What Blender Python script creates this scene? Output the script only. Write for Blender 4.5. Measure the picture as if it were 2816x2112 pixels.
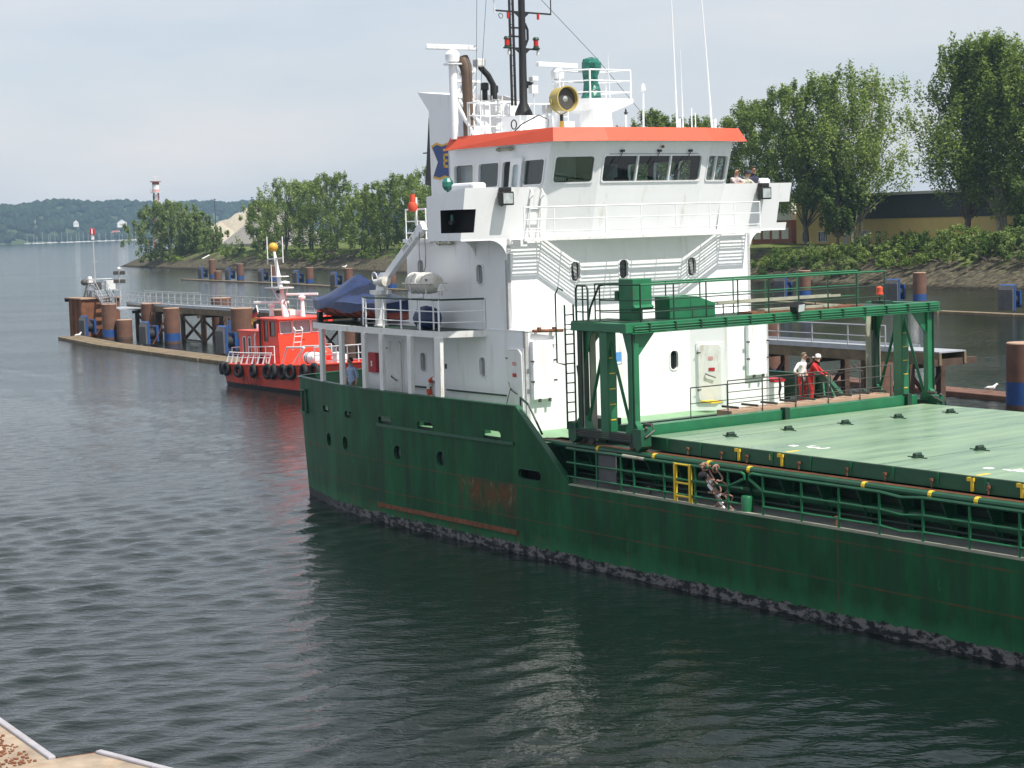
import bpy, bmesh, math, random
import numpy as np
from mathutils import Vector, Matrix
R = math.radians
scene = bpy.context.scene
for o in list(bpy.data.objects): bpy.data.objects.remove(o)
# ------------------------------------------------------------------ camera
cam_d = bpy.data.cameras.new('camera'); cam = bpy.data.objects.new('camera', cam_d)
scene.collection.objects.link(cam); scene.camera = cam
CAM_H = 9.5; PITCH = math.atan(443 / 5000.0); ROLL = 0.03
cam_d.sensor_width = 36.0; cam_d.lens = 36.0 * 5000.0 / 2816.0
cam_d.clip_start = 0.5; cam_d.clip_end = 20000
f_ = Vector((0, math.cos(PITCH), -math.sin(PITCH))); r0 = Vector((1, 0, 0)); u0 = r0.cross(f_)
r_ = math.cos(ROLL) * r0 - math.sin(ROLL) * u0; u_ = math.sin(ROLL) * r0 + math.cos(ROLL) * u0
cam.matrix_world = Matrix(((r_.x, u_.x, -f_.x, 0), (r_.y, u_.y, -f_.y, 0), (r_.z, u_.z, -f_.z, CAM_H), (0, 0, 0, 1)))
# ------------------------------------------------------------------ ship frame (s forward, t to starboard, z up)
SHIP_A = R(-55.0); SHIP_O = Vector((-8.38, 63.875, 0))
SS = Vector((math.cos(SHIP_A), math.sin(SHIP_A), 0)); ST = Vector((-SS.y, SS.x, 0))
# ------------------------------------------------------------------ sun and sky
SUN = (SS * 1.0 + ST * 0.25 + Vector((0, 0, 1.65))).normalized()
sl = bpy.data.lights.new('sun', 'SUN'); sl.energy = 4.7; sl.angle = R(0.6); sl.color = (1.0, 0.95, 0.87)
so = bpy.data.objects.new('sun', sl); scene.collection.objects.link(so)
so.rotation_euler = SUN.to_track_quat('Z', 'Y').to_euler(); so.location = (30, -30, 60)
world = bpy.data.worlds.new('World'); scene.world = world; world.use_nodes = True
wn = world.node_tree.nodes; wl = world.node_tree.links; wn.clear()
out = wn.new('ShaderNodeOutputWorld')
sky = wn.new('ShaderNodeTexSky'); sky.sky_type = 'NISHITA'; sky.sun_disc = False
sky.sun_elevation = math.asin(SUN.z); sky.sun_rotation = math.atan2(SUN.x, SUN.y)
sky.air_density = 1.0; sky.dust_density = 2.2; sky.ozone_density = 1.0
bg1 = wn.new('ShaderNodeBackground'); bg1.inputs[1].default_value = 0.11; wl.new(sky.outputs[0], bg1.inputs[0])
bg2 = wn.new('ShaderNodeBackground'); bg2.inputs[1].default_value = 0.80
tc = wn.new('ShaderNodeTexCoord'); mp = wn.new('ShaderNodeMapping'); mp.inputs['Scale'].default_value = (2.2, 2.2, 9.0)
mp.inputs['Location'].default_value = (0.35, 0.1, 0.4)
wl.new(tc.outputs['Generated'], mp.inputs[0])
nz = wn.new('ShaderNodeTexNoise'); nz.inputs['Scale'].default_value = 1.6; nz.inputs['Detail'].default_value = 6; nz.inputs['Roughness'].default_value = 0.5
wl.new(mp.outputs[0], nz.inputs['Vector'])
rp = wn.new('ShaderNodeMapRange'); rp.inputs[1].default_value = 0.36; rp.inputs[2].default_value = 0.70; rp.inputs[3].default_value = 0.68; rp.inputs[4].default_value = 0.94
wl.new(nz.outputs[0], rp.inputs[0])
cr = wn.new('ShaderNodeValToRGB'); cr.color_ramp.elements[0].position = 0.35; cr.color_ramp.elements[0].color = (0.64, 0.71, 0.80, 1)
cr.color_ramp.elements[1].position = 0.7; cr.color_ramp.elements[1].color = (0.80, 0.78, 0.785, 1)
wl.new(nz.outputs[0], cr.inputs[0]); wl.new(cr.outputs[0], bg2.inputs[0])
mx = wn.new('ShaderNodeMixShader'); wl.new(rp.outputs[0], mx.inputs[0]); wl.new(bg1.outputs[0], mx.inputs[1]); wl.new(bg2.outputs[0], mx.inputs[2])
wl.new(mx.outputs[0], out.inputs[0])
scene.view_settings.view_transform = 'Standard'; scene.view_settings.look = 'None'
scene.view_settings.exposure = 0.42; scene.view_settings.gamma = 1.0; scene.view_settings.use_curve_mapping = False
try: scene.cycles.max_bounces = 8; scene.cycles.transparent_max_bounces = 16; scene.cycles.volume_bounces = 0
except Exception: pass
rng = random.Random(7)
# ------------------------------------------------------------------ materials
MATS = {}
def mat(name, col, rough=0.5, metal=0.0, var=0.12, scale=2.5, stretch=(1, 1, 1), bump=0.0, bscale=20.0, dirt=None, dirt_amt=0.0, dirt_scale=1.2, dirt_stretch=(1, 1, 0.25), spec=0.5, coat=0.0):
    """painted / natural surface: base colour with noise variation, optional dirt or rust stains and fine relief"""
    m = bpy.data.materials.new(name); m.use_nodes = True; MATS[name] = m
    n, l = m.node_tree.nodes, m.node_tree.links
    b = n['Principled BSDF']; b.inputs['Roughness'].default_value = rough; b.inputs['Metallic'].default_value = metal
    b.inputs['Specular IOR Level'].default_value = spec
    if coat: b.inputs['Coat Weight'].default_value = coat
    t = n.new('ShaderNodeTexCoord'); mpn = n.new('ShaderNodeMapping'); mpn.inputs['Scale'].default_value = stretch
    l.new(t.outputs['Object'], mpn.inputs[0])
    no = n.new('ShaderNodeTexNoise'); no.inputs['Scale'].default_value = scale; no.inputs['Detail'].default_value = 5; l.new(mpn.outputs[0], no.inputs['Vector'])
    ra = n.new('ShaderNodeMapRange'); ra.inputs[1].default_value = 0.3; ra.inputs[2].default_value = 0.7; ra.inputs[3].default_value = 1 - var; ra.inputs[4].default_value = 1 + var
    l.new(no.outputs[0], ra.inputs[0])
    mu = n.new('ShaderNodeMix'); mu.data_type = 'RGBA'; mu.blend_type = 'MULTIPLY'; mu.inputs[0].default_value = 1.0
    mu.inputs[6].default_value = (*col, 1); l.new(ra.outputs[0], mu.inputs[7]); colout = mu.outputs[2]
    if dirt is not None:
        mp2 = n.new('ShaderNodeMapping'); mp2.inputs['Scale'].default_value = dirt_stretch; l.new(t.outputs['Object'], mp2.inputs[0])
        n2 = n.new('ShaderNodeTexNoise'); n2.inputs['Scale'].default_value = dirt_scale * 3; n2.inputs['Detail'].default_value = 8; n2.inputs['Roughness'].default_value = 0.65
        l.new(mp2.outputs[0], n2.inputs['Vector'])
        r2 = n.new('ShaderNodeMapRange'); r2.inputs[1].default_value = 0.62 - 0.22 * dirt_amt; r2.inputs[2].default_value = 0.74 - 0.1 * dirt_amt; r2.inputs[3].default_value = 0; r2.inputs[4].default_value = min(1.0, 0.35 + dirt_amt)
        l.new(n2.outputs[0], r2.inputs[0])
        m2 = n.new('ShaderNodeMix'); m2.data_type = 'RGBA'; l.new(r2.outputs[0], m2.inputs[0]); l.new(colout, m2.inputs[6]); m2.inputs[7].default_value = (*dirt, 1); colout = m2.outputs[2]
    l.new(colout, b.inputs['Base Color'])
    if bump:
        nb = n.new('ShaderNodeTexNoise'); nb.inputs['Scale'].default_value = bscale; nb.inputs['Detail'].default_value = 6; l.new(t.outputs['Object'], nb.inputs['Vector'])
        bp = n.new('ShaderNodeBump'); bp.inputs['Strength'].default_value = bump; bp.inputs['Distance'].default_value = 0.05; l.new(nb.outputs[0], bp.inputs['Height']); l.new(bp.outputs[0], b.inputs['Normal'])
    return m
RUST = (0.12, 0.042, 0.018)
mat('white', (0.78, 0.79, 0.80), 0.38, var=0.025, scale=1.2, dirt=(0.46, 0.40, 0.31), dirt_amt=0.17, dirt_scale=0.8, dirt_stretch=(1, 1, 0.10), bump=0.02, bscale=2.0)
mat('white_worn', (0.72, 0.72, 0.70), 0.45, var=0.06, scale=3, dirt=(0.36, 0.24, 0.15), dirt_amt=0.22, dirt_scale=1.6, dirt_stretch=(1, 1, 0.2))
mat('grey_white', (0.60, 0.61, 0.60), 0.5, var=0.06, dirt=(0.35, 0.32, 0.26), dirt_amt=0.2)
mat('ship_green', (0.009, 0.075, 0.034), 0.42, var=0.18, scale=2.2, dirt=(0.05, 0.06, 0.045), dirt_amt=0.25, dirt_scale=1.0, bump=0.03, bscale=3)
mat('gantry_green', (0.012, 0.135, 0.055), 0.38, var=0.15, scale=2.0, dirt=(0.07, 0.06, 0.035), dirt_amt=0.18, dirt_scale=1.3)
mat('dark_green', (0.008, 0.036, 0.020), 0.5, var=0.2, scale=2.0, dirt=(0.05, 0.035, 0.02), dirt_amt=0.3)
mat('deck_green', (0.17, 0.32, 0.17), 0.5, var=0.1, scale=1.2)
mat('deck_grey', (0.17, 0.18, 0.17), 0.7, var=0.15, scale=1.5, dirt=(0.24, 0.22, 0.17), dirt_amt=0.35, dirt_scale=0.6, dirt_stretch=(1, 1, 1))
mat('edge_pale', (0.30, 0.31, 0.24), 0.6, var=0.15, dirt=RUST, dirt_amt=0.2)
mat('black', (0.012, 0.012, 0.013), 0.45, var=0.1)
mat('black_matt', (0.006, 0.006, 0.007), 0.85, var=0.1)
mat('rubber', (0.015, 0.015, 0.016), 0.75, var=0.2, bump=0.1)
mat('orange_red', (0.60, 0.075, 0.032), 0.62, var=0.06, scale=1.0)
mat('pilot_red', (0.72, 0.055, 0.022), 0.35, var=0.06, scale=1.2)
mat('pilot_red_hull', (0.58, 0.05, 0.025), 0.38, var=0.1, scale=1.2, dirt=(0.2, 0.03, 0.02), dirt_amt=0.15)
mat('faded_red', (0.40, 0.10, 0.07), 0.55, var=0.12)
mat('yellow', (0.72, 0.48, 0.03), 0.45, var=0.1)
mat('gold', (0.62, 0.36, 0.04), 0.4, var=0.05)
mat('olive', (0.42, 0.33, 0.10), 0.45, var=0.1)
mat('blue_fender', (0.014, 0.062, 0.22), 0.55, var=0.15, dirt=(0.02, 0.05, 0.12), dirt_amt=0.25)
mat('blue_tarp', (0.010, 0.026, 0.092), 0.42, var=0.25, scale=4, bump=0.35, bscale=5)
mat('green_tarp', (0.015, 0.14, 0.105), 0.35, var=0.25, scale=6, bump=0.4, bscale=10)
mat('emblem_blue', (0.025, 0.055, 0.19), 0.5, var=0.1)
mat('sign_red', (0.45, 0.02, 0.03), 0.5, var=0.05)
mat('sign_blue', (0.10, 0.28, 0.60), 0.5, var=0.05)
mat('sign_pink', (0.62, 0.30, 0.30), 0.5, var=0.05)
mat('brown_exhaust', (0.10, 0.065, 0.045), 0.6, var=0.2)
mat('rust', (0.17, 0.065, 0.03), 0.8, var=0.35, scale=5, bump=0.15, bscale=12)
mat('pile_rust', (0.135, 0.066, 0.044), 0.8, var=0.22, scale=1.4, dirt=(0.10, 0.05, 0.035), dirt_amt=0.4, bump=0.1, bscale=5)
mat('pile_top', (0.36, 0.24, 0.17), 0.9, var=0.2)
mat('sheet_rust', (0.17, 0.065, 0.028), 0.8, var=0.25, scale=1.5, dirt=(0.10, 0.035, 0.02), dirt_amt=0.4, dirt_stretch=(1, 1, 0.15))
mat('timber', (0.16, 0.12, 0.075), 0.85, var=0.3, scale=1.5, dirt=(0.24, 0.25, 0.04), dirt_amt=0.3, dirt_stretch=(1, 1, 1), bump=0.2, bscale=6)
mat('timber_dark', (0.07, 0.042, 0.03), 0.85, var=0.3, scale=2)
mat('galv', (0.42, 0.44, 0.46), 0.45, metal=0.35, var=0.1)
mat('walk_grey', (0.30, 0.32, 0.35), 0.6, var=0.1)
mat('fender_grey', (0.085, 0.085, 0.088), 0.75, var=0.2)
mat('raft_white', (0.56, 0.54, 0.48), 0.5, var=0.08, dirt=(0.36, 0.28, 0.19), dirt_amt=0.25)
mat('peach', (0.42, 0.28, 0.19), 0.6, var=0.12)
mat('skin', (0.46, 0.25, 0.17), 0.55, var=0.04)
mat('hair_dark', (0.045, 0.03, 0.022), 0.7); mat('hair_grey', (0.42, 0.40, 0.38), 0.7)
mat('shirt_blue', (0.36, 0.46, 0.66), 0.8, var=0.06); mat('shirt_white', (0.80, 0.80, 0.80), 0.8, var=0.03)
mat('red_cloth', (0.50, 0.018, 0.02), 0.8, var=0.1); mat('plaid', (0.50, 0.42, 0.42), 0.8, var=0.6, scale=26)
mat('navy', (0.03, 0.035, 0.07), 0.8); mat('khaki', (0.16, 0.13, 0.09), 0.8); mat('shirt_grey', (0.45, 0.44, 0.36), 0.8)
mat('steel_dark', (0.06, 0.055, 0.05), 0.55, var=0.2)
mat('lamp_lens', (0.55, 0.60, 0.58), 0.08, metal=0.6, var=0.2, scale=6)
mat('red_lens', (0.45, 0.02, 0.015), 0.15, var=0.05)
mat('rope', (0.30, 0.17, 0.13), 0.9, var=0.3, scale=10)
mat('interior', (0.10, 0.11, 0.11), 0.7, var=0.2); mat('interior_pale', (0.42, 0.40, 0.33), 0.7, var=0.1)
mat('curtain', (0.35, 0.35, 0.34), 0.9, var=0.25, scale=9, stretch=(6, 6, 0.3))
def glassmat(name, tint, refl=1.45):
    m = bpy.data.materials.new(name); m.use_nodes = True; MATS[name] = m; n, l = m.node_tree.nodes, m.node_tree.links
    n.remove(n['Principled BSDF']); o = n['Material Output']
    tr = n.new('ShaderNodeBsdfTransparent'); tr.inputs[0].default_value = (*tint, 1)
    gl = n.new('ShaderNodeBsdfGlossy'); gl.inputs['Roughness'].default_value = 0.02; gl.inputs[0].default_value = (1, 1, 1, 1)
    lw = n.new('ShaderNodeLayerWeight'); lw.inputs[0].default_value = 0.5; pw = n.new('ShaderNodeMath'); pw.operation = 'POWER'; l.new(lw.outputs['Facing'], pw.inputs[0]); pw.inputs[1].default_value = 4.0; fr = n.new('ShaderNodeMath'); fr.operation = 'MULTIPLY_ADD'; l.new(pw.outputs[0], fr.inputs[0]); fr.inputs[1].default_value = 0.7; fr.inputs[2].default_value = 0.045 * refl
    mm = n.new('ShaderNodeMixShader'); l.new(fr.outputs[0], mm.inputs[0]); l.new(tr.outputs[0], mm.inputs[1]); l.new(gl.outputs[0], mm.inputs[2]); l.new(mm.outputs[0], o.inputs[0])
glassmat('glass', (0.50, 0.62, 0.58), 1.5); glassmat('glass_pale', (0.8, 0.88, 0.9), 1.6)
mat('pane_sky_reflection', (0.27, 0.28, 0.29), 0.12, var=0.15, spec=0.7)  # sky reflection put into the pane's pale grey base colour
mat('glass_dark', (0.012, 0.016, 0.016), 0.06, var=0.1, spec=0.7)
# hull paint: green with streaks, rust along the welds, scraped boot top at the waterline
def hull_material():
    m = bpy.data.materials.new('hull_paint'); m.use_nodes = True; MATS['hull_paint'] = m; n, l = m.node_tree.nodes, m.node_tree.links
    b = n['Principled BSDF']; b.inputs['Roughness'].default_value = 0.5; b.inputs['Specular IOR Level'].default_value = 0.18
    t = n.new('ShaderNodeTexCoord'); sep = n.new('ShaderNodeSeparateXYZ'); l.new(t.outputs['Object'], sep.inputs[0])
    def noise(scale, stretch, detail=6, rough=0.6):
        mpn = n.new('ShaderNodeMapping'); mpn.inputs['Scale'].default_value = stretch; l.new(t.outputs['Object'], mpn.inputs[0])
        no = n.new('ShaderNodeTexNoise'); no.inputs['Scale'].default_value = scale; no.inputs['Detail'].default_value = detail; no.inputs['Roughness'].default_value = rough
        l.new(mpn.outputs[0], no.inputs['Vector']); return no.outputs[0]
    def rng_(v, a, b_, c=0.0, d=1.0):
        r = n.new('ShaderNodeMapRange'); r.inputs[1].default_value = a; r.inputs[2].default_value = b_; r.inputs[3].default_value = c; r.inputs[4].default_value = d; l.new(v, r.inputs[0]); return r.outputs[0]
    def math_(op, a, b_=None):
        q = n.new('ShaderNodeMath'); q.operation = op
        for i, v in enumerate((a, b_)):
            if v is None: continue
            if isinstance(v, (int, float)): q.inputs[i].default_value = v
            else: l.new(v, q.inputs[i])
        return q.outputs[0]
    def mix(fac, a, b_):
        q = n.new('ShaderNodeMix'); q.data_type = 'RGBA'; l.new(fac, q.inputs[0])
        for i, v in ((6, a), (7, b_)):
            if isinstance(v, tuple): q.inputs[i].default_value = (*v, 1)
            else: l.new(v, q.inputs[i])
        return q.outputs[2]
    S, Z = sep.outputs['X'], sep.outputs['Z']
    g = mix(rng_(noise(1.1, (1, 1, 0.35)), 0.35, 0.65), (0.007, 0.055, 0.020), (0.014, 0.112, 0.043))
    g = mix(rng_(noise(2.6, (1, 1, 0.10)), 0.46, 0.66, 0, 0.6), g, (0.022, 0.036, 0.025))          # dull streaks
    low = math_('SUBTRACT', rng_(Z, 0.2, 0.95, 1, 0), rng_(noise(1.5, (1, 1, 0.6)), 0.3, 0.7, 0, 0.5))
    g = mix(rng_(low, 0.1, 0.7, 0, 0.8), g, (0.026, 0.155, 0.064))                                    # fresher lighter green low down
    sc = math_('MULTIPLY', rng_(noise(7, (1, 1, 0.25), 8, 0.7), 0.63, 0.70), rng_(noise(0.5, (1, 1, 1)), 0.42, 0.6))
    g = mix(math_('MULTIPLY', sc, 0.75), g, (0.15, 0.21, 0.14))                                                              # chipped pale spots
    # rust : along seams, in a scraped patch, and runs under the lower bar
    def band(v, c, w): return rng_(math_('ABSOLUTE', math_('SUBTRACT', v, c)), 0.0, w, 1, 0)
    seam = math_('MAXIMUM', band(Z, 1.98, 0.035), band(Z, 1.03, 0.035))
    for c in (11.57, 14.66, 19.74, 27.49, 34.2): seam = math_('MAXIMUM', seam, band(S, c, 0.03))
    ru = math_('MULTIPLY', math_('MULTIPLY', seam, rng_(noise(2.2, (1, 1, 1), 9, 0.75), 0.40, 0.56)), 0.85)
    patch = math_('MULTIPLY', math_('MULTIPLY', rng_(S, 11.6, 11.9), rng_(S, 14.5, 14.75, 1, 0)), math_('MULTIPLY', rng_(Z, 0.9, 1.6), rng_(Z, 1.9, 2.02, 1, 0)))
    ru = math_('MAXIMUM', ru, math_('MULTIPLY', math_('MULTIPLY', patch, rng_(noise(3.2, (1, 1, 0.35), 8, 0.65), 0.40, 0.56)), 0.95))
    runs = math_('MULTIPLY', math_('MULTIPLY', rng_(Z, 0.05, 0.6, 0.6, 1), rng_(Z, 0.62, 0.66, 1, 0)), rng_(noise(9, (1, 1, 0.06), 4, 0.5), 0.55, 0.64))
    runs = math_('MULTIPLY', runs, math_('MULTIPLY', rng_(S, 3.0, 5.0), rng_(S, 15.0, 17.5, 1, 0)))
    ru = math_('MAXIMUM', ru, runs)
    spots = math_('MULTIPLY', rng_(noise(5, (1, 1, 0.5), 9, 0.75), 0.63, 0.68), 0.8)
    ru = math_('MAXIMUM', ru, spots)
    col = mix(ru, g, mix(noise(8, (1, 1, 1)), (0.050, 0.022, 0.012), (0.20, 0.085, 0.035)))
    cream = math_('MULTIPLY', math_('MULTIPLY', patch, rng_(noise(2.6, (1, 1, 0.5), 8, 0.7), 0.55, 0.62)), 0.7)
    col = mix(cream, col, (0.20, 0.19, 0.10))
    # boot top
    edge = math_('ADD', Z, rng_(noise(3.0, (1, 1, 0.6), 8, 0.7), 0.3, 0.7, -0.09, 0.09))
    boot = rng_(edge, 0.27, 0.30, 1, 0)
    bc = mix(rng_(noise(3.1, (1, 1, 2.0), 10, 0.68), 0.47, 0.55), (0.020, 0.022, 0.024), (0.17, 0.165, 0.165))
    bc = mix(rng_(S, 1.5, 5.5, 1, 0), bc, (0.028, 0.028, 0.032))
    col = mix(boot, col, bc)
    l.new(col, b.inputs['Base Color'])
    bp = n.new('ShaderNodeBump'); bp.inputs['Strength'].default_value = 0.25; bp.inputs['Distance'].default_value = 0.03
    l.new(math_('ADD', noise(0.9, (1, 1, 1), 2), math_('MULTIPLY', seam, 0.25)), bp.inputs['Height']); l.new(bp.outputs[0], b.inputs['Normal'])
hull_material()
# ------------------------------------------------------------------ mesh builder
def V3(p): return Vector(p)
class MB:
    def __init__(s): s.v = []; s.f = []; s.mi = []; s.cur = 0
    def add(s, vs, fs):
        o = len(s.v); s.v += [tuple(p) for p in vs]; s.f += [tuple(i + o for i in f) for f in fs]; s.mi += [s.cur] * len(fs); return s
    def quad(s, a, b, c, d): return s.add([a, b, c, d], [(0, 1, 2, 3)])
    def poly(s, ps): return s.add(ps, [tuple(range(len(ps)))])
    def box(s, a, b):
        (x0, y0, z0), (x1, y1, z1) = a, b
        x0, x1 = min(x0, x1), max(x0, x1); y0, y1 = min(y0, y1), max(y0, y1); z0, z1 = min(z0, z1), max(z0, z1)
        return s.add([(x0, y0, z0), (x1, y0, z0), (x1, y1, z0), (x0, y1, z0), (x0, y0, z1), (x1, y0, z1), (x1, y1, z1), (x0, y1, z1)],
                     [(0, 3, 2, 1), (4, 5, 6, 7), (0, 1, 5, 4), (1, 2, 6, 5), (2, 3, 7, 6), (3, 0, 4, 7)])
    def bar(s, p, q, w, h=None, up=(0, 0, 1)):
        """rectangular bar from p to q: w across, h along 'up'"""
        h = w if h is None else h; p, q = V3(p), V3(q); d = (q - p).normalized(); u = V3(up)
        if abs(d.dot(u)) > 0.98: u = Vector((1, 0, 0))
        x = d.cross(u).normalized(); y = x.cross(d).normalized(); vs = []
        for c in (p, q):
            for a, b in ((-1, -1), (1, -1), (1, 1), (-1, 1)): vs.append(c + x * (a * w / 2) + y * (b * h / 2))
        return s.add(vs, [(0, 1, 2, 3), (7, 6, 5, 4), (0, 4, 5, 1), (1, 5, 6, 2), (2, 6, 7, 3), (3, 7, 4, 0)])
    def tube(s, pts, r, n=8, cap=True):
        """round tube along a polyline; r may be a list (taper)"""
        pts = [V3(p) for p in pts]; k = len(pts); rs = r if isinstance(r, (list, tuple)) else [r] * k
        vs = []; prev = None
        for i, p in enumerate(pts):
            d = (pts[min(i + 1, k - 1)] - pts[max(i - 1, 0)]).normalized()
            if prev is None:
                u = Vector((0, 0, 1)) if abs(d.z) < 0.95 else Vector((1, 0, 0)); x = d.cross(u).normalized()
            else:
                x = prev - d * prev.dot(d); x = x.normalized() if x.length > 1e-6 else d.orthogonal().normalized()
            prev = x; y = d.cross(x)
            for j in range(n):
                a = 2 * math.pi * j / n; vs.append(p + (x * math.cos(a) + y * math.sin(a)) * rs[i])
        fs = []
        for i in range(k - 1):
            for j in range(n): fs.append((i * n + j, i * n + (j + 1) % n, (i + 1) * n + (j + 1) % n, (i + 1) * n + j))
        if cap: fs.append(tuple(range(n - 1, -1, -1))); fs.append(tuple((k - 1) * n + j for j in range(n)))
        return s.add(vs, fs)
    def lathe(s, prof, c=(0, 0, 0), n=16, axis=(0, 0, 1)):
        """profile [(r, h)] turned round an axis through c"""
        a = V3(axis).normalized(); x = a.orthogonal().normalized(); y = a.cross(x); c = V3(c); vs = []
        for r, h in prof:
            for j in range(n):
                t = 2 * math.pi * j / n; vs.append(c + a * h + (x * math.cos(t) + y * math.sin(t)) * r)
        k = len(prof); fs = []
        for i in range(k - 1):
            for j in range(n): fs.append((i * n + j, i * n + (j + 1) % n, (i + 1) * n + (j + 1) % n, (i + 1) * n + j))
        if prof[0][0] > 1e-4: fs.append(tuple(range(n - 1, -1, -1)))
        if prof[-1][0] > 1e-4: fs.append(tuple((k - 1) * n + j for j in range(n)))
        return s.add(vs, fs)
    def ball(s, c, r, n=12, sc=(1, 1, 1)):
        m = n // 2; vs = []
        for i in range(m + 1):
            p = math.pi * i / m
            for j in range(n):
                a = 2 * math.pi * j / n; vs.append((c[0] + r * sc[0] * math.sin(p) * math.cos(a), c[1] + r * sc[1] * math.sin(p) * math.sin(a), c[2] + r * sc[2] * math.cos(p)))
        return s.add(vs, [(i * n + j, (i + 1) * n + j, (i + 1) * n + (j + 1) % n, i * n + (j + 1) % n) for i in range(m) for j in range(n)])
    def prism(s, poly, lo, hi, axis='z'):
        """polygon (2-d) extruded along an axis; the two coordinates are the other axes in x,y,z order"""
        def P(a, b, h): return {'z': (a, b, h), 'y': (a, h, b), 'x': (h, a, b)}[axis]
        n = len(poly); vs = [P(a, b, lo) for a, b in poly] + [P(a, b, hi) for a, b in poly]
        return s.add(vs, [tuple(range(n - 1, -1, -1)), tuple(range(n, 2 * n))] + [(i, (i + 1) % n, n + (i + 1) % n, n + i) for i in range(n)])
    def torus(s, c, R_, r, axis=(0, 0, 1), n=20, m=8):
        a = V3(axis).normalized(); x = a.orthogonal().normalized(); y = a.cross(x); c = V3(c); vs = []
        for i in range(n):
            t = 2 * math.pi * i / n; d = x * math.cos(t) + y * math.sin(t)
            for j in range(m):
                q = 2 * math.pi * j / m; vs.append(c + d * (R_ + r * math.cos(q)) + a * (r * math.sin(q)))
        return s.add(vs, [(i * m + j, ((i + 1) % n) * m + j, ((i + 1) % n) * m + (j + 1) % m, i * m + (j + 1) % m) for i in range(n) for j in range(m)])
    def build(s, name, m, parent=None, smooth=False, bevel=0.0, ang=35):
        me = bpy.data.meshes.new(name); me.from_pydata(s.v, [], s.f)
        ms = m if isinstance(m, (list, tuple)) else [m]
        for q in ms: me.materials.append(MATS[q])
        if len(ms) > 1: me.polygons.foreach_set('material_index', s.mi)
        b = bmesh.new(); b.from_mesh(me); bmesh.ops.recalc_face_normals(b, faces=b.faces); b.to_mesh(me); b.free()
        if smooth:
            me.polygons.foreach_set('use_smooth', [True] * len(me.polygons))
            try: me.set_sharp_from_angle(angle=R(ang))
            except Exception: pass
        o = bpy.data.objects.new(name, me); scene.collection.objects.link(o)
        if parent: o.parent = parent
        if bevel:
            md = o.modifiers.new('bevel', 'BEVEL'); md.width = bevel; md.segments = 2; md.limit_method = 'ANGLE'; md.angle_limit = R(40)
        return o
def tag(o, label, cat=None, group=None):
    o['label'] = label
    if cat: o['category'] = cat
    if group: o['group'] = group
    return o
def thing(name, label, cat, loc=(0, 0, 0), rz=0.0, group=None):
    o = bpy.data.objects.new(name, None); scene.collection.objects.link(o); o.location = loc; o.rotation_euler = (0, 0, rz); o.empty_display_size = 0.3
    return tag(o, label, cat, group)
def part(name, parent, loc=(0, 0, 0)):
    o = bpy.data.objects.new(name, None); scene.collection.objects.link(o); o.parent = parent; o.location = loc; o.empty_display_size = 0.2; return o
def copy_tree(o, parent=None):
    c = o.copy(); scene.collection.objects.link(c); c.parent = parent
    for ch in o.children: copy_tree(ch, c)
    return c
def structure(o): o['kind'] = 'structure'; return o
def stuff(o): o['kind'] = 'stuff'; return o
# ------------------------------------------------------------------ walls with rounded openings
def rr_radius(th, hw, hh, r):
    c, s_ = math.cos(th), math.sin(th); lo, hi = 0.0, hw + hh
    for _ in range(26):
        m = (lo + hi) / 2; x, y = abs(c * m), abs(s_ * m)
        qx, qy = x - (hw - r), y - (hh - r)
        d = math.hypot(max(qx, 0), max(qy, 0)) + min(max(qx, qy), 0) - r
        if d < 0: lo = m
        else: hi = m
    return lo
def rr_loop(hw, hh, r, extra=(), n=6):
    r = min(r, hw * 0.999, hh * 0.999); an = set(extra)
    for cx, cy, a0 in ((hw - r, hh - r, 0), (-(hw - r), hh - r, 90), (-(hw - r), -(hh - r), 180), (hw - r, -(hh - r), 270)):
        for i in range(n + 1):
            a = R(a0 + 90 * i / n); an.add(round(math.atan2(cy + r * math.sin(a), cx + r * math.cos(a)), 6))
    an = sorted(an); return an, [(rr_radius(t, hw, hh, r) * math.cos(t), rr_radius(t, hw, hh, r) * math.sin(t)) for t in an]
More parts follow.
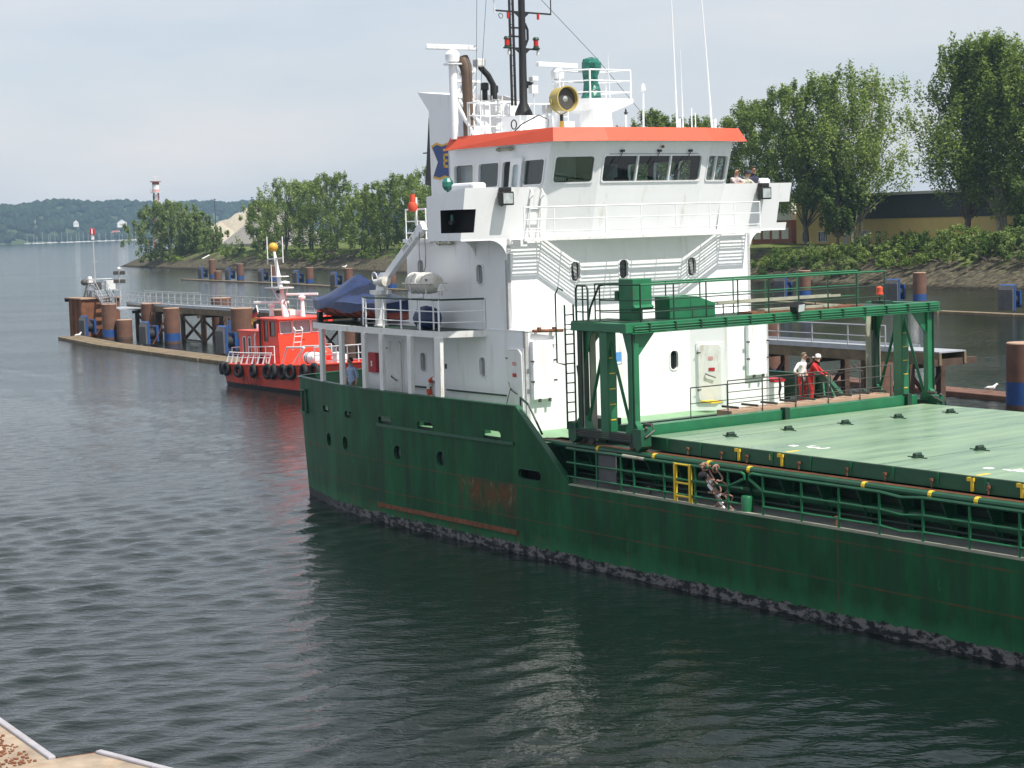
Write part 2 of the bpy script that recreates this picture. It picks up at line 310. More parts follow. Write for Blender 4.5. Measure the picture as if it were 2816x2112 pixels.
def wall(mb, fmap, u0, u1, v0, v1, holes, thick, nu=1, jamb=True, back=True, margin=0.05):
    """plate over [u0,u1]x[v0,v1] mapped by fmap(u,v,depth); holes = (ca, cb, hw, hh, radius)"""
    us = {u0, u1}; vs_ = {v0, v1}; cells = []
    for i in range(1, nu): us.add(u0 + (u1 - u0) * i / nu)
    for (ca, cb, hw, hh, r) in holes:
        c = (max(u0, ca - hw - margin), max(v0, cb - hh - margin), min(u1, ca + hw + margin), min(v1, cb + hh + margin)); cells.append(c)
        us |= {c[0], c[2]}; vs_ |= {c[1], c[3]}
    def clean(x):
        x = sorted(x); o = [x[0]]
        for q in x[1:]:
            if q - o[-1] > 1e-4: o.append(q)
        return o
    us, vs_ = clean(us), clean(vs_)
    def inside(u, v): return any(c[0] < u < c[2] and c[1] < v < c[3] for c in cells)
    for dpt in ((0, thick) if back else (0,)):
        for i in range(len(us) - 1):
            for j in range(len(vs_) - 1):
                if inside((us[i] + us[i + 1]) / 2, (vs_[j] + vs_[j + 1]) / 2): continue
                mb.quad(fmap(us[i], vs_[j], dpt), fmap(us[i + 1], vs_[j], dpt), fmap(us[i + 1], vs_[j + 1], dpt), fmap(us[i], vs_[j + 1], dpt))
        for (ca, cb, hw, hh, r), c in zip(holes, cells):
            cor = [math.atan2(y - cb, x - ca) for x in (c[0], c[2]) for y in (c[1], c[3])]
            an, inn = rr_loop(hw, hh, r, [round(q, 6) for q in cor]); outl = []
            for t in an:
                cx, sx = math.cos(t), math.sin(t); k = 1e9
                if cx > 1e-6: k = min(k, (c[2] - ca) / cx)
                if cx < -1e-6: k = min(k, (c[0] - ca) / cx)
                if sx > 1e-6: k = min(k, (c[3] - cb) / sx)
                if sx < -1e-6: k = min(k, (c[1] - cb) / sx)
                outl.append((ca + cx * k, cb + sx * k))
            n = len(an)
            for i in range(n):
                a, b = inn[i], inn[(i + 1) % n]; oa, ob = outl[i], outl[(i + 1) % n]
                mb.quad(fmap(ca + a[0], cb + a[1], dpt), fmap(oa[0], oa[1], dpt), fmap(ob[0], ob[1], dpt), fmap(ca + b[0], cb + b[1], dpt))
                if dpt == 0 and jamb: mb.quad(fmap(ca + a[0], cb + a[1], 0), fmap(ca + b[0], cb + b[1], 0), fmap(ca + b[0], cb + b[1], thick), fmap(ca + a[0], cb + a[1], thick))
    if back:   # rim
        for (a, b) in (((u0, v0), (u1, v0)), ((u0, v1), (u1, v1))):
            for i in range(len(us) - 1): mb.quad(fmap(us[i], a[1], 0), fmap(us[i + 1], a[1], 0), fmap(us[i + 1], a[1], thick), fmap(us[i], a[1], thick))
        for u in (u0, u1): mb.quad(fmap(u, v0, 0), fmap(u, v1, 0), fmap(u, v1, thick), fmap(u, v0, thick))
    return mb
def ring(mb, fmap, ca, cb, hw, hh, r, w, proud):
    """raised rim round an opening"""
    an, inn = rr_loop(hw, hh, r); outl = [(x * (hw + w) / hw, y * (hh + w) / hh) for x, y in inn]; n = len(an)
    for i in range(n):
        a, b, oa, ob = inn[i], inn[(i + 1) % n], outl[i], outl[(i + 1) % n]
        P = lambda q, d: fmap(ca + q[0], cb + q[1], d)
        mb.quad(P(a, -proud), P(oa, -proud), P(ob, -proud), P(b, -proud)); mb.quad(P(oa, -proud), P(oa, 0.01), P(ob, 0.01), P(ob, -proud)); mb.quad(P(a, -proud), P(b, -proud), P(b, 0.02), P(a, 0.02))
    return mb
def pane(mb, fmap, ca, cb, hw, hh, r, d):
    an, inn = rr_loop(hw, hh, r); mb.poly([fmap(ca + x, cb + y, d) for x, y in inn]); return mb
def bilin(c00, c10, c11, c01, inward):
    """plate mapping from metric (u,v) with u along the lower edge, v up the plate"""
    c00, c10, c11, c01, inw = map(V3, (c00, c10, c11, c01, inward)); W = (c10 - c00).length; H = ((c01 - c00).length + (c11 - c10).length) / 2
    def f(u, v, d):
        a, b = u / W, v / H
        return (c00 * (1 - a) + c10 * a) * (1 - b) + (c01 * (1 - a) + c11 * a) * b + inw * d
    return f, W, H
# ================================================================== CARGO SHIP
ship = thing('cargo_ship', 'green hulled coaster with white deckhouse and orange bridge roof edge leaving the lock', 'ship', SHIP_O, SHIP_A)
B = 12.4; POOP = 3.30; MAIN = 2.27; BT = 4.25; BOATD = 6.28; WING = 9.02; ROOF = 12.28
_post_cache = {}
def railing(parent, pts, height=1.0, step=1.3, rails=(1.0, 0.66, 0.33), r=0.022, m='white', name='railing', top_m=None, posts=None, top_r=None, flat=False):
    """posts and rails along a polyline of base points"""
    e = part(name, parent); pts = [V3(p) for p in pts]
    key = (round(height, 3), r, m, flat)
    spots = posts
    if spots is None:
        spots = []
        for i in range(len(pts) - 1):
            L = (pts[i + 1] - pts[i]).length; k = max(1, round(L / step))
            for j in range(k): spots.append(pts[i] + (pts[i + 1] - pts[i]) * (j / k))
        spots.append(pts[-1])
    for p in spots:
        if key not in _post_cache:
            mb = MB()
            if flat: mb.box((-0.035, -0.012, 0), (0.035, 0.012, height))
            else: mb.tube([(0, 0, 0), (0, 0, height)], r, 6)
            o = mb.build('post', m, e); _post_cache[key] = o.data
        else:
            o = bpy.data.objects.new('post', _post_cache[key]); scene.collection.objects.link(o); o.parent = e
        o.location = p
    for i, f in enumerate(rails):
        MB().tube([p + Vector((0, 0, height * f)) for p in pts], (top_r or r * 1.15) if i == 0 else r * 0.8, 6).build('rail', (top_m if top_m and i == 0 else m), e, True)
    return e
# ---- hull shell
TT = [(0.0, 1.05), (0.3, 1.0), (2.2, 0.62), (4.2, 0.32), (6.0, 0.14), (7.4, 0.05), (9.0, 0.0), (80, 0.0)]
TW = [(0.0, 1.32), (1.5, 0.9), (3.5, 0.42), (5.5, 0.14), (7.5, 0.0), (80, 0.0)]
def lerp_tab(tab, x):
    for (a, b), (c, d) in zip(tab, tab[1:]):
        if x <= c: return b + (d - b) * (x - a) / (c - a) if c > a else b
    return tab[-1][1]
def hull_t(s, z):
    k = min(1.15, max(-0.6, z / BT)); return lerp_tab(TW, s) * (1 - k) + lerp_tab(TT, s) * k
SEND = 58.0
def pmap(s, z, d): return (s, hull_t(s, z) + d, z)
def smap(s, z, d): return (s, B - hull_t(s, z) - d, z)
S0 = 0.15
slots = [(2.61, 3.34, 0.27, 0.115, 0.11), (4.68, 3.31, 0.29, 0.115, 0.11), (7.39, 3.32, 0.45, 0.12, 0.115), (9.85, 3.345, 0.46, 0.12, 0.115), (13.49, 3.35, 0.48, 0.125, 0.12)]
ports = [(2.79, 2.30, 0.20, 0.235, 0.2), (4.34, 2.32, 0.20, 0.235, 0.2), (8.15, 2.36, 0.22, 0.235, 0.219), (10.69, 2.39, 0.22, 0.235, 0.219)]
long_slot = (15.35, 2.345, 0.56, 0.135, 0.13)
hb = MB()
for fm in (pmap, smap):
    wall(hb, fm, S0, 14.72, 1.75, BT, slots + ports, 0.10, nu=18, back=False)
    wall(hb, fm, 14.72, 17.20, 1.75, 2.50, [long_slot], 0.10, nu=3, back=False, margin=0.01)
    tp = [(14.72, 2.50), (16.917, 2.50), (14.76, BT), (14.72, BT)]
    hb.poly([fm(a, b, 0) for a, b in tp])
    ss = [S0 + (14.72 - S0) * i / 18 for i in range(19)] + [15.55, 16.375, 17.2] + [17.2 + (SEND - 17.2) * i / 12 for i in range(1, 13)]
    for a, b in zip(ss, ss[1:]):
        for z0, z1 in ((-1.5, -0.3), (-0.3, 0.6), (0.6, 1.75)): hb.quad(fm(a, z0, 0), fm(b, z0, 0), fm(b, z1, 0), fm(a, z1, 0))
        if a >= 17.19: hb.quad(fm(a, 1.75, 0), fm(b, 1.75, 0), fm(b, MAIN, 0), fm(a, MAIN, 0))
# rounded stern
def stern_pts(z):
    a = hull_t(S0, z); n = 14
    return [(S0 - 1.3 * math.sin(math.pi * i / n) ** 0.7, a + (B - 2 * a) * (0.5 - 0.5 * math.cos(math.pi * i / n)), z) for i in range(n + 1)]
zs_ = [-1.5, -0.3, 0.6, 1.75, 3.0, BT]
for z0, z1 in zip(zs_, zs_[1:]):
    A_, B_ = stern_pts(z0), stern_pts(z1)
    for i in range(14): hb.quad(A_[i], A_[i + 1], B_[i + 1], B_[i])
hb.add([(SEND, 0, -1.5), (SEND, B, -1.5), (SEND, B, MAIN), (SEND, 0, MAIN)], [(0, 1, 2, 3)])
hull = hb.build('hull', 'hull_paint', ship, True, ang=25)
# inner face of the bulwark, its cap rail, the sloped end and the rubbing bars
ib = MB()
for fm in (pmap, smap):
    wall(ib, lambda s, z, d, fm=fm: fm(s, z, 0.09 + d), S0 + 0.1, 14.72, POOP, BT - 0.02, [(a, b, c, d, e) for a, b, c, d, e in slots], 0.0, nu=18, jamb=False, back=False)
    ib.poly([fm(a, b, 0.09) for a, b in ((14.72, POOP), (15.95, POOP), (14.76, BT - 0.02), (14.72, BT - 0.02))])
sp = stern_pts(BT - 0.02); sp2 = stern_pts(POOP)
for i in range(14):
    q = [(p[0] + 0.12, p[1], p[2]) for p in (sp2[i], sp2[i + 1], sp[i + 1], sp[i])]; ib.quad(*q)
ib.build('bulwark_lining', 'dark_green', ship)
for fm, nm in ((pmap, 'port'), (smap, 'starboard')):
    cb = MB()
    sl_ = [S0 + (14.74 - S0) * i / 16 for i in range(17)]
    for a, b in zip(sl_, sl_[1:]):
        cb.add([fm(a, BT, -0.03), fm(b, BT, -0.03), fm(b, BT, 0.13), fm(a, BT, 0.13), fm(a, BT + 0.035, -0.03), fm(b, BT + 0.035, -0.03), fm(b, BT + 0.035, 0.13), fm(a, BT + 0.035, 0.13)],
               [(0, 3, 2, 1), (4, 5, 6, 7), (0, 1, 5, 4), (2, 3, 7, 6)] + ([(1, 2, 6, 5)] if b == sl_[-1] else []))
    cb.bar(fm(14.76, BT + 0.015, 0.06), fm(17.22, MAIN + 0.02, 0.06), 0.17, 0.05)
    cb.build('bulwark_cap', 'ship_green', ship)
    for i in range(9):                                   # stays inside the bulwark
        s = 1.2 + i * 1.65
        MB().add([fm(s, POOP, 0.09), fm(s, POOP, 0.5), fm(s, BT - 0.05, 0.16), fm(s, BT - 0.05, 0.09)], [(0, 1, 2, 3)]).build('bulwark_stay', 'ship_green', ship)
cs = MB(); q = stern_pts(BT)
for i in range(14): cs.bar((q[i][0], q[i][1], BT + 0.015), (q[i + 1][0], q[i + 1][1], BT + 0.015), 0.16, 0.035)
cs.build('stern_cap', 'ship_green', ship)
MB().bar(pmap(6.85, 3.16, -0.02), pmap(10.0, 3.165, -0.03), 0.05, 0.10).bar(pmap(10.0, 3.165, -0.03), pmap(14.64, 3.18, -0.03), 0.05, 0.10).build('rubbing_bar', 'ship_green', ship)
MB().bar(pmap(6.85, 0.56, -0.03), pmap(10.2, 0.59, -0.03), 0.06, 0.13).bar(pmap(10.2, 0.59, -0.03), pmap(14.7, 0.60, -0.03), 0.06, 0.13).build('rusty_bar', 'rust', ship)
for (a, b, hw, hh, r) in ports:
    e = MB(); pane(e, pmap, a, b, hw, hh, r, 0.09); e.build('porthole', 'glass_dark', ship)
    ring(MB(), pmap, a, b, hw, hh, r, 0.025, 0.012).build('porthole_rim', 'ship_green', ship)
for (a, b, hw, hh, r) in slots + [long_slot]: ring(MB(), pmap, a, b, hw, hh, r, 0.02, 0.012).build('freeing_port_rim', 'ship_green', ship)
MB().quad(pmap(14.6, 2.1, 0.5), pmap(16.2, 2.1, 0.5), pmap(16.2, 2.6, 0.5), pmap(14.6, 2.6, 0.5)).build('slot_shade_plate', 'black_matt', ship)  # black plate stands for the shade behind the long slot
# stern corner fairlead
fl = MB(); cx, cy = S0 - 0.02, hull_t(S0, 3.6)
for z in (3.85, 3.05): fl.bar((cx - 0.12, cy - 0.05, z), (cx + 0.55, cy - 0.19, z), 0.12, 0.05)
for s_, t_ in ((0.0, -0.02), (0.42, -0.10)): fl.tube([(cx + s_, cy + t_ - 0.02, 3.05), (cx + s_, cy + t_ - 0.02, 3.85)], 0.05, 8)
fl.build('roller_fairlead', 'ship_green', ship, True); MB().quad((cx + 0.02, cy - 0.035, 3.1), (cx + 0.42, cy - 0.12, 3.1), (cx + 0.42, cy - 0.12, 3.82), (cx + 0.02, cy - 0.035, 3.82)).build('fairlead_shade_sheet', 'black_matt', ship)  # flat black sheet stands for the shade inside the fairlead
# ---- decks
pd = [(s, hull_t(s, POOP) + 0.03, POOP) for s in [S0 + 0.05, 1, 2, 4, 6, 9, 16.0]]
MB().poly(pd + [(p[0], B - p[1], POOP) for p in reversed(pd)]).build('poop_deck', 'deck_green', ship)
MB().box((15.9, 0.02, MAIN), (16.0, B - 0.02, POOP - 0.01)).build('poop_front', 'dark_green', ship)
MB().quad((16.0, 0.14, MAIN), (SEND, 0.14, MAIN), (SEND, 1.5, MAIN), (16.0, 1.5, MAIN)).quad((16.0, B - 1.5, MAIN), (SEND, B - 1.5, MAIN), (SEND, B - 0.14, MAIN), (16.0, B - 0.14, MAIN)).build('side_deck', 'deck_grey', ship)
MB().box((17.2, -0.012, MAIN - 0.03), (SEND, 0.14, MAIN + 0.012)).build('deck_edge_bar', 'edge_pale', ship)
MB().box((17.2, B - 0.14, MAIN - 0.03), (SEND, B + 0.012, MAIN + 0.012)).build('deck_edge_bar', 'edge_pale', ship)
# ---- hatch coaming : wall, flange, brackets, pipes, gantry track
for sg in (0, 1):
    T = (lambda t: t) if sg == 0 else (lambda t: B - t)
    MB().box((15.2, T(1.25), MAIN), (SEND, T(1.30), 3.30)).build('coaming_wall', 'dark_green', ship)
    MB().box((15.2, T(0.42), 3.24), (SEND, T(1.28), 3.30)).build('coaming_flange', 'dark_green', ship)
    MB().tube([(15.2, T(0.44), 3.27), (SEND, T(0.44), 3.27)], 0.085, 10).build('coaming_pipe', 'ship_green', ship, True)
    MB().box((15.2, T(0.56), 3.30), (SEND, T(0.62), 3.345)).build('gantry_track', 'rust', ship)
    MB().box((15.2, T(0.70), 3.30), (SEND, T(0.74), 3.34)).build('track_kerb', 'rust', ship)
    if sg == 0:
        MB().tube([(15.4, 0.95, 2.66), (SEND, 0.95, 2.66)], 0.13, 10).build('deck_pipe', 'ship_green', ship, True)
        MB().tube([(15.4, 0.9, 2.42), (SEND, 0.9, 2.42)], 0.035, 6).build('conduit', 'dark_green', ship, True)
        MB().tube([(15.4, 1.15, 2.95), (SEND, 1.15, 2.95)], 0.03, 6).build('conduit', 'dark_green', ship, True)
    s = 16.0; k = 0; bmesh_d = None
    while s < 45:
        if bmesh_d is None:
            o = MB().add([(0, T(1.25), MAIN), (0, T(0.98), MAIN), (0, T(0.50), 3.24), (0, T(1.25), 3.24), (0.05, T(1.25), MAIN), (0.05, T(0.98), MAIN), (0.05, T(0.50), 3.24), (0.05, T(1.25), 3.24)], [(0, 1, 2, 3), (7, 6, 5, 4), (0, 4, 5, 1), (1, 5, 6, 2)]).box((-0.06, T(0.97), MAIN), (0.11, T(1.0), 3.2)).build('coaming_bracket', 'ship_green', ship); bmesh_d = o.data
        else:
            o = bpy.data.objects.new('coaming_bracket', bmesh_d); scene.collection.objects.link(o); o.parent = ship
        o.location = (s, 0, 0); s += 1.28
for s in (18.0, 20.4, 22.55, 24.05, 27.9, 29.9, 31.2): MB().tube([(s, 0.44, 3.27), (s + 0.10, 0.44, 3.27)], 0.098, 10).build('pipe_band', 'yellow', ship, True)
# ---- side rails on the main deck
RP = [17.38, 18.35, 19.41, 19.95, 21.19, 21.6, 22.41, 23.65]
railing(ship, [(17.0, 0.10, MAIN), (24.15, 0.10, MAIN)], 0.97, posts=[V3((a, 0.10, MAIN)) for a in RP], rails=(1.0, 0.6, 0.2), r=0.032, m='gantry_green', top_m='ship_green', top_r=0.04)
MB().tube([(24.15, 0.10, 3.24), (24.25, 0.10, 3.2), (24.25, 0.10, 3.1), (23.65, 0.10, 2.85)], 0.035, 8).build('rail_loop', 'gantry_green', ship, True)
MB().tube([(24.9, 0.10, 2.85), (24.42, 0.10, 3.1), (24.42, 0.10, 3.2), (24.52, 0.10, 3.25), (24.9, 0.10, 3.24)], 0.035, 8).build('rail_loop', 'gantry_green', ship, True)
RP2 = [24.9, 26.22, 27.44, 28.7, 29.99, 31.3, 32.63, 33.95, 35.3, 36.6, 38.0, 39.4]
railing(ship, [(24.9, 0.10, MAIN), (28.7, 0.10, MAIN), (29.35, 0.10, MAIN - 0.055), (29.99, 0.10, MAIN), (40, 0.10, MAIN)], 0.97, posts=[V3((a, 0.10, MAIN)) for a in RP2], rails=(1.0, 0.6, 0.22), r=0.032, m='gantry_green', top_m='ship_green', top_r=0.04)
railing(ship, [(17.0, B - 0.10, MAIN), (40, B - 0.10, MAIN)], 0.97, 1.3, rails=(1.0, 0.6, 0.2), r=0.032, m='gantry_green')
pn = MB().box((18.38, 0.13, 2.42), (19.15, 0.16, 3.28)).build('rail_panel', 'fender_grey', ship)
MB().tube([(19.5, 0.10, 3.25), (20.4, 0.10, 3.235)], 0.047, 8).build('rail_wrapping', 'edge_pale', ship, True)
gy = part('deck_gate', ship)
for a in (21.62, 22.2): MB().box((a, 0.05, MAIN), (a + 0.07, 0.12, 3.27)).build('gate_post', 'yellow', gy)
for z in (3.24, 2.76, 2.42): MB().tube([(21.66, 0.085, z), (22.24, 0.085, z)], 0.03, 6).build('gate_bar', 'yellow', gy, True)
MB().lathe([(0.15, 0), (0.15, 0.36), (0.13, 0.39), (0.0, 0.39)], (24.2, 0.22, MAIN), 16).build('vent_post', 'gantry_green', ship, True)
MB().lathe([(0.06, 0), (0.06, 0.22), (0, 0.22)], (20.3, 0.32, MAIN), 10).build('vent_stub', 'steel_dark', ship, True)
MB().lathe([(0.03, 0), (0.03, 0.18), (0.045, 0.18), (0.045, 0.24), (0, 0.24)], (27.25, 0.2, MAIN), 8).build('sounding_pipe', 'rust', ship, True)
# ---- rope ladder hung over the rail
rl = thing('rope_ladder', 'coiled rope pilot ladder with white rungs hanging on the green deck rail', 'ladder', SHIP_O, SHIP_A)
rr = random.Random(5)
for k in range(3):
    c = MB(); pts = []
    for i in range(34):
        a = i * 0.55; pts.append((22.75 + 0.28 * k + 0.10 * math.sin(a * 1.3 + k) + 0.012 * i, 0.02 - 0.06 * math.cos(a) + 0.2 * (i / 33) ** 2, 3.32 - 0.030 * i + 0.07 * math.sin(a)))
    c.tube(pts, 0.022, 6); c.build('rope', 'rope', rl, True)
for i in range(11):
    z = 3.1 - 0.085 * i; s = 22.95 + 0.045 * i + rr.uniform(-0.08, 0.08); a = rr.uniform(-0.7, 0.7)
    MB().bar((s - 0.05, 0.0 + 0.02 * i, z), (s + 0.05 + 0.06 * math.cos(a), 0.02 * i, z - 0.13 * math.cos(a)), 0.05, 0.09).build('rung', 'shirt_white' if i % 2 else 'rope', rl)
MB().torus((22.78, 0.1, 3.26), 0.09, 0.03, (1, 0, 0.2)).torus((23.2, 0.1, 3.25), 0.09, 0.03, (1, 0, -0.2)).build('lashing', 'rope', rl, True)
MB().ball((22.85, 0.0, 3.05), 0.16, 10, (1.2, 0.6, 0.7)).build('black_cover', 'black', rl, True)

# ---- lower deckhouse
HT0, HT1 = 1.33, B - 1.33
lw = MB()
side_holes_low = [(11.18, 5.13, 0.16, 0.30, 0.13), (7.80, 5.13, 0.16, 0.30, 0.13)]
def side_map(t, d_in):
    return lambda s, z, d: (s, t + d_in * d, z)
SA = 4.3
lp = side_map(HT0, 1); ls_ = side_map(HT1, -1)
for fm in (lp, ls_): wall(lw, fm, SA, 13.45, POOP, BOATD, side_holes_low, 0.12)
def fr_map(s, ): return lambda t, z, d: (s - d, t, z)
f0 = fr_map(13.45); f1 = fr_map(12.65)
wall(lw, f0, HT0, 3.1, POOP, BOATD, [], 0.12); wall(lw, f0, 9.3, HT1, POOP, BOATD, [], 0.12)
lw.quad((13.45, 3.1, POOP), (12.65, 4.0, POOP), (12.65, 4.0, BOATD), (13.45, 3.1, BOATD))
lw.quad((12.65, 8.4, POOP), (13.45, 9.3, POOP), (13.45, 9.3, BOATD), (12.65, 8.4, BOATD))
wall(lw, f1, 4.0, 8.4, POOP, BOATD, [(7.72, 4.98, 0.16, 0.30, 0.13)], 0.12)
lw.quad((SA, HT0, POOP), (SA, HT1, POOP), (SA, HT1, BOATD), (SA, HT0, BOATD))
lower = lw.build('lower_deckhouse', 'white', ship)
MB().prism([(SA, HT0), (13.47, HT0 - 0.02), (13.47, 3.1), (12.66, 4.0), (12.66, 8.4), (13.47, 9.3), (13.47, HT1 + 0.02), (SA, HT1)], BOATD - 0.0, BOATD + 0.04).build('deckhouse_top', 'white', ship)
def porthole(fm, a, b, hw, hh, r, parent, curtain=False, gm='glass_dark'):
    o = ring(MB(), fm, a, b, hw, hh, r, 0.035, 0.025).build('window', 'white', parent, True)
    pane(MB(), fm, a, b, hw, hh, r, 0.07).build('pane', gm, o)
    if curtain: MB().add([fm(a - hw * 0.4, b + hh * 0.9, 0.06), fm(a + hw * 0.55, b + hh * 0.9, 0.06), fm(a + hw * 0.75, b - hh * 0.8, 0.06), fm(a + hw * 0.15, b - hh * 0.8, 0.06)], [(0, 1, 2, 3)]).build('curtain', 'curtain', o)
for h_ in side_holes_low: porthole(lp, *h_, ship, gm='pane_sky_reflection')
porthole(f1, 7.72, 4.98, 0.16, 0.30, 0.13, ship)
# weather doors : angled front door, port side doors
def door(parent, fm, a, w, z0, z1, nm='door'):
    d = MB(); wall(d, fm, a - w / 2 - 0.06, a + w / 2 + 0.06, z0 - 0.05, z1 + 0.06, [], -0.03); o = d.build('door_frame', 'white', parent)
    d = MB(); an, inn = rr_loop(w / 2, (z1 - z0) / 2, 0.12); n = len(inn); c = (z0 + z1) / 2
    d.poly([fm(a + x, c + y, -0.075) for x, y in inn])
    for i in range(n): d.quad(fm(a + inn[i][0], c + inn[i][1], -0.03), fm(a + inn[(i + 1) % n][0], c + inn[(i + 1) % n][1], -0.03), fm(a + inn[(i + 1) % n][0], c + inn[(i + 1) % n][1], -0.075), fm(a + inn[i][0], c + inn[i][1], -0.075))
    o = d.build(nm, 'white_worn', parent)
    MB().tube([fm(a - w * 0.2, c - 0.02, -0.09), fm(a - w * 0.15, c - 0.05, -0.13), fm(a + w * 0.25, c - 0.16, -0.13)], 0.018, 6).build('handle', 'steel_dark', o)
    for zz in (z0 + 0.3, z1 - 0.3): MB().add([fm(a - w / 2 - 0.05, zz, -0.04), fm(a - w / 2 + 0.08, zz, -0.04), fm(a - w / 2 + 0.08, zz + 0.07, -0.10), fm(a - w / 2 - 0.05, zz + 0.07, -0.10)], [(0, 1, 2, 3)]).build('hinge', 'steel_dark', o)
    return o
fd, Wd, Hd = bilin((12.65, 8.4, 0), (13.45, 9.3, 0), (13.45, 9.3, 1), (12.65, 8.4, 1), (-0.747, 0.664, 0))
dr = door(ship, fd, 0.62, 0.72, 3.62, 5.42)
for zz, m_, ww in ((4.98, 'sign_pink', 0.15), (4.62, 'sign_red', 0.2)): MB().quad(fd(0.58, zz - 0.05, -0.085), fd(0.58 + ww, zz - 0.05, -0.085), fd(0.58 + ww, zz + 0.06, -0.085), fd(0.58, zz + 0.06, -0.085)).build('notice', m_, dr)
ds = door(ship, lp, 12.95, 0.75, 3.45, 5.72)
for zz, m_ in ((5.32, 'sign_pink'), (4.98, 'sign_red')): MB().quad(lp(12.87, zz - 0.055, -0.085), lp(13.07, zz - 0.055, -0.085), lp(13.07, zz + 0.055, -0.085), lp(12.87, zz + 0.055, -0.085)).build('notice', m_, ds)
door(ship, lp, 6.1, 0.85, 3.5, 5.75)
hx = MB().box((4.5, HT0 - 0.14, 4.66), (5.02, HT0 - 0.01, 5.32)).build('hose_box', 'sign_red', ship, bevel=0.02)
MB().bar((4.72, HT0 - 0.145, 4.95), (4.80, HT0 - 0.145, 4.95), 0.012, 0.16).bar((4.72, HT0 - 0.146, 5.03), (4.82, HT0 - 0.146, 5.03), 0.012, 0.03).bar((4.72, HT0 - 0.146, 4.95), (4.79, HT0 - 0.146, 4.95), 0.012, 0.03).build('hose_mark', 'white', hx)
for a, b in ((9.24, 12.5), (7.0, 8.3)):
    MB().tube([(a, HT0 - 0.08, 4.33), (b, HT0 - 0.08, 4.34)], 0.028, 8).build('hand_rail', 'dark_green', ship, True)
MB().quad((9.05, HT0 - 0.008, 4.98), (9.17, HT0 - 0.008, 4.98), (9.17, HT0 - 0.008, 5.14), (9.05, HT0 - 0.008, 5.14)).build('notice', 'dark_green', ship)
MB().tube([(12.6, HT0 - 0.06, 5.72), (13.2, HT0 - 0.06, 5.74), (13.33, HT0 - 0.06, 5.6), (13.36, HT0 - 0.06, 3.5)], 0.025, 6).build('pipe', 'white_worn', ship, True)
MB().tube([(12.3, HT0 - 0.10, 3.6), (12.92, HT0 - 0.2, 4.6), (12.82, HT0 - 0.2, 4.78)], 0.014, 6).build('lever', 'steel_dark', ship, True)
lb = thing('lifebuoy', 'orange and white lifebuoy hanging on the shaded white deckhouse side behind the bulwark', 'lifebuoy', SHIP_O, SHIP_A)
for k in range(8):
    mb = MB(); a0 = k * 45
    pts = [(8.55 + 0.34 * math.cos(R(a0 + 45 * i / 5)), HT0 - 0.10, 4.30 + 0.34 * math.sin(R(a0 + 45 * i / 5))) for i in range(6)]
    mb.tube(pts, 0.075, 8); mb.build('band' if k % 2 else 'ring_segment', 'shirt_white' if k % 2 else 'orange_red', lb, True)
# stowage lockers on the front blocks
def locker(t0, t1, z0, z1):
    o = MB().box((13.46, t0, z0), (13.62, t1, z1)).build('locker', 'white', ship, bevel=0.02)
    for z in (z0 + 0.55, z1 - 0.6):
        for t in (t0 - 0.03, t1 + 0.03): MB().box((13.60, t - 0.05, z - 0.025), (13.66, t + 0.05, z + 0.025)).build('clamp', 'steel_dark', o)
    for t in (t0 + 0.2, t1 - 0.2): MB().box((13.60, t - 0.04, z0 - 0.07), (13.66, t + 0.04, z0 + 0.03)).build('clamp', 'steel_dark', o)
locker(1.48, 2.25, 4.25, 6.0); locker(B - 2.35, B - 1.55, 4.35, 6.05)
MB().tube([(13.55, 1.55, 6.30), (13.62, 2.6, 6.26)], 0.05, 8).tube([(13.6, 1.75, 6.3), (13.6, 1.75, 6.4)], 0.07, 8).tube([(13.6, 2.3, 6.28), (13.6, 2.3, 6.38)], 0.07, 8).build('pipe_fitting', 'rust', ship, True)
MB().tube([(13.6, 2.4, 6.2), (13.6, 2.3, 5.85)], [0.05, 0.10], 10).build('vent_head', 'white', ship, True)
MB().quad((12.66, 5.33, 5.0), (12.66, 5.58, 5.0), (12.66, 5.58, 5.38), (12.66, 5.33, 5.38)).build('notice_board', 'sign_blue', ship)
MB().quad((12.664, 5.36, 5.02), (12.664, 5.55, 5.02), (12.664, 5.55, 5.08), (12.664, 5.36, 5.08)).build('notice_strip', 'shirt_white', ship)
# ---- upper deckhouse
up = MB(); side_up = [(11.19, 7.96, 0.17, 0.30, 0.14), (7.84, 8.1, 0.17, 0.30, 0.14)]
for fm in (lp, ls_): wall(up, fm, 7.0, 12.65, BOATD, WING, side_up, 0.12)
front_up = [(3.86, 7.96, 0.17, 0.29, 0.13), (5.75, 7.96, 0.17, 0.29, 0.13), (8.54, 7.93, 0.17, 0.29, 0.13)]
wall(up, f1, HT0, HT1, BOATD, WING, front_up, 0.12)
up.quad((7.0, HT0, BOATD), (7.0, HT1, BOATD), (7.0, HT1, WING), (7.0, HT0, WING))
up.build('upper_deckhouse', 'white', ship)
for h_ in side_up: porthole(lp, *h_, ship, gm='pane_sky_reflection')
for i, h_ in enumerate(front_up): porthole(f1, *h_, ship, curtain=(i != 1))
MB().box((7.0, HT0 - 0.12, WING - 0.06), (8.6, HT1 + 0.12, WING - 0.0)).build('aft_deck_lip', 'white', ship)
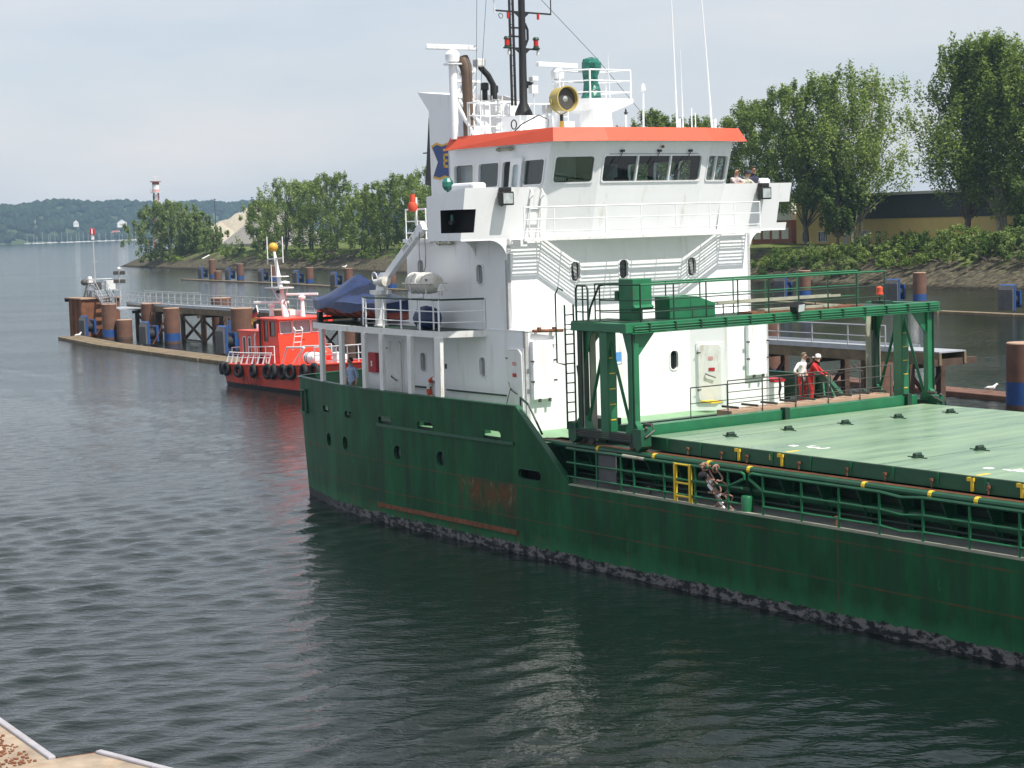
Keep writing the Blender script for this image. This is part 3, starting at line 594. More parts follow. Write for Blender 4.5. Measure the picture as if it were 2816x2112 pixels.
# ---- wings : slab, curved brackets, raked bulwark with the side-light recess
slab = [(7.0, 1.2), (10.8, 1.2), (10.8, -0.28), (12.62, -0.28), (12.62, 2.6), (13.14, 4.13), (13.14, 8.27), (12.62, 9.8), (12.62, B + 0.28), (10.8, B + 0.28), (10.8, B - 1.2), (7.0, B - 1.2)]
MB().prism(slab, WING - 0.0, WING + 0.06).build('bridge_deck', 'white', ship)
for sg in (0, 1):
    T = (lambda t: t) if sg == 0 else (lambda t: B - t)
    for sx, wdt in ((12.53, 0.12), (10.95, 0.05)):
        prof = [(HT0, 8.40)] + [(HT0 - 0.62 + 0.62 * math.cos(R(a)), 8.40 + 0.60 * math.sin(R(a))) for a in range(10, 91, 10)] + [(-0.28, 9.0), (-0.28, WING), (HT0, WING)] if sx > 12 else [(HT0, 8.40)] + [(HT0 - 0.55 + 0.55 * math.cos(R(a)), 8.40 + 0.60 * math.sin(R(a))) for a in range(10, 91, 10)] + [(0.78, WING), (HT0, WING)]
        MB().prism([(T(a), b) for a, b in prof], sx, sx + wdt, 'x').build('wing_bracket', 'white', ship)
    # front plate (raked), with the notch for the side light at the outer corner
    def rk(z): return 12.63 + (z - WING) * 0.216
    wf = MB()
    def fq(t0, t1, z0, z1):
        for d in (0, 0.05): wf.quad((rk(z0) - d, T(t0), z0), (rk(z0) - d, T(t1), z0), (rk(z1) - d, T(t1), z1), (rk(z1) - d, T(t0), z1))
    ZT = 10.55
    fq(0.15, 2.75, WING, 9.93); fq(-0.3, 0.15, WING, 9.25); fq(-0.3, 2.75, 9.93, ZT)
    wf.quad((rk(ZT), T(-0.3), ZT), (rk(ZT), T(2.75), ZT), (rk(ZT) - 0.05, T(2.75), ZT), (rk(ZT) - 0.05, T(-0.3), ZT))
    # outer side
    def oq(pts):
        for d in (0, 0.05): wf.poly([(a, T(-0.3 + d), b) for a, b in pts])
    oq([(10.85, WING), (11.6, WING), (11.6, 10.42), (10.85, 10.35)]); oq([(11.6, WING), (rk(WING), WING), (rk(9.25), 9.25), (11.6, 9.25)]); oq([(11.6, 9.93), (rk(9.93), 9.93), (rk(ZT), ZT), (11.6, 10.42)])
    wf.quad((10.85, T(-0.3), WING), (10.85, T(1.2), WING), (10.85, T(1.2), 9.4), (10.85, T(-0.3), 10.35))
    wf.build('wing_bulwark', 'white', ship)
    nb = MB()   # recess lining
    nb.quad((11.6, T(-0.3), 9.25), (11.6, T(0.15), 9.25), (11.6, T(0.15), 9.93), (11.6, T(-0.3), 9.93)); nb.quad((11.6, T(0.15), 9.25), (rk(9.25) - 0.02, T(0.15), 9.25), (rk(9.93) - 0.02, T(0.15), 9.93), (11.6, T(0.15), 9.93))
    nb.quad((11.6, T(-0.3), 9.25), (rk(9.25), T(-0.3), 9.25), (rk(9.25), T(0.15), 9.25), (11.6, T(0.15), 9.25)); nb.quad((11.6, T(-0.3), 9.93), (rk(9.93), T(-0.3), 9.93), (rk(9.93), T(0.15), 9.93), (11.6, T(0.15), 9.93))
    nb.build('side_light_recess', 'black_matt', ship)
    lm_ = MB().lathe([(0.05, 0), (0.05, 0.16), (0.0, 0.2)], (11.85, T(-0.05), 9.62), 10).build('side_light', 'green_tarp' if sg == 0 else 'red_lens', ship, True)
    MB().box((11.75, T(-0.12), 9.50), (11.95, T(0.04), 9.615)).build('side_light_base', 'black', ship)
    MB().box((11.35, T(0.25), 10.36), (12.55, T(0.75), 10.72)).build('wing_console', 'white', ship, bevel=0.08)
    # floodlight on the front plate
    fl_ = part('floodlight', ship); t0 = T(1.05)
    MB().box((12.98, t0 - 0.22, 10.02), (13.20, t0 + 0.22, 10.42)).build('lamp_body', 'black', fl_, bevel=0.03)
    MB().quad((13.205, t0 - 0.17, 10.07), (13.205, t0 + 0.17, 10.07), (13.205, t0 + 0.17, 10.37), (13.205, t0 - 0.17, 10.37)).build('lamp_glass', 'lamp_lens', fl_)
    MB().box((12.95, t0 - 0.17, 10.42), (13.15, t0 + 0.17, 10.55)).build('ballast_box', 'black', fl_, bevel=0.02)
    MB().tube([(12.85, t0, 10.0), (13.0, t0, 10.2)], 0.03, 6).build('lamp_arm', 'black', fl_)
# port wing odds: covered instrument, tube lights
MB().ball((10.75, 0.55, 10.72), 0.20, 10, (0.9, 0.9, 1.1)).lathe([(0.05, 0), (0.05, 0.35)], (10.75, 0.55, 10.3), 8).build('covered_repeater', 'green_tarp', ship, False)
for (a, t, z) in ((9.0, HT0 - 0.10, 8.93), (10.6, 2.5, 11.76)): MB().tube([(a, t, z), (a + 0.85, t, z)], 0.05, 8).tube([(a + 0.1, t, z), (a + 0.16, t, z)], 0.07, 8).tube([(a + 0.7, t, z), (a + 0.76, t, z)], 0.07, 8).build('tube_light', 'edge_pale', ship, True)
# ---- bridge : raked walls with real window openings
C = {}
def bc(t, s_low, s_high, z): return (s_low + (s_high - s_low) * (z - WING) / (11.86 - WING), t, z)
ZB0, ZB1 = WING + 0.05, 11.86
def corner(i, z): return [bc(2.6, 12.52, 13.31, z), bc(4.15, 13.10, 13.84, z), bc(8.25, 13.10, 13.84, z), bc(9.8, 12.52, 13.31, z)][i]
bw = MB(); glass_jobs = []
SL = 1.036
zc = (11.04 - ZB0) * SL; hh_ = 0.375 * SL
fA, WA, HA = bilin(corner(0, ZB0), corner(1, ZB0), corner(1, ZB1), corner(0, ZB1), (-0.93, 0.36, 0))
fB, WB, HB = bilin(corner(1, ZB0), corner(2, ZB0), corner(2, ZB1), corner(1, ZB1), (-1, 0, 0))
fC, WC, HC = bilin(corner(2, ZB0), corner(3, ZB0), corner(3, ZB1), corner(2, ZB1), (-0.93, -0.36, 0))
zcA = zc * HA / (SL * (ZB1 - ZB0))
winA = [(WA * 0.5, zcA, WA * 0.37, hh_, 0.09)]; winB = [(WB / 2, zcA, 1.93, hh_, 0.09)]; winC = [(WC * 0.52, zcA, WC * 0.37, hh_, 0.09)]
for fm, W_, H_, wn_ in ((fA, WA, HA, winA), (fB, WB, HB, winB), (fC, WC, HC, winC)): wall(bw, fm, 0, W_, 0, H_, wn_, 0.08)
fP, WP, HP = bilin((7.7, 2.6, ZB0), corner(0, ZB0), corner(0, ZB1), (7.7, 2.6, ZB1), (0, 1, 0))
fS, WS, HS = bilin(corner(3, ZB0), (7.7, 9.8, ZB0), (7.7, 9.8, ZB1), corner(3, ZB1), (0, -1, 0))
k_ = WP / (12.52 - 7.7)
def pu(s): return (s - 7.7) / (12.52 + 0.79 * 0.7 - 7.7) * WP
winP = [(pu(8.58), zc / SL, (pu(9.12) - pu(8.05)) / 2, 0.37, 0.09), (pu(9.97), zc / SL, (pu(10.52) - pu(9.43)) / 2, 0.37, 0.09), (pu(11.0), 1.30, 0.28, 1.05, 0.1), (pu(12.36), zc / SL, (pu(12.88) - pu(11.84)) / 2, 0.37, 0.09)]
wall(bw, fP, 0, WP, 0, HP, winP, 0.08)
winS = [(WP - a, b, c, d, e) for a, b, c, d, e in winP]; wall(bw, fS, 0, WS, 0, HS, winS, 0.08)
fR, WR, HR = bilin((7.7, 9.8, ZB0), (7.7, 2.6, ZB0), (7.7, 2.6, ZB1), (7.7, 9.8, ZB1), (1, 0, 0))
winR = [(6.3, zc / SL, 0.4, 0.36, 0.09)]; wall(bw, fR, 0, WR, 0, HR, winR, 0.08)
bw.build('bridge_house', 'white', ship)
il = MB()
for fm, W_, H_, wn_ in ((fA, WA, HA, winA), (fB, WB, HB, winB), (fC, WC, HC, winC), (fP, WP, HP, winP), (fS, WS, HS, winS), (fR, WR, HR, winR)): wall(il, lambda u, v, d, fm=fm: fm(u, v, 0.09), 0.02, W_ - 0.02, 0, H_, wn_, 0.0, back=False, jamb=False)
il.build('bridge_darkening_lining', 'interior', ship)  # dark inner skin added so the room looks dark through the windows
def win(fm, a, b, hw, hh, r, gm='glass', mull=()):
    o = ring(MB(), fm, a, b, hw, hh, r, 0.045, 0.03).build('window', 'white', ship, True)
    pane(MB(), fm, a, b, hw, hh, r, 0.04).build('pane', gm, o)
    for m_ in mull: MB().add([fm(a + m_ - 0.025, b - hh, -0.03), fm(a + m_ + 0.025, b - hh, -0.03), fm(a + m_ + 0.025, b + hh, -0.03), fm(a + m_ - 0.025, b + hh, -0.03), fm(a + m_ - 0.025, b - hh, 0.08), fm(a + m_ + 0.025, b - hh, 0.08), fm(a + m_ + 0.025, b + hh, 0.08), fm(a + m_ - 0.025, b + hh, 0.08)], [(0, 1, 2, 3), (0, 4, 7, 3), (1, 5, 6, 2)]).build('mullion', 'white', o)
    return o
win(fA, *winA[0]); wb = win(fB, *winB[0], mull=(-0.62, 0.68)); win(fC, *winC[0], mull=(-0.1,))
for w_ in (winP[0], winP[1], winP[3]): win(fP, *w_, gm='glass_pale' if w_ is not winP[3] else 'glass')
for w_ in (winS[0], winS[1], winS[3]): win(fS, *w_, gm='glass_pale')
for w_ in winR: win(fR, *w_, gm='glass_pale')
for x in (-1.35, 0.1, 1.35):      # wipers
    MB().tube([fB(WB / 2 + x + 0.05, zcA + hh_ + 0.16, -0.06), fB(WB / 2 + x, zcA + hh_ + 0.02, -0.08), fB(WB / 2 + x - 0.32, zcA - 0.1, -0.05)], 0.012, 5).tube([fB(WB / 2 + x - 0.16, zcA + 0.22, -0.05), fB(WB / 2 + x - 0.44, zcA - 0.3, -0.05)], 0.014, 5).box(*[tuple(V3(fB(WB / 2 + x + 0.05, zcA + hh_ + 0.14, -0.04)) + Vector(q)) for q in ((-0.03, -0.06, -0.02), (0.05, 0.06, 0.05))]).build('wiper', 'black', ship)
MB().tube([fB(0.3, zcA + hh_ + 0.06, -0.03), fB(WB - 0.3, zcA + hh_ + 0.06, -0.03)], 0.015, 5).build('wash_pipe', 'galv', ship)
MB().lathe([(0.045, 0), (0.045, 0.05)], fB(WB * 0.56, zcA + hh_ + 0.28, -0.04), 10, (1, 0, 0)).build('bolt_stain', 'rust', ship)
# sliding door leaf standing half open
dl = MB(); fPd = lambda u, v, d: fP(u, v, d - 0.06)
wall(dl, fPd, pu(11.25), pu(11.85), 0.15, 2.45, [(pu(11.55), 1.88, 0.15, 0.36, 0.1)], -0.05); o = dl.build('sliding_door', 'white', ship)
pane(MB(), fPd, pu(11.55), 1.88, 0.15, 0.36, 0.1, -0.02).build('pane', 'glass_pale', o)
# interior
MB().box((7.85, 2.75, 9.12), (12.6, 9.65, 9.16)).build('bridge_floor', 'interior', ship)
MB().box((7.85, 2.75, 11.78), (12.9, 9.65, 11.82)).build('bridge_ceiling', 'interior', ship)
MB().box((12.0, 3.6, 9.2), (12.75, 8.8, 10.25)).box((12.1, 4.0, 10.25), (12.5, 4.7, 10.75)).box((12.1, 6.8, 10.25), (12.5, 7.4, 10.68)).build('bridge_console', 'interior', ship, bevel=0.04)
MB().box((8.0, 5.0, 9.16), (8.1, 8.3, 11.7)).build('bridge_bulkhead', 'interior', ship)
MB().box((8.4, 2.85, 9.16), (9.0, 2.9, 11.6)).build('cabinet', 'interior_pale', ship)
for t in (4.6, 6.6): MB().box((11.2, t, 9.6), (11.35, t + 0.5, 10.85)).box((11.2, t, 9.55), (11.75, t + 0.5, 9.7)).lathe([(0.06, 0), (0.06, 0.4)], (11.4, t + 0.25, 9.16), 8).build('bridge_chair', 'black', ship, bevel=0.05)
# ---- roof with sloped orange edge
bo = [(8.1, 2.2), (13.73, 2.36), (14.12, 4.14), (14.12, 8.27), (13.73, 10.04), (8.1, 10.2)]
to = [(8.1, 2.45), (13.52, 2.52), (13.86, 4.18), (13.86, 8.22), (13.52, 9.88), (8.1, 9.95)]
rf = MB()
for i in range(5):
    a, b, c, d = bo[i], bo[i + 1], to[i + 1], to[i]
    rf.quad((a[0], a[1], 11.86), (b[0], b[1], 11.86), (c[0], c[1], ROOF), (d[0], d[1], ROOF))
visor = rf.build('roof_edge', 'orange_red', ship)
MB().poly([(a, b, ROOF - 0.02) for a, b in to]).poly([(a, b, 11.865) for a, b in bo]).quad((8.1, 2.2, 11.865), (8.1, 10.2, 11.865), (8.1, 9.95, ROOF - 0.02), (8.1, 2.45, ROOF - 0.02)).build('bridge_roof', 'white', ship)
# ---- front platform : grating bars, rail, brackets
pf = part('front_platform', ship)
line = [(12.62, 1.5), (12.62, 2.6), (13.16, 4.13), (13.16, 8.27), (12.62, 9.8), (12.62, B - 1.5)]
for k in range(10):
    d = 0.05 + 0.068 * k; pts = [(s + d, t, WING - 0.02) for s, t in line]
    g = MB()
    for p, q in zip(pts, pts[1:]): g.bar(p, q, 0.016, 0.03)
    g.build('grating_bar', 'white', pf)
g = MB(); pts = [(s + 0.72, t, WING - 0.03) for s, t in line]
for p, q in zip(pts, pts[1:]): g.bar(p, q, 0.03, 0.09)
g.build('platform_edge', 'white_worn', pf)
for t in [1.5, 2.6, 3.4, 4.13, 5.2, 6.2, 7.2, 8.27, 9.0, 9.8, 10.9]:
    s = np.interp(t, [p[1] for p in line], [p[0] for p in line]); MB().bar((s - 0.05, t, WING - 0.06), (s + 0.72, t, WING - 0.06), 0.03, 0.06).build('cross_bar', 'white_worn', pf)
railing(ship, [(s + 0.72, t, WING - 0.08) for s, t in line], 1.0, 1.35, (1.0, 0.64, 0.28), 0.020, 'white')
wl_ = part('wing_ladder', ship)
for t in (2.05, 2.45): MB().tube([(12.8, t, 9.05), (12.9, t, 10.2), (13.1, t, 10.3), (12.95, t, 10.5)], 0.022, 6).build('ladder_rail', 'white_worn', wl_, True)
for z in (9.3, 9.6, 9.9, 10.2): MB().tube([(12.84, 2.05, z), (12.84, 2.45, z)], 0.018, 6).build('rung', 'white_worn', wl_, True)
MB().box((12.9, 1.38, WING - 0.22), (13.3, 1.62, WING - 0.02)).build('junction_box', 'white_worn', ship)
# ---- text helper
def text_mesh(body, size, depth=0.0):
    cu = bpy.data.curves.new('t', 'FONT'); cu.body = body; cu.size = size; cu.align_x = 'CENTER'; cu.align_y = 'CENTER'; cu.resolution_u = 2; cu.extrude = depth
    o = bpy.data.objects.new('t', cu); scene.collection.objects.link(o); dg = bpy.context.evaluated_depsgraph_get(); dg.update()
    me = bpy.data.meshes.new_from_object(o.evaluated_get(dg)); bpy.data.objects.remove(o); return me
def text(name, body, size, origin, ux, uy, m, parent):
    me = text_mesh(body, size); ux, uy, og = V3(ux).normalized(), V3(uy).normalized(), V3(origin)
    for v in me.vertices: v.co = og + ux * v.co.x + uy * v.co.y
    me.materials.clear(); me.materials.append(MATS[m]); o = bpy.data.objects.new(name, me); scene.collection.objects.link(o); o.parent = parent; return o
# ================================================================== boat deck and what stands on it
bdp = [(1.6, 0.76), (3.0, 0.50), (4.2, 0.36), (6.2, 0.18), (8.0, 0.10), (10.74, 0.07), (11.5, 1.33)]
full = bdp + [(a, B - b) for a, b in reversed(bdp)]
MB().prism(full, 6.08, BOATD - 0.004).build('boat_deck', 'white_worn', ship)
MB().poly([(a, b + (0.06 if b < 6 else -0.06), BOATD) for a, b in full]).build('boat_deck_coating', 'dark_green', ship)
for s, t in [(2.43, 0.62), (4.21, 0.38), (6.01, 0.20), (7.22, 0.14), (8.97, 0.11), (10.6, 0.11)]:
    for tt in (t, B - t):
        k = 0.10 if s < 10 else 0.16
        MB().add([(s - k, tt - 0.06, BT + 0.03), (s + k, tt - 0.06, BT + 0.03), (s + k, tt + 0.06, BT + 0.03), (s - k, tt + 0.06, BT + 0.03), (s - k * 0.9, tt - 0.06, 6.08), (s + k * 1.25, tt - 0.06, 6.08), (s + k * 1.25, tt + 0.06, 6.08), (s - k * 0.9, tt + 0.06, 6.08)],
                 [(0, 3, 2, 1), (4, 5, 6, 7), (0, 1, 5, 4), (1, 2, 6, 5), (2, 3, 7, 6), (3, 0, 4, 7)]).build('deck_post', 'white_worn', ship)
railing(ship, [(5.3, 0.62, BOATD), (6.1, 0.25, BOATD), (10.6, 0.16, BOATD), (11.4, 1.3, BOATD)], 0.95, 1.15, (1.0, 0.62, 0.27), 0.022, 'white', top_m='dark_green', top_r=0.032, flat=True)
railing(ship, [(1.7, B - 0.8, BOATD), (6.1, B - 0.25, BOATD), (10.6, B - 0.16, BOATD)], 0.95, 1.3, (1.0, 0.62, 0.27), 0.022, 'white')
# ---- covered rescue boat
rb = thing('rescue_boat', 'red ship\'s boat under a blue tarpaulin on the aft boat deck', 'boat', SHIP_O, SHIP_A)
def loft(secs, close=True):
    mb = MB(); n = len(secs[0]); vs = [p for s in secs for p in s]; fs = []
    for i in range(len(secs) - 1):
        for j in range(n - 1): fs.append((i * n + j, i * n + j + 1, (i + 1) * n + j + 1, (i + 1) * n + j))
    if close: fs.append(tuple(range(n))); fs.append(tuple((len(secs) - 1) * n + j for j in range(n - 1, -1, -1)))
    return mb.add(vs, fs)
bt0 = 1.75; secs = []
for k in range(11):
    u = k / 10; s = 0.3 + 5.7 * u; hw = 1.0 * (1 - (1 - min(u / 0.45, 1)) ** 2.2) * (1 - 0.12 * max(0, u - 0.7) / 0.3) + 0.05
    zk = 6.42 + 0.22 * max(0, 1 - u / 0.25) ** 1.5; zg = 6.95 + 0.12 * (1 - u) ** 2
    secs.append([(s + (0.25 if j in (0, 6) else 0) * 0 + 0.45 * (1 - u) * (abs(j - 3) < 2) * 0.8, bt0 + hw * x, zk + (zg - zk) * y) for j, (x, y) in enumerate([(-1, 1), (-0.93, 0.5), (-0.6, 0.12), (0, 0), (0.6, 0.12), (0.93, 0.5), (1, 1)])])
loft(secs).build('hull', 'faded_red', rb, True, ang=50)
for k in range(1, 11):
    sk = secs[k]; MB().tube([V3(p) + Vector((0, (-0.012 if j < 3 else 0.012 if j > 3 else 0), -0.008)) for j, p in enumerate(sk)], 0.012, 4).build('lashing', 'black', rb)
tsec = []; tr_ = random.Random(3)
for k in range(15):
    u = k / 14; s = 0.22 + 5.95 * u; uu = min(1, max(0, (s - 0.3) / 5.7)); hw = (1.0 * (1 - (1 - min(uu / 0.45, 1)) ** 2.2) * (1 - 0.12 * max(0, uu - 0.7) / 0.3) + 0.05) * 1.04 + 0.03
    ridge = 7.06 + 0.80 * max(0, 1 - abs(s - 3.15) / 2.0) ** 1.0 + 0.10 * (0.2 < u < 0.95)
    low = 6.72 + 0.07 * math.sin(s * 2.6) + 0.10 * (1 - u) ** 2
    gz = 6.99 + 0.12 * (1 - uu) ** 2; row = []
    for x, f in ((-1, None), (-1.0, 0.0), (-0.75, 0.22), (-0.4, 0.62), (0, 1.0), (0.4, 0.62), (0.75, 0.22), (1.0, 0.0), (1, None)):
        z = low if f is None else gz + (ridge - gz) * f
        row.append((s + tr_.uniform(-0.03, 0.03), bt0 + hw * x + tr_.uniform(-0.02, 0.02), z + tr_.uniform(-0.02, 0.02)))
    tsec.append(row)
loft(tsec).build('tarpaulin', 'blue_tarp', rb, True, ang=60)
for s in (1.6, 4.6):
    cr_ = MB()
    for t in (bt0 - 0.7, bt0 + 0.7): cr_.box((s - 0.08, t - 0.08, BOATD), (s + 0.08, t + 0.08, 6.62))
    cr_.box((s - 0.06, bt0 - 0.8, 6.34), (s + 0.06, bt0 + 0.8, 6.44)); cr_.build('cradle', 'dark_green', rb)
# ---- davit crane
dv = thing('davit_crane', 'white davit crane with raised boom beside the covered boat', 'crane', SHIP_O, SHIP_A)
MB().lathe([(0.24, 0), (0.24, 0.04), (0.19, 0.05), (0.19, 1.0), (0.27, 1.02), (0.27, 1.10), (0.0, 1.1)], (6.1, 0.82, BOATD), 16).build('column', 'white_worn', dv, True)
MB().box((5.75, 0.62, 7.30), (6.5, 1.02, 7.44)).build('turntable', 'grey_white', dv, bevel=0.02)
MB().lathe([(0.0, -0.02), (0.16, 0), (0.16, 0.5), (0.0, 0.52)], (6.45, 0.66, 7.72), 14, (1, -0.2, 0.05)).build('winch_drum', 'raft_white', dv, True)
MB().lathe([(0.09, 0), (0.09, 0.5)], (6.0, 0.72, 7.72), 12, (1, -0.1, 0.03)).build('winch_motor', 'white_worn', dv, True)
MB().prism([(5.95, 7.44), (6.45, 7.44), (6.55, 7.85), (6.3, 8.02), (6.1, 7.9)], 0.74, 0.90, 'y').build('head_bracket', 'white', dv)
bm_ = MB(); bm_.bar((6.35, 0.82, 7.72), (8.55, 0.82, 9.26), 0.20, 0.24); bm_.bar((8.55, 0.82, 9.26), (8.9, 0.82, 9.5), 0.18, 0.32); bm_.build('boom', 'white', dv, bevel=0.02)
text('boom_lettering', 'SWL 1.0', 0.2, (8.05, 0.715, 8.91), (2.2, 0, 1.54), (-1.54, 0, 2.2), 'black', dv)
MB().tube([(8.8, 0.7, 9.3), (8.76, 0.7, 8.6), (8.82, 0.7, 8.2), (8.95, 0.7, 8.02), (9.1, 0.7, 8.2), (9.14, 0.7, 8.7), (9.05, 0.72, 9.4)], 0.012, 5).build('wire_fall', 'steel_dark', dv, True)
MB().torus((5.78, 0.82, 7.86), 0.16, 0.02, (0, 1, 0.1), 14, 6).build('hose_loop', 'grey_white', dv, True)
# ---- liferaft canister
lr = thing('liferaft_canister', 'white barrel liferaft canister on a rail stand beside the deckhouse', 'liferaft', SHIP_O, SHIP_A)
prof = [(0.0, -0.82), (0.16, -0.80), (0.25, -0.70), (0.30, -0.55), (0.31, 0.0), (0.31, 0.5), (0.30, 0.56), (0.25, 0.70), (0.16, 0.80), (0.0, 0.82)]
MB().lathe(prof, (9.45, 0.42, 7.72), 20, (1, 0, 0)).build('canister', 'raft_white', lr, True)
MB().box((8.66, 0.08, 7.70), (10.24, 0.76, 7.735)).build('joint_flange', 'raft_white', lr, bevel=0.01)
for s in (8.85, 9.1, 9.4, 9.68): MB().torus((s, 0.42, 7.72), 0.317, 0.022, (1, 0, 0), 20, 6).build('strap', 'grey_white', lr, True)
for s in (9.0, 9.9):
    st_ = MB()
    for t in (0.18, 0.66): st_.tube([(s, t, 7.22), (s, t, 7.52), (s, 0.42 + (t - 0.42) * 1.15, 7.66)], 0.022, 6)
    st_.tube([(s, 0.18, 7.24), (s, 0.66, 7.24)], 0.022, 6); st_.tube([(s, 0.42, 6.28), (s, 0.42, 7.24)], 0.03, 6); st_.build('stand', 'white', lr, True)
MB().poly([(9.93, 0.125, 7.86), (10.08, 0.14, 7.86), (10.0, 0.115, 7.79)]).build('mark', 'black', lr)
MB().tube([(10.3, 0.5, 7.35), (10.55, 0.35, 7.6)], 0.02, 6).lathe([(0.06, 0), (0.16, -0.2), (0.16, -0.22)], (10.62, 0.3, 7.72), 12).build('deck_lamp', 'grey_white', ship, True)
# ---- tarp covered drum
td = thing('covered_drum', 'rounded bundle under a dark blue tarpaulin behind the white boat deck rail', 'bundle', SHIP_O, SHIP_A)
mb = MB(); mb.ball((9.15, 0.68, 6.60), 0.42, 16, (1.6, 0.85, 0.92)); r5 = random.Random(8)
mb.v = [(x + r5.uniform(-.03, .03), y + r5.uniform(-.03, .03), max(6.30, z + r5.uniform(-.03, .03))) for x, y, z in mb.v]; mb.build('tarpaulin', 'blue_tarp', td, True, ang=60)
MB().torus((9.15, 0.68, 6.58), 0.37, 0.012, (1, 0.15, 0.1), 18, 5).build('lashing', 'steel_dark', td)
# ================================================================== funnel and monkey island
fs_ = part('funnel', ship)
fp = [(6.0, WING), (6.0, 13.25), (5.33, 13.92), (7.3, 13.70), (8.3, 13.46), (8.3, WING)]
fm_ = MB(); fm_.prism(fp, 3.0, 3.06, 'y'); fm_.prism(fp, 5.15, 5.2, 'y'); fm_.quad((6.0, 3.0, WING), (6.0, 5.2, WING), (6.0, 5.2, 13.25), (6.0, 3.0, 13.25)); fm_.quad((6.0, 3.0, 13.25), (6.0, 5.2, 13.25), (5.33, 5.2, 13.92), (5.33, 3.0, 13.92)); fm_.quad((8.3, 3.0, WING), (8.3, 5.2, WING), (8.3, 5.2, 13.46), (8.3, 3.0, 13.46)); fm_.build('funnel_casing', 'white', fs_)
MB().quad((5.5, 3.06, 13.66), (8.25, 3.06, 13.35), (8.25, 5.15, 13.35), (5.5, 5.15, 13.66)).build('funnel_top', 'brown_exhaust', fs_)
MB().box((8.0, 5.2, WING), (9.2, 6.6, 12.75)).build('vent_house', 'white', ship)
MB().box((6.3, 5.2, WING), (8.0, 9.3, 11.4)).build('aft_casing', 'white', ship)
em = [(6.11, 12.11), (6.42, 12.2), (6.75, 12.12), (7.4, 12.2), (7.4, 10.95), (6.9, 11.06), (6.55, 10.98), (6.15, 11.05), (6.48, 11.56)]
cx_ = sum(p[0] for p in em) / len(em); cz_ = sum(p[1] for p in em) / len(em)
eb = MB().prism(em, 2.975, 2.998, 'y').build('emblem_border', 'gold', fs_)
MB().prism([(cx_ + (a - cx_) * 0.86, cz_ + (b - cz_) * 0.88) for a, b in em], 2.965, 2.98, 'y').build('emblem_field', 'emblem_blue', fs_)
lt = MB()
for (a0, b0, a1, b1) in ((6.85, 11.36, 6.94, 11.82), (6.85, 11.74, 7.2, 11.82), (6.85, 11.55, 7.1, 11.63), (6.85, 11.36, 7.12, 11.44), (6.85, 11.9, 7.3, 11.98), (7.18, 11.3, 7.27, 11.9)): lt.box((a0, 2.957, b0), (a1, 2.967, b1))
lt.build('emblem_letters', 'gold', fs_)
lv = MB().prism([(5.98, 11.0), (5.66, 11.0), (5.98, 13.05)], 3.0, 3.1, 'y').build('louvre_plate', 'black', fs_)
MB().bar((5.5, 3.05, 11.9), (6.0, 3.05, 11.9), 0.04, 0.04).bar((5.6, 3.05, 10.95), (5.95, 3.05, 10.9), 0.06, 0.2).build('funnel_bracket', 'steel_dark', fs_)
MB().tube([(8.55, 2.85, 12.2), (8.55, 2.85, 14.2), (8.5, 2.85, 14.5), (8.35, 2.82, 14.75)], [0.17, 0.17, 0.2, 0.22], 14).build('exhaust_pipe', 'brown_exhaust', ship, True)
for s, t, z, r_2 in ((8.0, 3.9, 14.0, 0.09), (7.7, 4.5, 13.95, 0.08)): MB().lathe([(r_2, 0), (r_2, 0.4), (r_2 * 1.5, 0.42), (r_2 * 1.5, 0.62), (r_2, 0.65)], (s, t, z - 0.6), 12).build('exhaust_stub', 'black', ship, True)
MB().tube([(7.9, 4.3, 13.3), (7.9, 4.3, 14.0), (7.85, 4.15, 14.3), (7.75, 3.95, 14.55), (7.72, 3.85, 14.65)], 0.10, 10).build('exhaust_bend', 'black', ship, True)
ld = part('casing_ladder', ship)
for t in (3.9, 4.3): MB().tube([(8.4, t, 12.2), (8.4, t, 13.6)], 0.018, 6).build('ladder_rail', 'white_worn', ld)
for i in range(5): MB().tube([(8.4, 3.9, 12.4 + 0.27 * i), (8.4, 4.3, 12.4 + 0.27 * i)], 0.014, 5).build('rung', 'white_worn', ld)
# aft small deck rail, flag staff lamp
railing(ship, [(8.3, 1.28, WING), (7.1, 1.28, WING), (7.1, 5.0, WING)], 1.0, 1.2, (1.0, 0.62, 0.25), 0.024, 'white')
mo = part('man_overboard_light', ship)
MB().lathe([(0.0, 0), (0.13, 0.02), (0.17, 0.14), (0.13, 0.28), (0.09, 0.30), (0.09, 0.55), (0.0, 0.55)], (7.75, 1.15, 9.95), 14).build('float', 'orange_red', mo, True)
MB().box((7.78, 1.2, 9.5), (7.86, 1.26, 10.4)).build('holder', 'white_worn', mo)
# ---- radar mast, port
rm = part('radar_mast', ship)
MB().tube([(8.4, 2.42, 12.2), (8.4, 2.42, 14.55)], 0.13, 14).lathe([(0.3, 0), (0.3, 0.04), (0, 0.04)], (8.4, 2.42, 14.55), 14).build('pole', 'white', rm, True)
MB().tube([(8.4, 2.42, 13.5), (8.75, 2.95, 12.25)], 0.07, 8).build('brace', 'white', rm, True); MB().tube([(8.4, 2.6, 13.45), (9.0, 3.45, 12.25)], 0.07, 8).build('brace', 'white', rm, True)
MB().tube([(8.4, 2.42, 14.5), (8.4, 2.95, 14.0)], 0.045, 8).build('brace', 'white', rm, True); MB().tube([(8.4, 2.42, 13.5), (8.4, 3.35, 14.5)], 0.06, 8).build('lamp_arm', 'white', rm, True)
MB().box((8.3, 2.45, 14.0), (8.5, 3.4, 14.08)).build('cross_arm', 'white', rm); MB().tube([(8.4, 2.85, 13.2), (8.4, 3.3, 14.0)], 0.04, 8).build('brace', 'white', rm, True); MB().tube([(8.4, 2.85, 12.2), (8.4, 2.85, 14.0)], 0.05, 8).build('pole', 'white', rm, True)
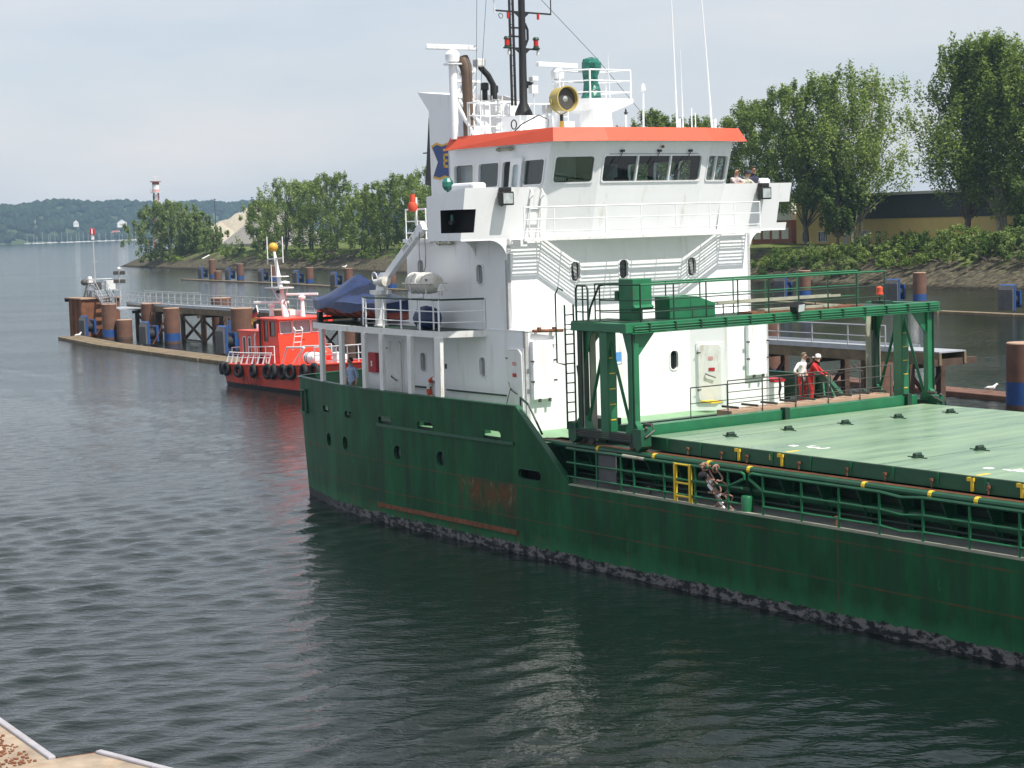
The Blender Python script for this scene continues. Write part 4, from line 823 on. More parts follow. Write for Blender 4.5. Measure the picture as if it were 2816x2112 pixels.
MB().box((8.25, 3.28, 14.52), (8.55, 3.6, 14.76)).build('camera_box', 'grey_white', rm, bevel=0.03)
MB().lathe([(0.12, 0), (0.22, 0.04), (0.24, 0.25), (0.16, 0.36), (0.06, 0.42)], (8.4, 2.42, 14.62), 16).build('scanner_motor', 'white', rm, True)
MB().bar((8.0, 1.7, 15.14), (8.8, 3.12, 15.06), 0.14, 0.16).build('scanner', 'white', rm, bevel=0.02)
# ---- black mast
bmst = part('signal_mast', ship)
MB().box((9.2, 3.7, 12.2), (10.2, 5.0, 12.86)).build('mast_house', 'white', ship)
MB().tube([(9.6, 4.28, 12.86), (9.6, 4.28, 12.98), (9.6, 4.28, 13.3), (9.6, 4.30, 15.0), (9.6, 4.33, 18.2)], [0.30, 0.28, 0.13, 0.12, 0.10], 12).build('mast', 'black', bmst, True)
for t in (3.84, 3.97): MB().box((9.57, t - 0.03, 13.2), (9.63, t + 0.03, 18.0)).build('ladder_rail', 'black', bmst)
for i in range(14): MB().tube([(9.6, 3.84, 13.5 + 0.32 * i), (9.6, 3.97, 13.5 + 0.32 * i)], 0.012, 5).build('rung', 'black', bmst)
for z in (15.35, 15.62): MB().box((9.57, 3.9, z), (9.63, 4.3, z + 0.05)).build('bracket', 'black', bmst)
for z, a, b in ((16.14, 3.26, 5.46), (15.0, 3.62, 4.95)):
    MB().bar((9.6, a, z + 0.02), (9.6, b, z - 0.02), 0.05, 0.05).prism([(4.0, z), (4.62, z), (4.35, z - 0.22), (4.28, z - 0.22)], 9.57, 9.63, 'x').build('yard', 'black', bmst)
for t in (3.71, 4.84):
    l_ = MB().lathe([(0.13, 0), (0.13, 0.03), (0.09, 0.05), (0.09, 0.09)], (9.6, t, 15.0), 12).build('mast_lamp', 'dark_green', bmst, True); MB().lathe([(0.10, 0.28), (0.11, 0.30), (0.08, 0.37), (0.0, 0.38)], (9.6, t, 15.0), 12).build('mast_lamp_cap', 'dark_green', bmst, True)
    MB().lathe([(0.08, 0.09), (0.08, 0.28)], (9.6, t, 15.0), 12).build('mast_lamp_lens', 'red_lens', bmst, True)
    MB().lathe([(0.035, -0.18), (0.05, -0.12), (0.03, 0)], (9.6, t + 0.06, 14.98), 10).build('bulb', 'grey_white', bmst, True)
for t in (3.78, 4.95): MB().lathe([(0.0, -0.2), (0.045, -0.18), (0.045, 0)], (9.6, t, 16.12), 10).build('hanging_lamp', 'red_lens', bmst, True)
MB().tube([(9.6, 5.46, 16.12), (9.6, 5.47, 17.2)], 0.02, 6).build('aerial', 'black', bmst); MB().tube([(9.6, 3.26, 16.1), (9.6, 3.25, 16.48)], 0.012, 5).lathe([(0.08, 0), (0.02, 0.05)], (9.6, 3.25, 16.48), 10).lathe([(0.03, -0.08), (0.03, 0.08)], (9.6, 3.27, 16.16), 8).build('aerial', 'grey_white', bmst)
MB().tube([(9.6, 4.42, 15.8), (9.6, 4.52, 15.6), (9.6, 4.52, 15.3), (9.6, 4.42, 15.1)], 0.04, 8).build('cable', 'black', bmst, True)
MB().torus((9.6, 3.5, 16.0), 0.08, 0.012, (1, 0, 0.2), 14, 5).build('cable_loop', 'black', bmst)
MB().box((9.72, 4.42, 13.95), (9.95, 4.66, 14.12)).build('spotlight', 'grey_white', bmst, bevel=0.03); MB().prism([(4.35, 13.98), (4.65, 13.93), (4.4, 13.75)], 9.6, 9.7, 'x').build('bracket', 'black', bmst)
MB().tube([(9.6, 4.33, 17.2), (9.6, 7.33, 14.73), (9.75, 9.75, 12.3)], 0.010, 4).build('stay_wire', 'steel_dark', bmst)
for a, b in (((8.6, 3.2, 12.6), (9.2, 3.4, 18.0)), ((8.9, 2.9, 12.6), (9.2, 2.95, 18.0))): MB().tube([a, b], 0.009, 4).build('stay_wire', 'steel_dark', bmst)
# ---- second radar
r2 = part('radar_mast', ship)
MB().lathe([(0.2, 0), (0.17, 0.5), (0.12, 1.55), (0.2, 1.6), (0.2, 1.64)], (10.6, 4.92, 12.26), 14).build('pole', 'white', r2, True); MB().tube([(10.75, 5.0, 12.3), (10.75, 5.0, 13.9)], 0.03, 6).build('pipe', 'white', r2)
MB().lathe([(0.10, 0), (0.2, 0.05), (0.22, 0.25), (0.12, 0.36)], (10.6, 4.92, 13.95), 16).build('scanner_motor', 'white', r2, True)
MB().bar((11.0, 3.85, 14.38), (10.2, 5.98, 14.44), 0.13, 0.15).build('scanner', 'white', r2, bevel=0.02)
railing(ship, [(9.0, 2.6, ROOF - 0.02), (9.0, 6.5, ROOF - 0.02)], 1.05, 0.85, (1.0, 0.62, 0.30), 0.022, 'white')
railing(ship, [(8.9, 2.6, ROOF - 0.02), (12.9, 2.75, ROOF - 0.02)][:1] + [(9.0, 2.6, ROOF - 0.02), (9.6, 2.6, ROOF - 0.02)], 1.05, 0.85, (1.0, 0.62, 0.30), 0.022, 'white')
for s, t, z in ((10.6, 3.96, 13.5), (12.6, 3.0, 12.75)): MB().box((s - 0.1, t - 0.12, z), (s + 0.1, t + 0.12, z + 0.26)).tube([(s, t, ROOF), (s, t, z)], 0.025, 6).build('speaker_box', 'grey_white', ship, bevel=0.02)
MB().tube([(12.2, 3.3, 12.3), (12.1, 3.4, 12.6), (11.9, 3.2, 12.75), (11.4, 2.9, 12.5), (11.0, 2.9, 12.3)], 0.02, 6).torus((11.2, 2.75, 12.5), 0.14, 0.02, (0, 1, 0), 14, 6).build('cable', 'black', ship, True)
# ---- searchlight
sl_2 = part('searchlight', ship); ax = Vector((0.80, -0.05, 0.0))
MB().lathe([(0.03, -0.30), (0.25, -0.28), (0.36, -0.15), (0.37, 0.30), (0.39, 0.30), (0.39, 0.34), (0.35, 0.34), (0.33, 0.1), (0.1, 0.0), (0.0, 0.0)], (12.95, 3.3, 13.15), 20, ax).build('drum', 'olive', sl_2, True)
MB().lathe([(0.345, 0.20), (0.1, 0.06), (0.0, 0.06)], (12.95, 3.3, 13.15), 20, ax).build('reflector', 'steel_dark', sl_2, True)
MB().lathe([(0.09, 0.08), (0.09, 0.2), (0.0, 0.24)], (12.95, 3.3, 13.15), 12, ax).build('bulb_cap', 'lamp_lens', sl_2, True)
MB().tube([(12.95, 2.88, 13.15), (12.95, 2.95, 12.85), (12.95, 3.27, 12.68), (12.95, 3.62, 12.85), (12.95, 3.70, 13.15)], 0.025, 6).build('yoke', 'olive', sl_2, True)
MB().tube([(12.95, 3.27, 12.26), (12.95, 3.27, 12.5)], 0.06, 8).build('stand', 'gold', sl_2); MB().tube([(12.95, 3.27, 12.5), (12.95, 3.27, 12.7)], 0.05, 8).build('stand_collar', 'black', sl_2)
# ---- compass platform
cp = part('compass_platform', ship)
MB().prism([(12.0, 4.72), (12.42, 4.92), (12.42, 5.56), (12.0, 5.78), (11.55, 5.56), (11.55, 4.92)], 12.26, 13.0).build('pedestal', 'white', cp)
pl_ = [(11.45, 4.25), (12.4, 4.78), (12.4, 6.5), (11.45, 6.2)]
lo_ = [(11.6, 4.85), (12.35, 4.95), (12.35, 5.6), (11.6, 5.6)]
mm_ = MB(); mm_.prism(pl_, 13.12, 13.25)
for i in range(4):
    a, b, c, d = pl_[i], pl_[(i + 1) % 4], lo_[(i + 1) % 4], lo_[i]; mm_.quad((a[0], a[1], 13.12), (b[0], b[1], 13.12), (c[0], c[1], 12.8), (d[0], d[1], 12.8))
mm_.build('platform', 'white', cp)
cpr = MB(); P4 = [(a * 1.0, b) for a, b in [(11.5, 4.32), (12.36, 4.84), (12.36, 6.44), (11.5, 6.14)]]
for a, b in P4: cpr.tube([(a, b, 13.25), (a, b, 14.13)], 0.03, 6)
for z in (14.13, 13.8, 13.45):
    for i in range(4): cpr.tube([(*P4[i], z), (*P4[(i + 1) % 4], z)], 0.026 if z > 14 else 0.02, 6)
cpr.build('platform_rail', 'white', cp, True)
cv = MB(); r9 = random.Random(4)
cv.lathe([(0.34, 0), (0.26, 0.25), (0.2, 0.5), (0.24, 0.75), (0.30, 0.95), (0.31, 1.12), (0.22, 1.24), (0.0, 1.27)], (11.95, 5.2, 13.25), 12)
cv.v = [(x + r9.uniform(-.05, .05), y + r9.uniform(-.05, .05), z + r9.uniform(-.03, .03)) for x, y, z in cv.v]; cv.build('covered_compass', 'green_tarp', cp)
# ---- aerials on the roof edge
def aerial(pts, r_a, m='white'): MB().tube(pts, r_a, 6).build('aerial', m, ship, True)
aerial([(12.9, 7.86, 12.26), (12.9, 7.84, 12.66), (12.9, 7.70, 17.0)], [0.03, 0.035, 0.012]); aerial([(12.9, 9.32, 12.26), (12.9, 9.28, 12.6), (12.9, 9.1, 14.9), (12.9, 8.9, 17.2)], [0.035, 0.035, 0.025, 0.012])
MB().box((12.86, 9.40, 12.26), (12.94, 9.46, 12.62)).build('aerial_foot', 'white', ship); MB().box((12.86, 7.92, 12.26), (12.94, 7.98, 12.62)).build('aerial_foot', 'white', ship)
aerial([(12.9, 6.48, 12.26), (12.9, 6.5, 13.4)], 0.03); MB().lathe([(0.05, 0), (0.08, 0.05), (0.06, 0.2), (0.02, 0.26)], (12.9, 6.5, 13.42), 10).build('gps_dome', 'white', ship, True)
aerial([(12.9, 5.79, 12.26), (12.9, 5.79, 12.75)], 0.028); MB().lathe([(0.03, 0), (0.07, 0.06), (0.03, 0.1), (0.02, 0.18)], (12.9, 5.79, 12.72), 8).build('sensor', 'black', ship, True)
aerial([(12.9, 8.46, 12.26), (12.9, 8.46, 12.95)], 0.018); aerial([(12.9, 8.09, 12.26), (12.9, 8.09, 12.55), (12.9, 8.05, 14.8)], [0.03, 0.02, 0.004]); aerial([(12.9, 8.62, 12.26), (12.9, 8.61, 12.8)], 0.015)
aerial([(12.5, 5.56, 12.3), (12.5, 5.52, 12.7), (12.5, 5.46, 14.6)], [0.03, 0.02, 0.006])
# ================================================================== deck gear between house and hatch
railing(ship, [(18.95, 4.35, 3.95), (18.95, 10.9, 3.95)], 0.95, 1.35, (1.0, 0.66, 0.33), 0.017, 'steel_dark')
railing(ship, [(18.1, 3.7, 3.7), (18.1, 10.6, 3.7)], 1.0, 1.4, (1.0, 0.55), 0.015, 'steel_dark')
for t in (6.3, 7.2): MB().tube([(18.97, t, 4.88), (18.99, t + 0.03, 4.6), (18.97, t, 4.4), (18.99, t + 0.02, 4.2)], [0.02, 0.045, 0.03, 0.015], 6).build('rope_tie', 'black', ship, True)
MB().box((17.25, 1.4, 3.45), (17.5, 11.0, 3.78)).build('cross_beam', 'gantry_green', ship)
MB().box((16.1, 2.2, 3.20), (17.25, 10.2, 3.46)).build('aft_coaming', 'dark_green', ship)
MB().box((16.05, 1.4, MAIN + 0.2), (19.1, 11.0, 3.44)).build('cross_deck', 'dark_green', ship)
MB().box((18.3, 4.5, 3.45), (18.93, 10.9, 4.03)).build('end_beam', 'peach', ship)
for i in range(9): MB().box((18.28, 4.7 + 0.75 * i, 4.08), (18.95, 4.76 + 0.75 * i, 4.14)).build('beam_rib', 'steel_dark', ship)
MB().box((19.15, 0.95, 3.62), (19.5, B - 0.95, 3.98)).build('cross_beam', 'gantry_green', ship)
for t in (6.0, 11.0): MB().box((19.42, t - 0.09, 3.7), (19.62, t + 0.09, 4.05)).build('beam_clamp', 'dark_green', ship)
MB().box((16.1, 1.35, POOP - 0.15), (17.2, 1.9, 3.95)).build('winch_box', 'dark_green', ship)
MB().tube([(14.3, 0.5, POOP), (14.3, 0.5, 4.45)], 0.03, 6).tube([(14.3, 0.5, 4.45), (14.9, 0.35, 4.3), (15.6, 0.3, 3.5)], 0.035, 6).tube([(14.6, 2.5, 4.6), (17.1, 0.9, 3.3)], 0.015, 5).tube([(14.5, 2.5, POOP), (14.5, 2.5, 4.6)], 0.025, 6).tube([(14.5, 2.5, 4.3), (15.6, 2.3, POOP)], 0.025, 6).build('ladder_stanchion', 'dark_green', ship, True)
MB().ball((18.3, 4.0, 3.62), 0.22, 10, (1, 1.6, 0.8)).torus((18.3, 4.1, 3.7), 0.25, 0.04, (0, 0.3, 1)).build('rope_coil', 'steel_dark', ship)
MB().box((13.2, 8.3, POOP + 0.3), (13.75, 8.75, POOP + 0.36)).build('yellow_step', 'yellow', ship)
MB().box((9.5, 0.35, POOP), (10.0, 0.7, POOP + 0.9)).build('fire_box', 'black', ship)
MB().box((13.0, 11.25, POOP), (13.5, 11.7, POOP + 0.75)).build('deck_box', 'shirt_white', ship, bevel=0.02); MB().box((12.98, 11.22, POOP + 0.75), (13.52, 11.73, POOP + 0.85)).build('deck_box_lid', 'sign_red', ship)
MB().bar((14.9, 12.1, 4.05), (15.8, 11.3, POOP), 0.05, 0.05).bar((15.1, 12.1, 4.05), (16.0, 11.8, POOP), 0.05, 0.05).build('bulwark_brace', 'gantry_green', ship)
# ================================================================== hatch cover (lift-off panel)
hc = thing('hatch_cover', 'pale green flat steel hatch cover with small dark lifting lugs', 'hatch cover', SHIP_O, SHIP_A)
HZ = 3.72; T0, T1 = 0.88, B - 0.88
def hatch_top():
    m = bpy.data.materials.new('hatch_paint'); m.use_nodes = True; MATS['hatch_paint'] = m; n, l = m.node_tree.nodes, m.node_tree.links; b = n['Principled BSDF']; b.inputs['Roughness'].default_value = 0.33
    t = n.new('ShaderNodeTexCoord'); mp_ = n.new('ShaderNodeMapping'); mp_.inputs['Scale'].default_value = (1.6, 0.22, 1); l.new(t.outputs['Object'], mp_.inputs[0])
    no = n.new('ShaderNodeTexNoise'); no.inputs['Scale'].default_value = 1.3; no.inputs['Detail'].default_value = 8; no.inputs['Roughness'].default_value = 0.6; l.new(mp_.outputs[0], no.inputs['Vector'])
    cr_ = n.new('ShaderNodeValToRGB'); e = cr_.color_ramp.elements; e[0].position = 0.36; e[0].color = (0.145, 0.235, 0.155, 1); e[1].position = 0.66; e[1].color = (0.225, 0.325, 0.205, 1); l.new(no.outputs[0], cr_.inputs[0])
    n2 = n.new('ShaderNodeTexNoise'); n2.inputs['Scale'].default_value = 5; n2.inputs['Detail'].default_value = 10; l.new(mp_.outputs[0], n2.inputs['Vector'])
    r_ = n.new('ShaderNodeMapRange'); r_.inputs[1].default_value = 0.66; r_.inputs[2].default_value = 0.74; r_.inputs[4].default_value = 0.35; l.new(n2.outputs[0], r_.inputs[0])
    mx_ = n.new('ShaderNodeMix'); mx_.data_type = 'RGBA'; l.new(r_.outputs[0], mx_.inputs[0]); l.new(cr_.outputs[0], mx_.inputs[6]); mx_.inputs[7].default_value = (0.34, 0.34, 0.15, 1); l.new(mx_.outputs[2], b.inputs['Base Color'])
    rr_ = n.new('ShaderNodeMapRange'); rr_.inputs[1].default_value = 0.3; rr_.inputs[2].default_value = 0.7; rr_.inputs[3].default_value = 0.22; rr_.inputs[4].default_value = 0.5; l.new(no.outputs[0], rr_.inputs[0]); l.new(rr_.outputs[0], b.inputs['Roughness'])
    bp = n.new('ShaderNodeBump'); bp.inputs['Strength'].default_value = 0.06; l.new(no.outputs[0], bp.inputs['Height']); l.new(bp.outputs[0], b.inputs['Normal'])
hatch_top()
MB().box((19.65, T0, HZ - 0.02), (SEND - 2, T1, HZ)).build('cover_top', 'hatch_paint', hc)
MB().box((19.65, T0, 3.36), (SEND - 2, T0 + 0.05, HZ - 0.021)).box((19.65, T1 - 0.05, 3.36), (SEND - 2, T1, HZ - 0.021)).box((19.65, T0 + 0.05, 3.36), (19.70, T1 - 0.05, HZ - 0.021)).build('cover_side', 'ship_green', hc)
sd = None
for i in range(24):
    s = 20.4 + 1.33 * i
    if sd is None: o = MB().add([(0, T0 - 0.035, HZ - 0.03), (0.07, T0 - 0.035, HZ - 0.03), (0.07, T0, HZ - 0.03), (0, T0, HZ - 0.03), (0.025, T0 - 0.01, 3.37), (0.045, T0 - 0.01, 3.37), (0.045, T0, 3.37), (0.025, T0, 3.37)], [(0, 1, 2, 3), (4, 7, 6, 5), (0, 4, 5, 1), (1, 5, 6, 2), (3, 7, 4, 0)]).build('stiffener', 'gantry_green', hc); sd = o.data
    else: o = bpy.data.objects.new('stiffener', sd); scene.collection.objects.link(o); o.parent = hc
    o.location = (s, 0, 0)
for s in (23.2, 24.75, 30.7, 32.05):
    MB().box((s, T0 - 0.05, 3.38), (s + 0.07, T0 - 0.005, 3.68)).box((s - 0.10, T0 - 0.06, 3.60), (s + 0.09, T0 - 0.005, 3.68)).build('locating_bracket', 'yellow', hc)
for s in (21.3, 22.6, 23.55, 25.4, 27.0, 28.2, 29.6, 31.2, 33.0): MB().tube([(s, T0 - 0.06, 3.36), (s, T0 - 0.06, 3.52)], 0.018, 6).box((s - 0.04, T0 - 0.09, 3.50), (s + 0.04, T0 - 0.02, 3.55)).build('cleat', 'rust', hc)
text('cover_letter', 'E', 0.2, (24.35, T0 - 0.008, 3.56), (1, 0, 0), (0, 0, 1), 'yellow', hc)
text('cover_letter', '3', 0.26, (31.15, T0 - 0.008, 3.52), (1, 0, 0), (0, 0, 1), 'edge_pale', hc)
lug = None
for s, t in ((21.4, 2.23), (21.55, 4.17), (21.69, 6.18), (21.78, 8.17), (22.0, 10.07), (27.85, 2.29), (28.0, 4.3), (28.1, 6.3), (28.2, 8.3), (28.3, 10.2), (34, 2.3), (34.1, 4.3), (34.2, 6.3)):
    if lug is None: o = MB().box((-0.06, -0.14, 0), (0.06, 0.16, 0.05)).lathe([(0.055, -0.11), (0.055, 0.11)], (0, 0, 0.07), 8, (0, 1, 0.0)).box((-0.30, -0.012, 0.0), (0.30, 0.012, 0.022)).build('lifting_lug', 'dark_green', hc); lug = o.data
    else: o = bpy.data.objects.new('lifting_lug', lug); scene.collection.objects.link(o); o.parent = hc
    o.location = (s, t, HZ)
for (s, t, txt) in ((24.7, 2.1, '3'), (30.85, 2.16, '4')):
    text('painted_number', txt, 0.95, (s, t, HZ + 0.004), (0, -1, 0), (1, 0, 0), 'shirt_white', hc)
    MB().box((s - 0.75, t - 0.25, HZ), (s - 0.55, t - 0.05, HZ + 0.004)).build('painted_dash', 'shirt_white', hc)
for s in (24.75, 30.7, 32.05): MB().box((s, T0 + 0.1, HZ), (s + 0.12, T0 + 0.5, HZ + 0.004)).build('painted_dash', 'yellow', hc)
for s in (21.45, 27.95, 34.1): MB().box((s, T0, HZ - 0.001), (s + 0.012, T1, HZ + 0.003)).build('plate_seam', 'dark_green', hc)
# ================================================================== HATCH GANTRY CRANE
gc = thing('gantry_crane', 'green travelling hatch gantry with ladder, railings and cabinets behind the hatch cover', 'gantry crane', SHIP_O, SHIP_A)
G = 'gantry_green'
for sg in (0, 1):
    T = (lambda t: t) if sg == 0 else (lambda t: B - t)
    MB().box((17.1, T(0.28), 6.50), (19.62, T(0.62), 6.74)).build('end_girder', G, gc, bevel=0.012)
    for s in (17.36, 19.55):
        MB().box((s - 0.09, T(0.36), 3.85), (s + 0.09, T(0.62), 6.5)).build('leg', G if s > 19 else 'dark_green', gc, bevel=0.01)
        MB().tube([(s + 0.12, T(0.40), 3.7), (s + 0.12, T(0.40), 6.5)], 0.022, 6).build('conduit', 'dark_green' if s > 19 else 'edge_pale', gc)
        e = 1 if s < 18 else -1
        gus = MB().prism([(s - e * 0.12, 6.5), (s + e * 0.42, 6.5), (s + e * 0.09, 5.55), (s - e * 0.05, 5.55)], T(0.47), T(0.51), 'y').build('gusset', G, gc)
        MB().prism([(s - 0.32, 3.72), (s + 0.32, 3.72), (s + 0.22, 4.02), (s + 0.08, 4.16), (s - 0.08, 4.16), (s - 0.22, 4.02)], T(0.40), T(0.58), 'y').build('leg_foot', G, gc)
        MB().prism([(T(0.5), 6.5), (T(1.25), 6.5), (T(0.55), 5.75)], s - 0.02, s + 0.02, 'x').build('corner_plate', G, gc)
        for ds in (-0.2, 0.2): MB().lathe([(0.0, -0.05), (0.12, -0.05), (0.12, 0.05), (0.0, 0.05)], (s + ds, T(0.59), 3.465), 14, (0, 1, 0)).build('wheel', 'steel_dark', gc, True)
    MB().box((17.36, T(0.70), 3.40), (17.36 + 0.05, T(0.9), 6.4)).build('hose_chain', 'edge_pale', gc)
    MB().box((18.28, T(0.34), 3.62), (18.62, T(0.66), 6.5)).build('lift_column', G, gc, bevel=0.012)
    for s0, s1 in ((18.36, 17.55), (18.54, 19.36)): MB().tube([(s0, T(0.5), 6.35), (s1, T(0.5), 4.0)], 0.045, 8).build('brace', G, gc, True)
    MB().box((16.95, T(0.36), 3.56), (19.9, T(0.62), 3.80)).build('bogie_beam', 'dark_green', gc, bevel=0.01)
    for i in range(4): MB().tube([(17.0, T(0.33), 3.62 + 0.05 * i), (19.6, T(0.33), 3.62 + 0.05 * i)], 0.014, 5).build('conduit', 'steel_dark', gc)
    for s in (17.0, 19.85): MB().prism([(s - 0.2, 3.95), (s + 0.15, 3.95), (s + 0.18, 3.5), (s, 3.36), (s - 0.18, 3.5)], T(0.32), T(0.66), 'y').build('buffer', 'ship_green', gc)
    MB().tube([(19.8, T(0.45), 3.6), (20.05, T(0.45), 3.75), (20.05, T(0.75), 3.9), (19.9, T(0.8), 4.0)], 0.025, 6).ball((20.02, T(0.5), 3.98), 0.05).tube([(19.7, T(0.7), 4.05), (20.02, T(0.7), 4.05)], 0.05, 8).build('locking_gear', 'steel_dark', gc)
    for i in range(5): MB().box((18.625, T(0.40), 4.1 + 0.42 * i), (18.63, T(0.60), 4.13 + 0.42 * i)).build('depth_mark', 'yellow', gc)
MB().box((19.45, 0.14, 6.50), (19.70, B - 0.14, 6.76)).build('front_beam', G, gc, bevel=0.012)
MB().box((18.05, 0.62, 6.50), (18.25, B - 0.62, 6.72)).build('rear_beam', G, gc)
for i in range(3): MB().tube([(19.74, 0.4, 6.53 + 0.07 * i), (19.74, B - 0.2, 6.53 + 0.07 * i)], 0.022, 6).build('pipe', G, gc, True)
for i in range(13): MB().box((19.70, 0.9 + 0.9 * i, 6.51), (19.78, 0.95 + 0.9 * i, 6.74)).build('pipe_clip', 'dark_green', gc)
MB().box((19.70, 0.3, 6.48), (19.80, B - 0.15, 6.50)).build('front_flange', G, gc)
MB().box((18.1, 0.62, 6.722), (19.45, 10.6, 6.75)).build('walkway', 'dark_green', gc); MB().box((17.1, 0.3, 6.745), (18.1, 1.6, 6.765)).build('end_platform', 'dark_green', gc)
MB().box((18.7, 5.0, 6.75), (19.3, 9.4, 6.80)).build('grating', 'rust', gc); MB().box((18.95, 5.5, 6.80), (19.25, 8.4, 6.86)).build('walk_plate', 'edge_pale', gc)
zw = 6.75
railing(gc, [(19.40, 0.9, zw), (19.40, 10.2, zw)], 1.0, 1.2, (1.0, 0.58, 0.26), 0.022, 'dark_green', top_m=G, top_r=0.03)
railing(gc, [(18.12, 1.6, zw), (18.12, 10.4, zw)], 1.0, 1.35, (1.0, 0.58, 0.26), 0.022, G, top_r=0.03)
railing(gc, [(19.4, 0.9, zw), (18.0, 0.62, zw)], 1.0, 1.2, (1.0, 0.58, 0.26), 0.022, 'dark_green')
railing(gc, [(18.12, 1.6, zw), (17.3, 1.0, zw)], 1.0, 1.0, (1.0, 0.58, 0.26), 0.022, 'dark_green')
MB().tube([(17.0, 0.57, zw), (17.0, 0.57, 7.62), (17.06, 0.57, 7.72), (17.5, 0.55, 7.72), (17.56, 0.55, 7.62), (17.56, 0.55, zw)], 0.03, 8).tube([(17.0, 0.57, 7.0), (17.56, 0.55, 7.0)], 0.02, 6).tube([(17.02, 0.57, 7.35), (17.56, 0.55, 7.35)], 0.02, 6).tube([(17.3, 0.57, zw), (17.3, 0.57, 7.72)], 0.025, 6).build('rail_hoop', 'dark_green', gc, True)
MB().tube([(17.05, 0.95, zw), (17.15, 0.95, 7.1), (17.55, 0.95, 7.7), (17.9, 0.95, 7.75)], 0.03, 8).build('rail_hoop', 'dark_green', gc, True)
lad = part('ladder', gc)
for t in (0.24, 0.54): MB().tube([(16.9, t, 3.75), (16.9, t, 7.2)], 0.028, 6).build('ladder_rail', 'dark_green', lad)
for i in range(12): MB().tube([(16.9, 0.24, 3.95 + 0.27 * i), (16.9, 0.54, 3.95 + 0.27 * i)], 0.018, 5).build('rung', 'dark_green', lad)
MB().tube([(16.9, 0.62, 5.5), (16.95, 0.62, 5.2), (16.95, 0.62, 3.75)], 0.022, 6).tube([(16.9, 0.20, 5.55), (16.65, 0.12, 5.6), (16.65, 0.12, 7.5), (16.75, 0.15, 7.68), (16.9, 0.2, 7.6)], 0.022, 6).build('safety_rail', 'dark_green', lad, True)
cb_ = MB(); cb_.box((17.95, 1.32, zw), (18.5, 1.72, 7.45)); cb_.box((18.0, 1.28, 7.05), (18.62, 1.95, 7.88)); cb_.prism([(18.62, 7.05), (18.62, 7.18), (18.72, 7.10), (18.62, 7.02)], 1.28, 1.95, 'y'); cb_.build('control_cabinet', G, gc, bevel=0.015)
MB().box((17.85, 1.25, 7.3), (18.0, 1.6, 7.55)).build('switch_box', 'ship_green', gc, bevel=0.01)
MB().box((18.3, 2.3, zw), (18.95, 3.05, 7.35)).build('machinery_box', G, gc, bevel=0.015); MB().prism([(3.05, zw), (3.95, zw), (3.95, 7.12), (3.3, 7.33), (3.05, 7.35)], 18.3, 18.95, 'x').build('machinery_box', G, gc, bevel=0.015)
al = part('aluminium_ladder', gc)
for s in (18.35, 18.75): MB().box((s, 4.2, 7.05), (s + 0.04, 9.0, 7.12)).build('ladder_rail', 'edge_pale', al)
for i in range(16): MB().box((18.38, 4.35 + 0.29 * i, 7.07), (18.76, 4.38 + 0.29 * i, 7.10)).build('rung', 'edge_pale', al)
for t in (4.6, 6.4, 8.2): MB().tube([(18.55, t, zw), (18.55, t, 7.05)], 0.02, 5).build('ladder_support', 'steel_dark', al)
MB().lathe([(0.11, 0), (0.11, 0.05), (0.09, 0.06), (0.10, 0.22), (0.0, 0.28)], (18.4, 11.05, 7.0), 12).build('beacon_lamp', 'orange_red', gc, True); MB().tube([(18.4, 11.05, 6.7), (18.4, 11.05, 7.0)], 0.03, 6).box((18.2, 10.9, 6.72), (18.7, 11.3, 6.82)).build('beacon_base', 'dark_green', gc)
MB().prism([(6.18, 6.72), (6.46, 6.74), (6.5, 7.0), (6.3, 7.04), (6.14, 6.9)], 19.62, 19.9, 'x').build('floodlight', 'black', gc); MB().quad((19.905, 6.2, 6.76), (19.905, 6.44, 6.77), (19.905, 6.46, 6.97), (19.905, 6.22, 6.96)).build('floodlight_glass', 'lamp_lens', gc); MB().tube([(19.72, 6.3, 6.55), (19.76, 6.32, 6.75)], 0.03, 6).build('lamp_bracket', 'dark_green', gc)
MB().lathe([(0.05, 0.05), (0.05, 0), (0.15, -0.14), (0.15, -0.16), (0.0, -0.16)], (17.75, 0.9, 6.45), 12).build('hanging_lamp', 'grey_white', gc, True)
MB().tube([(17.1, 0.75, 3.9), (17.2, 0.75, 4.15)], 0.05, 8).build('signal_lamp', 'sign_pink', gc)
